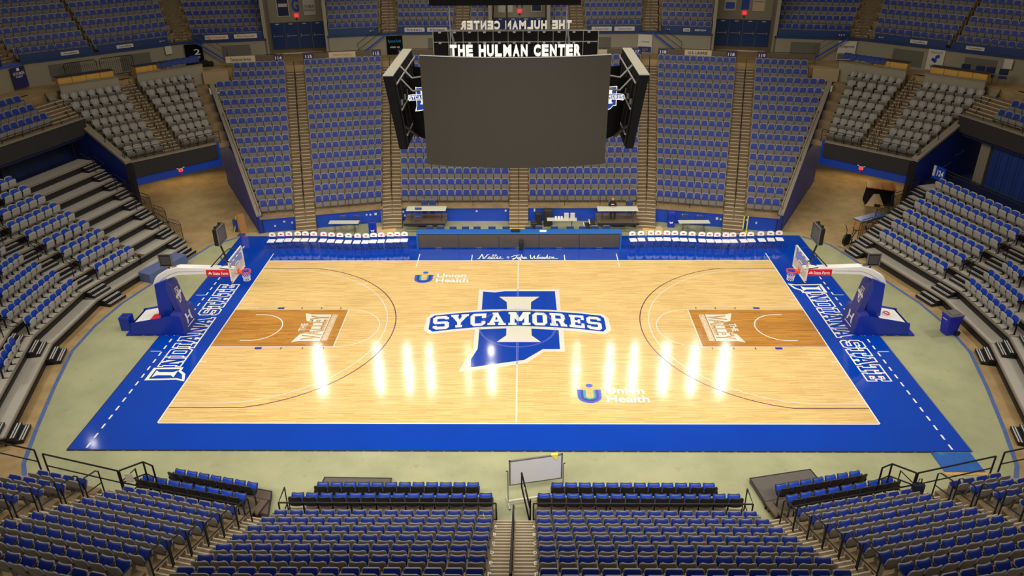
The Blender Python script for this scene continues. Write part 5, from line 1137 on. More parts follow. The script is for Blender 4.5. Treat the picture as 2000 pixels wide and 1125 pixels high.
    for (y0, y1, z0, z1) in ((-.915, .915, 2.90, 2.90+g), (-.915, .915, 3.97-g, 3.97), (-.915, -.915+g, 2.90, 3.97), (.915-g, .915, 2.90, 3.97)): mb.box(bx-.02, bx+.04, y0, y1, z0, z1, 'glass_frame')
    bb = put(mb, 'backboard')
    mb = MB(T=T); mb.box(bx-.005, bx+.007, -.87, .87, 3.36, 3.93, 'backboard_glass'); mb.box(bx-.005, bx+.007, -.87, .87, 2.94, 3.36, 'frosted_glass'); put(mb, 'glass', bb)
    mb = MB(T=T)
    for (y0, y1, z0, z1) in ((-.305, .305, 3.05, 3.09), (-.305, .305, 3.46, 3.50), (-.305, -.265, 3.05, 3.5), (.265, .305, 3.05, 3.5)): mb.box(bx-.016, bx-.006, y0, y1, z0, z1, 'text_white')
    put(mb, 'shooting_square', bb)
    mb = MB(T=T); mb.bbox(bx-.03, bx+.05, -.9, .9, 2.86, 2.92, 'glass_frame', .01); put(mb, 'edge_pad', bb)
    # rim and net
    mb = MB(T=T); hc = LX-1.575; R0 = .235
    mb.tube([(hc+R0*math.cos(a*PI/12), R0*math.sin(a*PI/12), 3.05) for a in range(24)], .014, 'rim_orange', closed=True)
    mb.box(bx-.16, bx-.02, -.10, .10, 2.96, 3.06, 'rim_orange'); mb.box(bx-.03, bx-.018, -.14, .14, 2.94, 3.14, 'rim_orange'); mb.tube([(hc+.2, .12, 3.05), (bx-.05, .09, 2.97)], .012, 'rim_orange'); mb.tube([(hc+.2, -.12, 3.05), (bx-.05, -.09, 2.97)], .012, 'rim_orange')
    rim = put(mb, 'rim', label='orange rim')
    mb = MB(T=T); lv = [(.232, 3.04), (.225, 2.94), (.19, 2.84), (.165, 2.74), (.15, 2.65), (.16, 2.57)]
    for i in range(len(lv)-1):
        m = ('net_red', 'net_blue', 'net_white', 'net_white', 'net_white')[i]
        for k in range(12):
            a0 = (k+.5*(i % 2))*PI/6
            for s in (-.5, .5):
                a1 = a0+s*PI/6; mb.tube([(hc+lv[i][0]*math.cos(a0), lv[i][0]*math.sin(a0), lv[i][1]), (hc+lv[i+1][0]*math.cos(a1), lv[i+1][0]*math.sin(a1), lv[i+1][1])], .009, m, 4)
    put(mb, 'net', rim)
    # struts
    mb = MB(T=T)
    for s in (-1, 1):
        mb.tube([(bx+.04, s*.75, 3.85), (bx+.45, s*.55, 3.95), (13.75, s*.06, 3.85)], .022, 'black_metal'); mb.tube([(bx+.04, s*.5, 3.35), (13.5, s*.35, 3.32), (13.9, s*.1, 3.25)], .02, 'black_metal')
    mb.tube([(13.42, 0, 3.18), (13.72, 0, 4.45)], .045, 'black_metal'); mb.tube([(14.4, 0, 3.2), (13.62, 0, 3.98)], .03, 'black_metal'); put(mb, 'strut')
    # shot clock box
    mb = MB(T=T)
    def quadbox(cx, cy, cz, wdt, hgt, dep, ang, m, m2, txt=None):
        ca, sa = math.cos(ang), math.sin(ang); K = lambda u, v, w_: (cx + u*sa - v*ca*0 + v*ca, cy + u*ca - v*sa, cz+w_)
        B = lambda u0, u1, v0, v1, w0, w1, mm: mb.box(0, 1, 0, 1, 0, 1, mm, lambda p: K(u0+(u1-u0)*p[0], v0+(v1-v0)*p[1], w0+(w1-w0)*p[2]))
        B(-wdt/2, wdt/2, 0, dep, -hgt/2, hgt/2, m)
        B(-wdt/2+.06, wdt/2-.06, -.012, 0, -hgt/2+.06, hgt/2-.06, m2)
        for a in (-1, 1): B(a*wdt/2-.02, a*wdt/2+.02, -.03, .01, -hgt/2, hgt/2, 'truss_grey')
        for a in (-1, 1): B(-wdt/2, wdt/2, -.03, .01, a*hgt/2-.02, a*hgt/2+.02, 'truss_grey')
    quadbox(13.55, 0, 4.92, .95, .78, .2, 0, 'black_metal', 'screen_off'); sc = put(mb, 'shot_clock')
    mb = MB(T=T); mb.cyl(13.7, -.25, 5.31, 5.40, .05, 'black_metal'); mb.cyl(13.7, .25, 5.31, 5.40, .05, 'black_metal'); put(mb, 'lamp', sc)
    # monitor on the arm faces the near stand
    mb = MB(T=T); cx = 16.43; mb.box(cx-.29, cx+.29, .0, .1, 3.3, 3.88, 'black_metal'); mb.box(cx-.23, cx+.23, -.012, 0, 3.38, 3.80, 'screen_off')
    for a, b, c, d in ((cx-.31, cx-.26, 3.28, 3.9), (cx+.26, cx+.31, 3.28, 3.9)): mb.box(a, b, -.02, .02, c, d, 'truss_grey')
    mb.box(cx-.3, cx+.3, -.02, .02, 3.27, 3.31, 'truss_grey'); mb.box(cx-.3, cx+.3, -.02, .02, 3.87, 3.91, 'truss_grey'); mb.tube([(cx-.05, .05, 3.3), (cx-.1, .05, 3.12)], .04, 'black_metal'); mb.tube([(cx-.35, .05, 3.36), (cx-.42, .05, 3.2)], .06, 'wood_dark', 8); put(mb, 'monitor')
    return root
goal(-1, 'left'); goal(1, 'right')
# ------------------------------------------------------------------ courtside chairs
def folding_chair():
    root = empty('folding_chair'); root.scale = (.97, 1.06, 1.10); mb = MB(); w_ = .215
    fs = MB()
    P = [(-w_, .22), (-w_+.03, .235), (w_-.03, .235), (w_, .22), (w_, -.17), (w_-.03, -.2), (-w_+.03, -.2), (-w_, -.17)]
    fs.prism(P, .435, .465, 'chair_white'); fs.build('seat', root)
    bk = MB(); n = 8; vs = []
    prof = []
    for i in range(n+1): t = i/n; a = PI*t; prof.append((-.205*math.cos(a), .06*math.sin(a)))
    ring = [(-.205, .60), (.205, .60), (.205, .74)] + [(.205*math.cos(PI*i/8), .74+.09*math.sin(PI*i/8)) for i in range(1, 8)] + [(-.205, .74)]
    m_ = len(ring); dy = lambda z: -.235-.12*(z-.6)
    bk.add([(x, dy(z), z) for x, z in ring]+[(x, dy(z)-.025, z) for x, z in ring], [tuple(range(m_)), tuple(range(2*m_-1, m_-1, -1))]+[(i, m_+i, m_+(i+1) % m_, (i+1) % m_) for i in range(m_)], 'chair_white')
    b = bk.build('backrest', root)
    lg = MB(); lg.add([(x, dy(z)+.006, z) for x, z in ((-.11, .70), (0, .735), (.11, .70), (.02, .66), (.02, .71), (-.02, .71), (-.02, .66))], [tuple(range(7))], 'red_paint'); lg.add([(.035*math.cos(a*PI/4), dy(.69)+.008, .69+.035*math.sin(a*PI/4)) for a in range(8)], [tuple(range(8))], 'red_paint'); lg.build('emblem', b)
    for s in (-1, 1):
        l = MB(); l.tube([(s*.21, -.29, .80), (s*.21, -.2, .45), (s*.21, .19, .0)], .012, 'chair_navy'); l.tube([(s*.195, .17, .44), (s*.195, -.24, .0)], .012, 'chair_navy'); l.build('leg', root)
    l = MB(); l.tube([(-.2, -.17, .07), (.2, -.17, .07)], .009, 'chair_navy'); l.tube([(-.2, .1, .12), (.2, .1, .12)], .009, 'chair_navy'); l.build('stretcher', root)
    return root
def stack_chair():      # blue padded office-style chair with pale tube frame
    root = empty('padded_chair')
    a = MB(); a.bbox(-.22, .22, -.2, .22, .43, .49, 'chair_navy', .02); a.build('seat', root)
    a = MB(); a.bbox(-.2, .2, -.25, -.21, .58, .88, 'chair_navy', .02, Matrix.Identity(4)); a.build('backrest', root)
    a = MB(); a.tube([(-.215, -.2, .45), (-.215, -.25, .6), (-.2, -.27, .88), (-.15, -.275, .91), (.15, -.275, .91), (.2, -.27, .88), (.215, -.25, .6), (.215, -.2, .45)], .013, 'chrome'); a.build('back_frame', root)
    for x in (-.2, .2):
        for y, y2 in ((-.2, -.24), (.2, .22)): a = MB(); a.tube([(x, y, .44), (x*1.02, y2, 0)], .012, 'chrome'); a.build('leg', root)
    return root
fc = reg(folding_chair()); scx = reg(stack_chair()); U = set()
def place(proto, loc, rz, label, group, cat='chair'):
    if proto.name in U: o = copy_tree(proto)
    else: U.add(proto.name); o = proto
    o.location = loc; o.rotation_euler = (0, 0, rz); tag(o, label, cat, group); return o
Lx = [-14.45,-13.75,-13.05,-12.25,-11.55,-10.85,-10.05,-9.3,-8.55,-7.75,-7.0,-6.35]
import itertools
pxL = [530, 546, 561, 577, 592, 608, 627, 643, 659, 676, 693, 709, 723, 738, 754, 767, 781]
pxR = [1229, 1245, 1264, 1279, 1294, 1310, 1325, 1341, 1359, 1374, 1389, 1404, 1418, 1437, 1452, 1472, 1490, 1507]
for i, p in enumerate(pxL):
    x = -14.62 + (p-530)*(-6.75+14.62)/(781-530); y = 9.36 + .17*math.sin(i*.45)*(1 if i < 12 else .6)
    place(fc, (x, y, 0), PI + random.uniform(-.06, .06), 'white folding chair with red emblem, %s from the left corner of the court' % ORD[i], 'white courtside chairs left of the scorers table')
for i, p in enumerate(pxR):
    x = 6.75 + (p-1229)*(15.35-6.75)/(1507-1229); y = 9.40 + .16*math.sin(i*.4+.3)
    place(fc, (x, y, 0), PI + random.uniform(-.1, .12), 'white folding chair with red emblem, %s from the right end of the scorers table' % ORD[i], 'white courtside chairs right of the scorers table')
for i, x in enumerate([-5.35, -4.7, -3.95, -3.2, -2.5, -1.6, -.75, .62, 1.22, 2.15, 3.1, 3.85, 4.6, 5.3]):
    place(scx, (x, 10.35, 0), PI, 'blue padded chair behind the scorers table, %s from its left end' % ORD[i], 'blue padded chairs behind the scorers table')
# ------------------------------------------------------------------ scorers table with display boards
root = empty('scorers_table', (0, 9.35, 0), 0, 'long low scorers table with dark display panels in a blue frame', 'scorers table')
def putr(mb, nm, root): o = mb.build(nm, root); o.location = -Vector(root.location); return o
mb = MB(); mb.bbox(-6.0, 6.05, 9.28, 9.9, .93, 1.0, 'bench_blue', .02); putr(mb, 'tabletop', root)
mb = MB(); mb.box(-6.0, -5.9, 9.28, 9.34, 0.0, .95, 'bench_blue'); mb.box(5.95, 6.05, 9.28, 9.34, 0.0, .95, 'bench_blue'); mb.box(-6.0, -5.95, 9.3, 9.9, 0.0, .93, 'bench_blue'); mb.box(6.0, 6.05, 9.3, 9.9, 0, .93, 'bench_blue'); putr(mb, 'frame', root)
for i in range(5):
    a = -5.9+i*2.37; mb = MB(); mb.box(a+.01, a+2.36, 9.30, 9.40, .06, .9, 'led_board'); mb.box(a+1.0, a+1.35, 9.28, 9.3, .03, .06, 'steel'); mb.box(a, a+.02, 9.295, 9.4, .05, .92, 'black_metal'); putr(mb, 'display_panel', root)
mb = MB(); mb.bbox(.05, .28, 9.05, 9.27, .0, .5, 'black_metal', .03); mb.bbox(.03, .30, 9.02, 9.28, .5, .56, 'dark_metal', .02); tag(mb.build('floor_speaker'), 'small black box standing before the middle of the scorers table', 'box')
mb = MB(); mb.bbox(-.45, .1, 9.45, 9.8, 1.0, 1.04, 'black_metal', .01); o = tag(mb.build('laptop'), 'dark laptop on the middle of the scorers table', 'laptop'); q = MB(); q.box(-.4, .05, 9.42, 9.45, 1.04, 1.2, 'dark_metal'); q.build('screen', o)
mb = MB(); mb.box(1.25, 1.65, 9.45, 9.75, 1.0, 1.012, 'text_white'); tag(mb.build('paper_sheet'), 'white paper sheet lying on the scorers table', 'paper')
# ------------------------------------------------------------------ far floor: stages, tables, bins, equipment
def stage(x0, x1, label):
    root = empty('stage_platform', ((x0+x1)/2, 12.6, FZ), 0, label, 'stage', 'portable stages behind the scorers table')
    mb = MB(); mb.bbox(x0, x1, 11.75, 13.5, .5, .6, 'wood_dark', .01); putr(mb, 'deck', root)
    for i in range(2): q = MB(); q.box(x0+.02, x1-.02, 12.3+.6*i, 12.32+.6*i, .6, .603, 'black_metal'); putr(q, 'deck_joint', root)
    q = MB(); q.box(x0, x1, 11.72, 11.75, .46, .6, 'bleacher_black'); putr(q, 'trim', root)
    for x in (x0+.05, x1-.05):
        for y in (11.85, 13.4): q = MB(); q.tube([(x, y, FZ), (x, y, .5)], .025, 'chrome'); putr(q, 'leg', root)
    q = MB(); q.tube([(x0+.05, 11.85, .1), (x1-.05, 11.85, .1)], .015, 'steel'); putr(q, 'brace', root)
stage(-7.1, -4.55, 'dark portable stage left of the middle stairs with a table and chairs'); stage(4.85, 7.4, 'dark portable stage right of the middle stairs where a person sits')
def table(x0, x1, y0, y1, z, label, base, group=None):
    root = empty('folding_table', ((x0+x1)/2, (y0+y1)/2, base), 0, label, 'table', group)
    mb = MB(); mb.bbox(x0, x1, y0, y1, z-.04, z, 'table_top', .01); putr(mb, 'tabletop', root)
    for x in (x0+.3, x1-.3):
        q = MB(); q.tube([(x, y0+.08, base), (x, y0+.08, z-.04), (x, y1-.08, z-.04), (x, y1-.08, base)], .015, 'dark_metal'); putr(q, 'leg', root)
table(-6.95, -4.5, 12.05, 12.8, 1.34, 'cream folding table on the left stage', .6, 'cream folding tables')
table(4.85, 7.35, 11.95, 12.7, 1.34, 'cream folding table on the right stage before the seated person', .6, 'cream folding tables')
table(-11.7, -9.85, 11.5, 12.0, .72, 'cream folding table against the far blue wall on the left', FZ, 'cream folding tables')
table(9.8, 11.7, 11.45, 11.95, .72, 'cream folding table against the far blue wall on the right', FZ, 'cream folding tables')
table(1.75, 3.6, 11.9, 12.4, .72, 'cream folding table with small white boxes right of the middle stairs', FZ, 'cream folding tables')
for x, y, z, rz, lab in ((-6.2, 11.95, .6, PI, 'blue padded chair in front of the table on the left stage'), (-5.95, 13.2, .6, PI, 'blue padded chair behind the left stage table, nearer the corner'), (-5.45, 13.2, .6, PI, 'blue padded chair behind the left stage table, nearer the middle'), (6.95, 13.05, .6, PI, 'empty blue padded chair beside the seated person'),
    (-10.95, 12.15, FZ, PI+.1, 'blue chair behind the far left wall table, nearer the corner'), (-10.15, 12.2, FZ, PI-.1, 'blue chair behind the far left wall table, nearer the middle'), (10.35, 12.25, FZ, PI, 'blue chair behind the far right wall table, nearer the middle'), (11.25, 12.1, FZ, PI, 'blue chair behind the far right wall table, nearer the corner'), (5.85, 12.95, .6, PI, 'blue padded chair the person sits on')):
    place(scx, (x, y, z), rz, lab, None)
def wheel_bin(x, y, rz, label, m='bin_blue', open_=False, s=1.0):
    root = empty('recycling_bin', (x, y, FZ), rz, label, 'bin')
    mb = MB(); zz = [(.05, .21, .24), (.95, .27, .31)]
    vs = []; 
    for z, a, b in zz: vs += [(-a*s, -b*s, z*s), (a*s, -b*s, z*s), (a*s, b*s, z*s), (-a*s, b*s, z*s)]
    mb.add(vs, [(3,2,1,0), (0,1,5,4), (1,2,6,5), (2,3,7,6), (3,0,4,7)], m); mb.bbox(-.29*s, .29*s, -.33*s, .33*s, .9*s, .97*s, m, .02); mb.build('body', root)
    mb = MB(); mb.bbox(-.3*s, .3*s, -.34*s, .36*s, .97*s, 1.03*s, 'grey_lid', .03); mb.bbox(-.2*s, .2*s, -.2*s, .2*s, 1.03*s, 1.06*s, 'grey_lid', .02); mb.build('lid', root)
    for a in (-1, 1): w_ = MB(); w_.cyl(0, 0, -.03, .03, .12*s, 'black_metal', 14, None, Matrix.Translation((a*.26*s, .26*s, .12*s)) @ Matrix.Rotation(PI/2, 4, 'Y')); w_.build('wheel', root)
    w_ = MB(); w_.tube([(-.22*s, .33*s, .93*s), (-.22*s, .42*s, .95*s), (.22*s, .42*s, .95*s), (.22*s, .33*s, .93*s)], .015, m); w_.build('handle', root)
    w_ = MB(); w_.box(-.15*s, .1*s, -.315*s, -.305*s, .74*s, .77*s, 'text_white'); w_.build('lettering', root); return root
wheel_bin(20.45, -.5, math.radians(-80), 'blue wheeled recycling bin with grey lid beside the right bleachers', 'bin_navy', s=1.08)
def box_bin(x, y, rz, label, m, sign=True, hole=True, s=.42, h=.86):
    root = empty('waste_bin', (x, y, FZ), rz, label, 'bin'); a = s/2
    mb = MB(); mb.bbox(-a, a, -a, a, 0, h, m, .02); mb.build('body', root)
    if hole: q = MB(); q.box(-a*.45, a*.45, -a*.4, a*.4, h, h+.004, 'black_metal'); q.build('opening', root)
    q = MB(); q.bbox(-a-.01, a+.01, -a-.01, a+.01, h-.12, h-.08, m, .01); q.build('rim_band', root)
    if sign:
        q = MB(); q.add([(x_, -a-.004, z_) for x_, z_ in ((-.12, .42), (0, .36), (.12, .42), (.08, .28), (0, .3), (-.06, .26))], [(0, 1, 2, 3, 4, 5)], 'text_white'); q.build('emblem', root)
    return root
box_bin(-18.97, -.05, 0, 'square blue waste bin beside the left basketball goal base', 'basket_blue', False, True, .5, .72)
box_bin(-9.0, 11.55, .1, 'square blue waste bin left of the stairs near the scorers table', 'basket_blue', True, True, .45, .9)
box_bin(9.55, 12.75, -.1, 'blue waste bin by the stairs right of the stage with the person', 'basket_blue', True, False, .42, 1.0)
mb = MB(); mb.box(-8.55, -8.48, 12.2, 12.26, FZ, 1.25, 'steel'); tag(mb.build('flag_pole'), 'thin grey post standing behind the left square waste bin', 'post')
# speakers and cases right of the middle stairs
for (x, y, a, b, h, z, lab) in ((.95, 12.3, .42, .4, .5, FZ, 'low black case on the floor right of the middle stairs'), (1.25, 13.0, .4, .4, .85, FZ, 'black loudspeaker against the wall right of the middle stairs'), (1.85, 12.95, .55, .5, 1.1, FZ, 'tall black equipment rack behind the small cream table')):
    root = empty('equipment_case', (x, y, z), 0, lab, 'equipment case', 'black equipment right of the middle stairs'); mb = MB(); mb.bbox(-a/2, a/2, -b/2, b/2, .06, h, 'bleacher_black', .03); mb.build('body', root)
    q = MB(); q.box(-a/2+.04, a/2-.04, -b/2-.006, -b/2, h*.25, h*.85, 'dark_metal'); q.build('front_panel', root); q = MB()
    for u in (-1, 1):
        for v in (-1, 1): q.cyl(u*(a/2-.05), v*(b/2-.05), 0, .06, .03, 'black_metal', 8)
    q.build('feet', root)
for i, (x, w_, h, m) in enumerate(((2.3, .12, .16, 'text_white'), (2.48, .14, .16, 'text_white'), (2.66, .12, .16, 'text_white'), (2.95, .28, .38, 'sign_white'), (3.33, .28, .38, 'sign_white'))):
    mb = MB(); mb.bbox(x-w_/2, x+w_/2, 12.1, 12.25, .72, .72+h, m, .01)
    tag(mb.build('carton'), ('small white carton on the cream table, %s' % ('leftmost', 'second from the left', 'third from the left')[i]) if i < 3 else 'tall cream carton on the cream table, %s of the two' % ('left' if i == 3 else 'right'), 'carton', 'cartons on the cream table')
root = empty('portable_steps', (4.4, 12.3, FZ), 0, 'black portable steps with white edges at the right stage', 'steps')
for i in range(2): mb = MB(); mb.bbox(4.05+.33*i, 4.42+.33*i, 12.0, 12.75, .18+.2*i, .26+.2*i, 'bleacher_black', .01); mb.box(4.04+.33*i, 4.10+.33*i, 12.0, 12.75, .262+.2*i, .27+.2*i, 'text_white'); putr(mb, 'tread', root)
mb = MB(); mb.tube([(4.2, 12.05, FZ), (4.8, 12.05, .4)], .02, 'black_metal'); mb.tube([(4.2, 12.7, FZ), (4.8, 12.7, .4)], .02, 'black_metal'); mb.tube([(4.6, 12.05, FZ), (4.6, 12.05, .35)], .02, 'black_metal'); putr(mb, 'frame', root)
mb = MB(); mb.bbox(5.35, 5.6, 10.75, 11.0, FZ, .42, 'backpack', .06); o = tag(mb.build('backpack'), 'dark green bag on the floor below the right stage', 'bag')
mb = MB(); mb.cyl(-5.45, 11.3, FZ, FZ+.03, .17, 'green_disc', 20); tag(mb.build('floor_disc'), 'flat green disc lying below the left stage', 'disc')
# wall plates
for i, (x, z, w_, h) in enumerate(((-7.45, .55, .12, .12), (-7.35, .3, .1, .12), (-.9, .62, .12, .12), (-2.75, .6, .12, .1), (.95, .62, .1, .2))):
    mb = MB(); mb.bbox(x, x+w_, 13.66, 13.71, z, z+h, 'sign_white', .01); tag(mb.build('wall_outlet'), 'small white outlet plate on the far blue wall, %s from the left' % ORD[i], 'outlet', 'outlet plates on the middle blue wall')
F1 = frame_s(-1, 1, 13.5); Dw = FAR.D13(14.33-.62)
for i, (s, z, w_, h) in enumerate(((6.0, .5, .12, .1), (6.25, .52, .1, .1), (5.65, .5, .16, .14), (10.1, .35, .26, .34), (10.5, .4, .08, .12), (10.85, .42, .1, .12), (11.3, .55, .14, .1), (11.9, .3, .1, .12))):
    mb = MB(); mb.bbox(s, s+w_, Dw-.05, Dw, z, z+h, 'sign_white', .01, F1); tag(mb.build('wall_outlet'), 'small white outlet plate on the left angled blue wall, %s from the middle' % ORD[i if i > 2 else (1, 2, 0)[i]], 'outlet', 'outlet plates on the left angled wall')
F1 = frame_s(1, 1, 13.5)
for i, (s, z, w_, h) in enumerate(((9.0, .45, .16, .16), (9.25, .45, .12, .1), (10.8, .55, .14, .1), (11.4, .4, .1, .12))):
    mb = MB(); mb.bbox(s, s+w_, Dw-.05, Dw, z, z+h, 'sign_white', .01, F1); tag(mb.build('wall_outlet'), 'small white outlet plate on the right angled blue wall, %s from the middle' % ORD[i], 'outlet', 'outlet plates on the right angled wall')
# yellow posts
for i, x in enumerate((13.75, 13.98)):
    mb = MB(); mb.cyl(x, 11.6, FZ, .1, .14, 'tape_yellow', 12, .08); o = tag(mb.build('caution_post'), 'yellow post on the floor at the foot of the outer right stairs, %s of two' % ('left', 'right')[i], 'post', 'yellow posts'); q = MB(); q.cyl(x, 11.6, .1, 1.1, .04, 'tape_yellow', 10); q.build('pole', o)
# boards leaning in the left corner
mb = MB(); mb.add([(-17.3, 11.75, FZ), (-16.95, 11.95, FZ), (-17.05, 12.1, 1.15), (-17.4, 11.9, 1.15), (-17.33, 11.8, FZ), (-16.98, 12.0, FZ), (-17.08, 12.15, 1.15), (-17.43, 11.95, 1.15)], [(0,1,2,3), (7,6,5,4), (0,4,5,1), (1,5,6,2), (2,6,7,3), (3,7,4,0)], 'wood_mid'); tag(mb.build('plywood_board'), 'brown board leaning by the left tunnel wall end', 'board')
mb = MB(); mb.bbox(-17.35, -16.95, 11.25, 11.6, FZ, .04, 'chair_navy', .02); tag(mb.build('folded_crate'), 'flat blue crate on the floor beside the leaning board', 'crate')
mb = MB(); mb.tube([(-17.75, 11.9, FZ), (-17.6, 12.0, .6), (-17.55, 12.05, 1.0)], .02, 'tape_yellow'); mb.bbox(-17.8, -17.55, 11.95, 12.15, FZ, .8, 'rubbish_blue', .05); tag(mb.build('dust_mop'), 'blue dust mop with yellow handle beside the leaning board', 'mop')
# blue mat by the left bleachers
mb = MB(); c = Vector((-19.85, 6.25, 0)); u = Vector((.36, .93, 0)).normalized(); v = Vector((-u.y, u.x, 0))
def mt(p): q = c+u*p[0]+v*p[1]; return (q.x, q.y, p[2])
mb.bbox(-1.35, 1.45, -.42, .42, FZ, .5, 'mat_blue', .03, mt); o = tag(mb.build('crash_mat'), 'long grey-blue padded block beside the left bleachers', 'padded block')
# ------------------------------------------------------------------ tunnel things on the right
root = empty('massage_table', (21.7, 12.3, FZ), math.radians(28), 'blue topped treatment table with wooden legs in the right tunnel mouth', 'treatment table')
mb = MB(); mb.bbox(-1.1, 1.1, -.35, .35, .74, .82, 'bench_blue', .02); mb.build('padded_top', root)
mb = MB(); mb.box(-1.05, 1.05, -.3, .3, .66, .74, 'orange_top'); mb.build('apron', root)
for x in (-1, 1):
    for y in (-.27, .27): q = MB(); q.box(x-.04, x+.04, y-.04, y+.04, 0, .66, 'orange_top'); q.build('leg', root)
q = MB(); q.tube([(-1, -.27, .2), (1, -.27, .2)], .02, 'wood_mid'); q.build('stretcher', root)
root = empty('draped_cart', (24.2, 17.0, FZ), math.radians(-12), 'black draped cart with orange plank top in the right tunnel', 'cart')
mb = MB(); P = []; n = 48
for i in range(n):
    a = 2*PI*i/n; r_ = 1/max(abs(math.cos(a))/.85, abs(math.sin(a))/.62); P.append((r_*math.cos(a)*(1+.03*math.sin(9*a)), r_*math.sin(a)*(1+.03*math.cos(11*a))))
mb.add([(x*1.05, y*1.05, 0) for x, y in P]+[(x*.93, y*.93, 1.0) for x, y in P], [(i, (i+1) % n, n+(i+1) % n, n+i) for i in range(n)]+[tuple(range(n, 2*n))], 'drape_black'); mb.build('drape', root)
mb = MB(); mb.add([(-.95, -.55, 1.12), (.85, -.62, 1.02), (.95, .5, 1.14), (-.85, .58, 1.22)]+[(-.95, -.55, 1.17), (.85, -.62, 1.07), (.95, .5, 1.19), (-.85, .58, 1.27)], [(3,2,1,0), (4,5,6,7), (0,1,5,4), (1,2,6,5), (2,3,7,6), (3,0,4,7)], 'orange_top'); tp = mb.build('plank_top', root)
for t in (-.62, .05, .68): q = MB(); q.tube([(t, -.57, 1.135), (t+.05, .55, 1.215)], .03, 'red_paint'); q.build('strap', tp)
mb = MB(); mb.add([(-.5, -.68, .78), (-.15, -.68, .8), (.25, -1.0, .0), (-.95, -.95, .0)], [(0, 1, 2, 3)], 'tan_line'); mb.add([(-.3, -.7, .5), (-.1, -.75, .5), (0, -1.02, .01), (-.4, -1.02, .01)], [(0, 1, 2, 3)], 'drape_black'); mb.build('fallen_sheet', root)
root = empty('exercise_bike', (19.55, 9.75, FZ), math.radians(35), 'black fan exercise bike at the right tunnel mouth', 'exercise bike')
mb = MB(); mb.cyl(0, 0, -.06, .06, .36, 'black_metal', 24, None, Matrix.Translation((-.3, 0, .48)) @ Matrix.Rotation(PI/2, 4, 'X')); mb.build('fan_wheel', root)
mb = MB(); mb.tube([(-.3, 0, .48), (.2, 0, .42), (.55, 0, .85)], .035, 'dark_metal'); mb.tube([(-.45, 0, .12), (.75, 0, .1)], .04, 'dark_metal'); mb.tube([(.2, 0, .42), (.3, 0, .1)], .03, 'dark_metal'); mb.build('frame', root)
for x, l in ((-.5, .3), (.8, .3)): q = MB(); q.tube([(x, -l, .04), (x, l, .04)], .04, 'steel'); q.build('foot', root)
for s in (-1, 1):
    q = MB(); q.tube([(-.25, s*.12, .5), (-.1, s*.2, .95), (-.25, s*.25, 1.3), (-.4, s*.25, 1.34)], .02, 'black_metal'); q.build('handlebar', root)
    q = MB(); q.tube([(.05, s*.1, .42), (.05+.15*s, s*.14, .42-.1*s)], .02, 'steel'); q.box(.05+.15*s-.06, .05+.15*s+.06, s*.14, s*.14+s*.1, .4-.1*s, .43-.1*s, 'black_metal'); q.build('pedal', root)
q = MB(); q.bbox(.42, .72, -.12, .12, .85, .92, 'black_metal', .03); q.build('saddle', root)
mb = MB(); 
for i in range(3): mb.tube([(21.3+.3*math.cos(a*PI/8)+.04*i, 11.2+.05*i+.1*math.sin(a*PI/8), .55+.25*math.sin(a*PI/8)+.02*i) for a in range(16)], .015, 'drape_black', closed=True)
mb.tube([(20.9, 11.2, FZ), (20.9, 11.2, .9), (22.0, 11.7, 1.0), (22.0, 11.7, FZ)], .02, 'dark_metal'); tag(mb.build('hose_rack'), 'dark rack with coiled hose between treatment table and fence', 'rack')
# ------------------------------------------------------------------ near side things
root = empty('whiteboard', (.7, -11.95, FZ), math.radians(12), 'white board on a wheeled steel stand before the near stairs', 'whiteboard')
mb = MB(); mb.box(-.9, .9, -.02, .02, .88, 1.86, 'whiteboard'); mb.build('board', root)
mb = MB()
for a in ((-.93, -.88, .85, 1.89), (.88, .93, .85, 1.89)): mb.box(a[0], a[1], -.03, .03, a[2], a[3], 'steel')
mb.box(-.93, .93, -.03, .03, 1.85, 1.89, 'steel'); mb.box(-.93, .93, -.035, .05, .84, .88, 'steel'); mb.build('frame', root)
for x in (-.97, .97):
    q = MB(); q.tube([(x, 0, .06), (x, 0, 1.45)], .018, 'steel'); q.tube([(x, 0, 1.45), (x-.06 if x < 0 else x+.06, 0, 1.47)], .02, 'black_metal'); q.build('upright', root)
    q = MB(); q.tube([(x, -.3, .05), (x, .3, .05)], .022, 'sign_white'); q.cyl(x, -.28, 0, .05, .03, 'black_metal', 8); q.cyl(x, .28, 0, .05, .03, 'black_metal', 8); q.build('foot', root)
q = MB(); q.box(-.97, .97, -.03, .03, .1, .16, 'sign_white'); q.build('cross_bar', root)
mb = MB(); c, s = math.cos(math.radians(12)), math.sin(math.radians(12))
def wt(p): return (.7+p[0]*c-p[1]*s, -11.95+p[0]*s+p[1]*c, FZ+p[2])
mb.add([(.52, -.045, 1.92), (.76, -.045, 1.92), (.72, -.06, 1.70), (.66, -.06, 1.72), (.52, .04, 1.925), (.76, .04, 1.925), (.70, .045, 1.8)], [(0, 1, 2, 3), (0, 4, 5, 1), (4, 6, 5)], 'towel_yellow', wt); tag(mb.build('yellow_cloth'), 'small yellow cloth hung over the top right of the whiteboard', 'cloth')
for (P, lab) in (([(-6.85, -11.0), (-4.45, -11.05), (-4.4, -12.0), (-6.95, -11.95)], 'thin grey floor platform before the near left centre seats'), ([(8.35, -11.0), (10.65, -10.5), (10.9, -11.6), (8.6, -12.5)], 'thin grey floor platform before the near right angled seats'), ([(-9.4, -11.55), (-8.55, -11.75), (-8.35, -12.9), (-9.2, -12.7)], 'brown floor platform at the end of the near left angled seats')):
    mb = MB(); mb.prism(P, FZ, .14, 'mat_grey' if 'grey' in lab else 'mat_brown'); o = tag(mb.build('floor_platform'), lab, 'platform'); q = MB(); q.strip(P, .05, .144, 'black_metal', True); q.build('edge_trim', o)
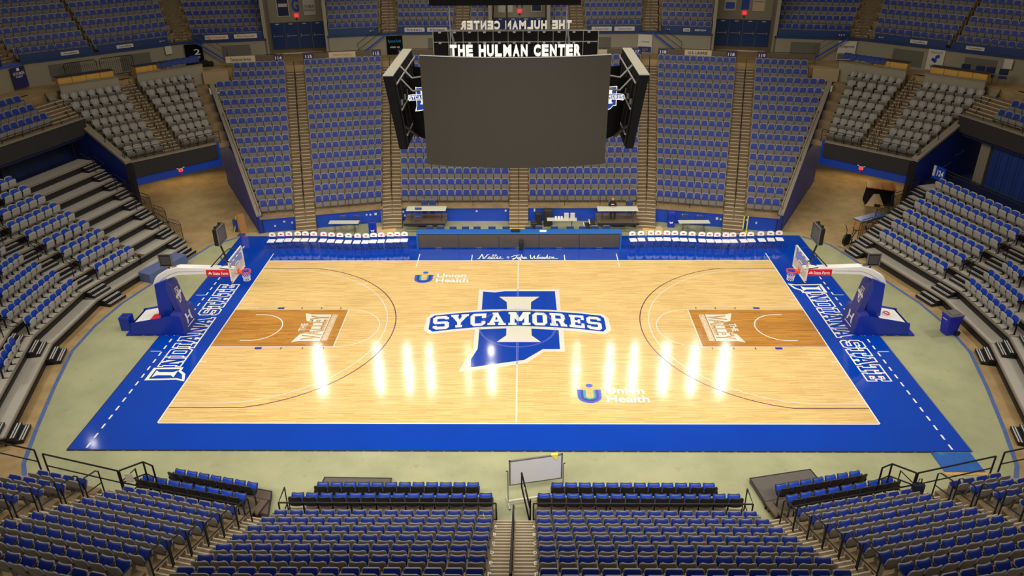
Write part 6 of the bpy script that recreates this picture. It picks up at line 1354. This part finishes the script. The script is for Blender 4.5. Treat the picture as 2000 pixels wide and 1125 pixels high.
def aisle_rail(F, s, d, z, lab, along='d'):
    mb = MB(); mb.tube([F((s, d-.28, z-.15)), F((s, d-.28, z+.82)), F((s, d-.18, z+.92)), F((s, d+.30, z+1.02)), F((s, d+.38, z+.92)), F((s, d+.38, z+.2))], .024, 'black_metal')
    o = tag(mb.build('aisle_handrail'), lab, 'handrail', 'aisle handrails of the near stand'); q = MB(); q.tube([F((s, d-.28, z+.35)), F((s, d+.38, z+.45))], .02, 'black_metal'); q.build('mid_bar', o)
for sx, sd in ((-1, 'left'), (1, 'right')):
    F0 = frame_s(sx, -1, 0); F1 = frame_s(sx, -1, 13.5)
    for k in range(0, 7):
        d = 14.75+.8*k-.3
        if k < 6: aisle_rail(F1, NS2-.12, NEAR.D13(d)-.1, fl(k)-.05, 'black looped handrail in the outer %s near aisle, %s from the floor' % (sd, ORD[k]))
        if k < 6: aisle_rail(F1, NEAR.s13(d)+.40, NEAR.D13(d)-.1, fl(k)-.05, 'black looped handrail in the inner %s near aisle, %s from the floor' % (sd, ORD[k]))
for k in range(7):
    d = 14.75+.8*k-.3; z = fl(k)-.05; mb = MB(); mb.tube([(-.03, -d+.3, z), (-.03, -d+.3, z+.75), (-.03, -d-.3, z+.95), (-.03, -d-.3, z+.2)], .03, 'black_metal'); o = tag(mb.build('aisle_handrail'), 'black handrail in the middle of the near centre stairs, %s from the floor' % ORD[k], 'handrail', 'handrails of the near centre stairs')
mb = MB(); mb.tube([(.5, -13.5, 1.0), (.22, -12.9, 2.0), (.22, -12.9, 1.4), (.5, -13.5, .35), (.5, -13.5, 1.4)], .03, 'black_metal'); o = tag(mb.build('swing_gate'), 'black open gate frame at the foot of the near centre stairs', 'gate'); q = MB(); q.box(.3, .33, -13.2, -13.0, 1.3, 1.6, 'sign_white'); q.build('notice', o)
# front rails at the near left and right
for sx, sd in ((-1, 'left'), (1, 'right')):
    def X(p): return (sx*p[0], p[1], p[2])
    for pts, lab in (([(16.0, -12.0, 1.98), (13.05, -12.85, 1.98)], 'long black two-bar rail before the outermost near %s block' % sd), ([(13.0, -12.85, 1.98), (12.4, -12.4, 1.98), (12.0, -12.6, 1.98)], 'angled black rail beside the near %s steps' % sd), ([(18.5, -11.2, 1.98), (16.4, -11.8, 1.98)], 'black rail at the far outer near %s corner' % sd)):
        mb = MB(); mb.tube([X(p) for p in pts], .03, 'black_metal'); o = tag(mb.build('front_railing'), lab, 'railing')
        q = MB(); q.tube([X((p[0], p[1], p[2]-.5)) for p in pts], .024, 'black_metal'); q.build('mid_rail', o)
        for p in pts: q = MB(); q.tube([X(p), X((p[0], p[1], .95))], .03, 'black_metal'); q.build('post', o)
    mb = MB(); F1 = frame_s(sx, -1, 13.5)
mb = MB(); mb.box(-12.85, -12.6, -12.86, -12.84, 1.5, 1.85, 'sign_white'); tag(mb.build('notice'), 'white paper notice taped to the rail by the near left steps', 'notice')
mb = MB(); mb.bbox(12.95, 13.35, -13.0, -12.8, 1.1, 1.6, 'backpack', .06); o = tag(mb.build('backpack'), 'dark backpack hanging on the near right rail', 'bag'); q = MB(); q.tube([(13.1, -12.9, 1.6), (13.12, -12.9, 1.78), (13.2, -12.9, 1.78), (13.22, -12.9, 1.6)], .02, 'black_metal'); q.build('handle', o)
# strips of tape, dropped cloth
for i, (x0, y0, z0, x1, y1, z1, lab) in enumerate(((-4.05, -14.85, 1.9, -3.55, -15.2, 1.72, 'yellow tape strip draped over a front row seat left of the centre stairs'), (-.95, -14.75, 2.0, -.88, -15.05, 1.7, 'yellow tape strip on the seat beside the near centre stairs'))):
    mb = MB(); mb.add([(x0, y0, z0), (x1, y1, z1), (x1+.03, y1, z1-.08), (x0+.03, y0, z0-.07)], [(0, 1, 2, 3)], 'tape_yellow'); tag(mb.build('tape_strip'), lab, 'tape')
# ------------------------------------------------------------------ hanging scoreboard
root = empty('centre_scoreboard', (0, 0, 15.0), 0, 'hanging centre scoreboard with large dark front screen and white lettering on top', 'scoreboard')
mb = MB(); n = 14; A = []; 
for i in range(n+1):
    t = -1+2*i/n; x = 3.38*t; y = -4.62 - .52*(1-t*t); A.append((x, y))
def scr(z0, z1, off, dyt): return [(x, y+off+dyt, z1) for x, y in A]
top, bot = 13.66, 9.70; tilt = .10
vs = [(x*1.0, y, top) for x, y in A]+[(x*.985, y+tilt*1.0, bot) for x, y in A]+[(x, y+.25, top) for x, y in A]+[(x*.985, y+.25+tilt, bot) for x, y in A]
N = n+1; fs = [(i, i+1, N+i+1, N+i) for i in range(n)]; mb.add(vs[:2*N], fs, 'screen_dark'); o = putr(mb, 'front_screen', root)
mb = MB(); mb.add(vs, [(2*N+i, 3*N+i, 3*N+i+1, 2*N+i+1) for i in range(n)]+[(i, 2*N+i, 2*N+i+1, i+1) for i in range(n)]+[(N+i, N+i+1, 3*N+i+1, 3*N+i) for i in range(n)]+[(0, N, 3*N, 2*N), (n, 2*N+n, 3*N+n, N+n)], 'panel_black')
mb.tube([(x, y+.12, top+.02) for x, y in A], .03, 'truss_grey', 4); putr(mb, 'screen_back', root)
for sx in (-1, 1):
    T = lambda p, sx=sx: (sx*p[0], p[1], p[2])
    mb = MB(T=T); P = [(5.05, 12.6), (4.68, 12.6), (4.32, 9.75), (4.62, 9.75)]
    mb.add([(x, -2.8, z) for x, z in P]+[(x, 2.8, z) for x, z in P], [(3,2,1,0), (4,5,6,7)]+[(i, (i+1) % 4, 4+(i+1) % 4, 4+i) for i in range(4)], 'panel_black'); so = putr(mb, 'side_screen', root)
    mb = MB(T=T); mb.box(4.66, 5.06, -2.82, 2.82, 12.6, 12.63, 'light_panel'); mb.build('top_cover', so)
    mb = MB(T=T)
    for i in range(7): y = -2.6+.86*i; mb.tube([(4.62, y, 12.4), (4.3, y, 9.9)], .03, 'dark_metal', 5)
    for z, x in ((12.3, 4.55), (11.3, 4.42), (10.3, 4.28)): mb.tube([(x, -2.7, z), (x, 2.7, z)], .04, 'truss_grey', 5)
    for i in range(6): mb.box(4.42, 4.5, -2.4+.9*i, -2.28+.9*i, 11.4, 11.6, 'steel')
    mb.build('back_frame', so)
    mb = MB(T=T); mb.add([(2.7, -3.0, 12.85), (4.4, -1.3, 12.2), (4.2, -1.3, 9.9), (2.7, -3.0, 9.9)], [(0, 1, 2, 3)], 'panel_black'); mb.add([(2.4, -2.6, 12.8), (4.4, .6, 12.3), (4.1, .6, 9.9), (2.4, -2.6, 9.8)], [(0, 1, 2, 3)], 'panel_black'); co = putr(mb, 'corner_panel', root)
    # team logo on the corner panel
    mb = MB(); k = .155; cxx, cyy, cz = sx*3.62, -2.45, 11.62
    u = Vector((.95, .30*sx, 0)).normalized()
    team_logo(mb, 0, .004, lambda p: (cxx+u.x*p[0]*k*.9, cyy+u.y*p[0]*k*.9-.02-p[2]*1.2, cz+p[1]*k*.78), 'letter_front', 'wall_blue', 'letter_front')
    mb.build('team_logo', co)
    for z0, dz in ((12.55, 0), (12.05, 0)):
        q = MB(T=T); q.tube([(3.0, -2.9, z0+.15), (4.0, -2.4, z0-.1), (4.5, -1.9, z0+.25)], .035, 'truss_grey', 5); putr(q, 'brace', root)
    q = MB(T=T); q.tube([(3.9, -2.3, 10.1), (4.35, -2.6, 10.6)], .06, 'dark_metal'); putr(q, 'brace', root)
mb = MB(); mb.box(-3.05, 3.05, -2.85, -2.75, 12.9, 14.25, 'panel_black'); mb.box(-3.05, 3.05, 2.6, 2.9, 13.1, 13.42, 'dark_metal'); mb.box(-2.9, 2.9, -2.7, 2.7, 12.9, 13.0, 'panel_black'); putr(mb, 'header_box', root)
mb = MB()
for z in (14.25, 13.86): mb.tube([(-3.07, -2.9, z), (3.07, -2.9, z)], .018, 'truss_grey', 5)
for i in range(12): x = -3.05+6.1*i/11; mb.tube([(x, -2.9, 13.1), (x, -2.9, 14.25)], .014 if i not in (0, 11) else .02, 'truss_grey', 5)
for i in range(11): x = -2.8+.55*i; mb.box(x-.05, x+.05, -2.93, -2.88, 14.18, 14.24, 'steel'); mb.box(x-.05, x+.05, -2.93, -2.88, 13.8, 13.88, 'steel')
for x in (-2.72, 2.72):
    mb.tube([(x, 2.7, 13.2), (x, -2.8, 13.2)], .03, 'truss_grey', 5)
putr(mb, 'truss', root)
def letters(s, x0, x1, z0, z1, y, m, nm, dep, flip=False):
    mb = MB(); l, r = (x1, x0) if flip else (x0, x1)
    for P, fs in cells_on(None, s, [(l, y, z0), (r, y, z0), (r, y, z1), (l, y, z1)], m, .05, .84):
     mb.add(P, fs, m); n_ = len(P); mb.add(P+[Vector((p.x, p.y+dep, p.z)) for p in P], [tuple(n_+i for i in f) for f in fs], m)
     edges = {}
     for f in fs:
        for i in range(len(f)): e_ = (f[i], f[(i+1) % len(f)]); edges[e_] = 1
     be = [e_ for e_ in edges if (e_[1], e_[0]) not in edges]
     mb.add(P+[Vector((p.x, p.y+dep, p.z)) for p in P], [(a, b, n_+b, n_+a) for a, b in be], m)
    return putr(mb, nm, root)
letters('THE HULMAN CENTER', -2.46, 2.44, 13.36, 13.78, -3.05, 'letter_front', 'front_lettering', .1); letters('THE HULMAN CENTER', -2.50, 2.42, 13.44, 13.79, 2.75, 'letter_back', 'rear_lettering', .1, True)
mb = MB(); mb.box(-3.1, 2.35, -3.2, -2.6, 15.18, 15.6, 'panel_black'); mb.tube([(-.37, 0, 13.0), (-.37, 0, 16.5)], .035, 'black_metal'); putr(mb, 'top_truss', root)
for x in (-2.42, 1.85):
    q = MB(); q.tube([(x, -2.95, 13.7), (x+.02, -2.95, 14.4), (x, -2.95, 17)], .02, 'steel', 5); q.tube([(x+.1, -2.95, 13.4), (x+.12, -2.95, 13.9), (x+.05, -2.95, 14.3)], .045, 'truss_grey', 6); q.tube([(x, -2.95, 13.35), (x, -2.95, 13.8)], .05, 'steel', 6); putr(q, 'hoist_chain', root)
# ------------------------------------------------------------------ person at the right stage table
def person(loc):
    root = empty('person', loc, PI, 'person in a dark printed shirt sitting at the right stage table looking down', 'person')
    V_ = [(0, 0, .50), (0, -.01, .72), (0, 0, .93), (0, .01, 1.02), (0, .05, 1.08), (.17, 0, .95), (.24, .10, .72), (.10, .32, .78), (-.17, 0, .95), (-.24, .10, .72), (-.10, .32, .78), (.10, .02, .48), (.13, .40, .50), (.12, .42, .08), (-.10, .02, .48), (-.13, .40, .50), (-.12, .42, .08), (.12, .55, .03), (-.12, .55, .03)]
    E_ = [(0,1),(1,2),(2,3),(3,4),(2,5),(5,6),(6,7),(2,8),(8,9),(9,10),(0,11),(11,12),(12,13),(0,14),(14,15),(15,16),(13,17),(16,18)]
    R_ = [.15, .14, .13, .055, .055, .07, .048, .035, .07, .048, .035, .10, .075, .05, .10, .075, .05, .04, .04]
    me = bpy.data.meshes.new('body'); me.from_pydata(V_, E_, []); o = bpy.data.objects.new('body', me); C.objects.link(o); o.parent = root
    md = o.modifiers.new('skin', 'SKIN'); sv = me.skin_vertices[0].data if me.skin_vertices else None
    if sv is None:
        bpy.context.view_layer.update()
    if not me.skin_vertices:
        bm = bmesh.new(); bm.from_mesh(me); lay = bm.verts.layers.skin.verify(); 
        for v, r in zip(bm.verts, R_): v[lay].radius = (r, r*.8)
        bm.verts.ensure_lookup_table(); bm.verts[0][lay].use_root = True; bm.to_mesh(me); bm.free()
    else:
        for v, r in zip(me.skin_vertices[0].data, R_): v.radius = (r, r*.8)
    o.modifiers.new('sub', 'SUBSURF').levels = 1; o.modifiers['sub'].render_levels = 2; me.materials.append(MATS['shirt_black'])
    h = MB(); nn_, mm_ = 14, 10; vs = []; fs = []
    for j in range(mm_+1):
        a = PI*j/mm_
        for i in range(nn_): b = 2*PI*i/nn_; vs.append((.078*math.sin(a)*math.cos(b), .09+.098*math.sin(a)*math.sin(b)*(1.0 if math.sin(b) < 0 else .95)-.03*math.cos(a), 1.185+.12*math.cos(a)))
    for j in range(mm_):
        for i in range(nn_): fs.append((j*nn_+i, j*nn_+(i+1) % nn_, (j+1)*nn_+(i+1) % nn_, (j+1)*nn_+i))
    h.add(vs, fs, 'skin')
    h.add([(-.015, .185, 1.19), (.015, .185, 1.19), (.02, .215, 1.15), (-.02, .215, 1.15)], [(0, 1, 2, 3)], 'skin'); ho = h.build('head', root, True)
    for s in (-1, 1): e_ = MB(); e_.cyl(s*.03, .175, 1.195, 1.205, .009, 'hair_red', 6); e_.build('eye', ho); e_ = MB(); e_.bbox(s*.078-.012, s*.078+.012, .07, .11, 1.15, 1.21, 'skin', .008); e_.build('ear', ho)
    e_ = MB(); e_.box(-.025, .025, .18, .187, 1.105, 1.115, 'red_paint'); e_.build('mouth', ho)
    h = MB(); vs2 = [(x*1.1, .085+(y-.09)*1.12, 1.195+(z-1.185)*1.1) for x, y, z in vs if z > 1.2 or y < .05]
    vs2 = [(x*1.1, .075+(y-.09)*1.1, 1.20+(z-1.185)*1.08) for x, y, z in vs]; h.add(vs2, [f for f in fs if all(vs2[i][2] > 1.235 or vs2[i][1] < .06 for i in f)], 'hair_red'); h.build('hair', root, True)
    for s in (-1, 1):
        h = MB(); h.bbox(s*.07-.04, s*.07+.04, .31, .40, .755, .785, 'skin', .012)
        for i in range(4): L_ = (.06, .07, .068, .055)[i]; h.tube([(s*.07-.03+.02*i, .39, .772), (s*.07-.03+.02*i-s*.004, .39+L_*.6, .775), (s*.07-.03+.02*i-s*.01, .39+L_, .762)], .008, 'skin', 5)
        h.tube([(s*.07-s*.035, .33, .772), (s*.07-s*.065, .37, .78), (s*.07-s*.075, .40, .775)], .009, 'skin', 5); h.build('hand', root)
    h = MB(); h.box(-.09, .09, .138, .142, .80, .86, 'text_white'); h.build('shirt_print', root)
person((5.85, 12.95, .6))
# ------------------------------------------------------------------ concourse furniture and barriers
for sx, sd in ((-1, 'left'), (1, 'right')):
    F = frame_s(sx, 1, 45)
    for (a, b, lab) in ((5.62, 9.0, 'long golden wooden counter behind the outer %s corner block' % sd), (1.9, 4.2, 'golden wooden counter partly under blue sheets, inner %s corner block' % sd)):
        mb = MB(); mb.box(a, b, 31.72, 32.3, 8.1, 8.62, 'desk_gold', F); o = tag(mb.build('wooden_counter'), lab, 'counter', 'wooden counters on the corner parapets')
        q = MB(); q.box(a-.02, b+.02, 31.66, 32.34, 8.62, 8.66, 'bleacher_black', F); q.build('top_edge', o)
        q = MB(); n = int((b-a)/.8)
        for i in range(n+1): s = a+(b-a)*i/max(n, 1); q.box(s-.01, s+.01, 31.70, 31.72, 8.1, 8.62, 'wood_dark', F)
        q.build('panel_joint', o)
    mb = MB(); vs = []; fs = []; nx, ny = 24, 6
    for j in range(ny+1):
        for i in range(nx+1): vs.append(F((-.1+2.9*i/nx, 31.55+.6*j/ny, 8.70-.05*i/nx+random.uniform(-.05, .07)-(.3 if j == 0 else 0))))
    for j in range(ny):
        for i in range(nx): a = j*(nx+1)+i; fs.append((a, a+1, a+nx+2, a+nx+1))
    mb.add(vs, fs, 'rubbish_blue'); tag(mb.build('plastic_sheet'), 'crumpled blue plastic sheet over the %s corner counter' % sd, 'plastic sheet')
F = frame_s(-1, 1, 45)
for i, (a, b) in enumerate(((5.95, 7.95), (3.6, 5.75))):
    P = [F((a, 33.6, 8.0)), F((a, 33.6, 9.0)), F((a+.12, 33.6, 9.12)), F((b-.12, 33.6, 9.12)), F((b, 33.6, 9.0)), F((b, 33.6, 8.0))]
    mb = MB(); mb.tube(P, .03, 'black_metal', closed=True); o = tag(mb.build('crowd_barrier'), 'black barred crowd barrier on the left corner concourse, %s of two' % ('left', 'right')[i], 'barrier', 'crowd barriers'); q = MB()
    for j in range(1, 16): s = a+(b-a)*j/16; q.tube([F((s, 33.6, 8.02)), F((s, 33.6, 9.1))], .012, 'black_metal', 4)
    q.build('bars', o)
    q = MB(); 
    for s in (a+.4, b-.4): q.tube([F((s, 33.3, 7.82)), F((s, 33.9, 7.82))], .02, 'black_metal'); q.tube([F((s, 33.6, 7.82)), F((s, 33.6, 8.0))], .02, 'black_metal')
    q.build('foot', o)
F = frame_s(1, 1, 45)
def dark_chair(loc, rz, lab):
    root = empty('stacked_chair', loc, rz, lab, 'chair', 'navy chairs on the right concourse')
    a = MB(); a.bbox(-.24, .24, -.2, .24, .45, .55, 'navy_chair', .04); a.build('seat', root); a = MB(); a.bbox(-.25, .25, -.3, -.2, .62, .98, 'navy_chair', .05); a.build('backrest', root)
    for x in (-.2, .2): a = MB(); a.tube([(x, -.25, .62), (x, -.2, .4), (x, -.28, 0)], .014, 'steel'); a.build('leg', root); a = MB(); a.tube([(x, .2, .45), (x, .26, 0)], .014, 'steel'); a.build('leg', root)
for i, s in enumerate((7.3, 8.15, 8.75, 9.5)):
    dark_chair(F((s, 33.0, 7.8)), face_in(1, 1, 45)+.3, 'navy stacked chair on the right corner concourse, %s from the middle' % ORD[i])
mb = MB(); root = None
for i, (s, lab) in enumerate(((15.0, 'dark pile of bags on the concourse left of the banner'),)):
    F1 = frame_s(-1, 1, 13.5); m = MB()
    for j in range(5): m.bbox(FS2+5.0+.35*j, FS2+5.45+.35*j, FAR.D13(26.6), FAR.D13(26.6)+.4, 7.8, 8.15+.1*(j % 2), 'drape_black', .1, F1)
    tag(m.build('bag_pile'), lab, 'bags', kind='stuff')
# thin centre rails of the far stairs
for x, lab in ((0, 'middle'),):
    mb = MB(); mb.tube([(x, 14.0, 1.9), (x, 24.8, 8.15)], .022, 'black_metal'); o = tag(mb.build('stair_rail'), 'thin black rail down the middle far stairs', 'handrail')
    for i in range(13): q = MB(); y = 14.2+.86*i; q.tube([(x, y, 1.0+.5625*(y-13.9)), (x, y, 1.9+.579*(y-14.0))], .018, 'black_metal'); q.build('post', o)
for sx, sd in ((-1, 'left'), (1, 'right')):
    F1 = frame_s(sx, 1, 13.5)
    for nm, pt in (('corner', lambda y: (sx*FAR.xc(y), y)), ('outer', lambda y: F1(((FS1+FS2)/2, FAR.D13(y), 0))[:2])):
        a, b = pt(14.0), pt(24.9); mb = MB(); mb.tube([(*a, 1.9), (*b, 8.2)], .022, 'black_metal'); o = tag(mb.build('stair_rail'), 'thin black rail down the %s %s far stairs' % (sd, nm), 'handrail')
        for i in range(13): q = MB(); y = 14.2+.86*i; c_ = pt(y); q.tube([(*c_, 1.0+.5625*(y-13.9)), (*c_, 1.9+.578*(y-14.0))], .018, 'black_metal'); q.build('post', o)
    F = frame_s(sx, 1, 45)
    for k in range(7, 14):
        z = fl(k); d = 26.3+.8*(k-7); mb = MB(); mb.tube([F((4.92, d-.3, z-.1)), F((4.92, d-.3, z+.75)), F((4.92, d+.25, z+1.0)), F((4.92, d+.25, z+.2))], .022, 'black_metal')
        tag(mb.build('aisle_handrail'), 'black handrail in the %s grey corner aisle, %s from its foot' % (sd, ORD[k-7]), 'handrail', 'handrails of the corner aisles')
        if k > 10:
            mb = MB(); s = 8.9+.25*(k-11); mb.tube([F((s+.6, d-.3, z-.1)), F((s+.6, d-.3, z+.75)), F((s+.6, d+.25, z+1.0)), F((s+.6, d+.25, z+.2))], .022, 'black_metal')
            tag(mb.build('aisle_handrail'), 'black handrail in the aisle outside the %s grey corner, %s from its foot' % (sd, ORD[k-11]), 'handrail', 'handrails outside the grey corners')
    # front rail above the far blue walls
    for Fq, a, b, lab in ((frame_s(sx, 1, 0), .65, 7.4, 'middle'), (frame_s(sx, 1, 13.5), FAR.s13(13.7)+.65, FS1-.05, 'angled'), (frame_s(sx, 1, 13.5), FS2+.05, FS2+2.1, 'outer')):
        d = 13.66 if lab == 'middle' else FAR.D13(13.66); mb = MB(); mb.tube([Fq((a, d, 1.72)), Fq((b, d, 1.72))], .016, 'black_metal'); o = tag(mb.build('front_rail'), 'thin dark rail before the lowest far row, %s %s block' % (sd, lab), 'railing', 'thin rails before the far stand')
        n = max(2, int((b-a)/1.7)+1)
        for i in range(n): q = MB(); s = a+(b-a)*i/(n-1); q.tube([Fq((s, d, .92)), Fq((s, d, 1.72))], .014, 'black_metal'); q.build('post', o)
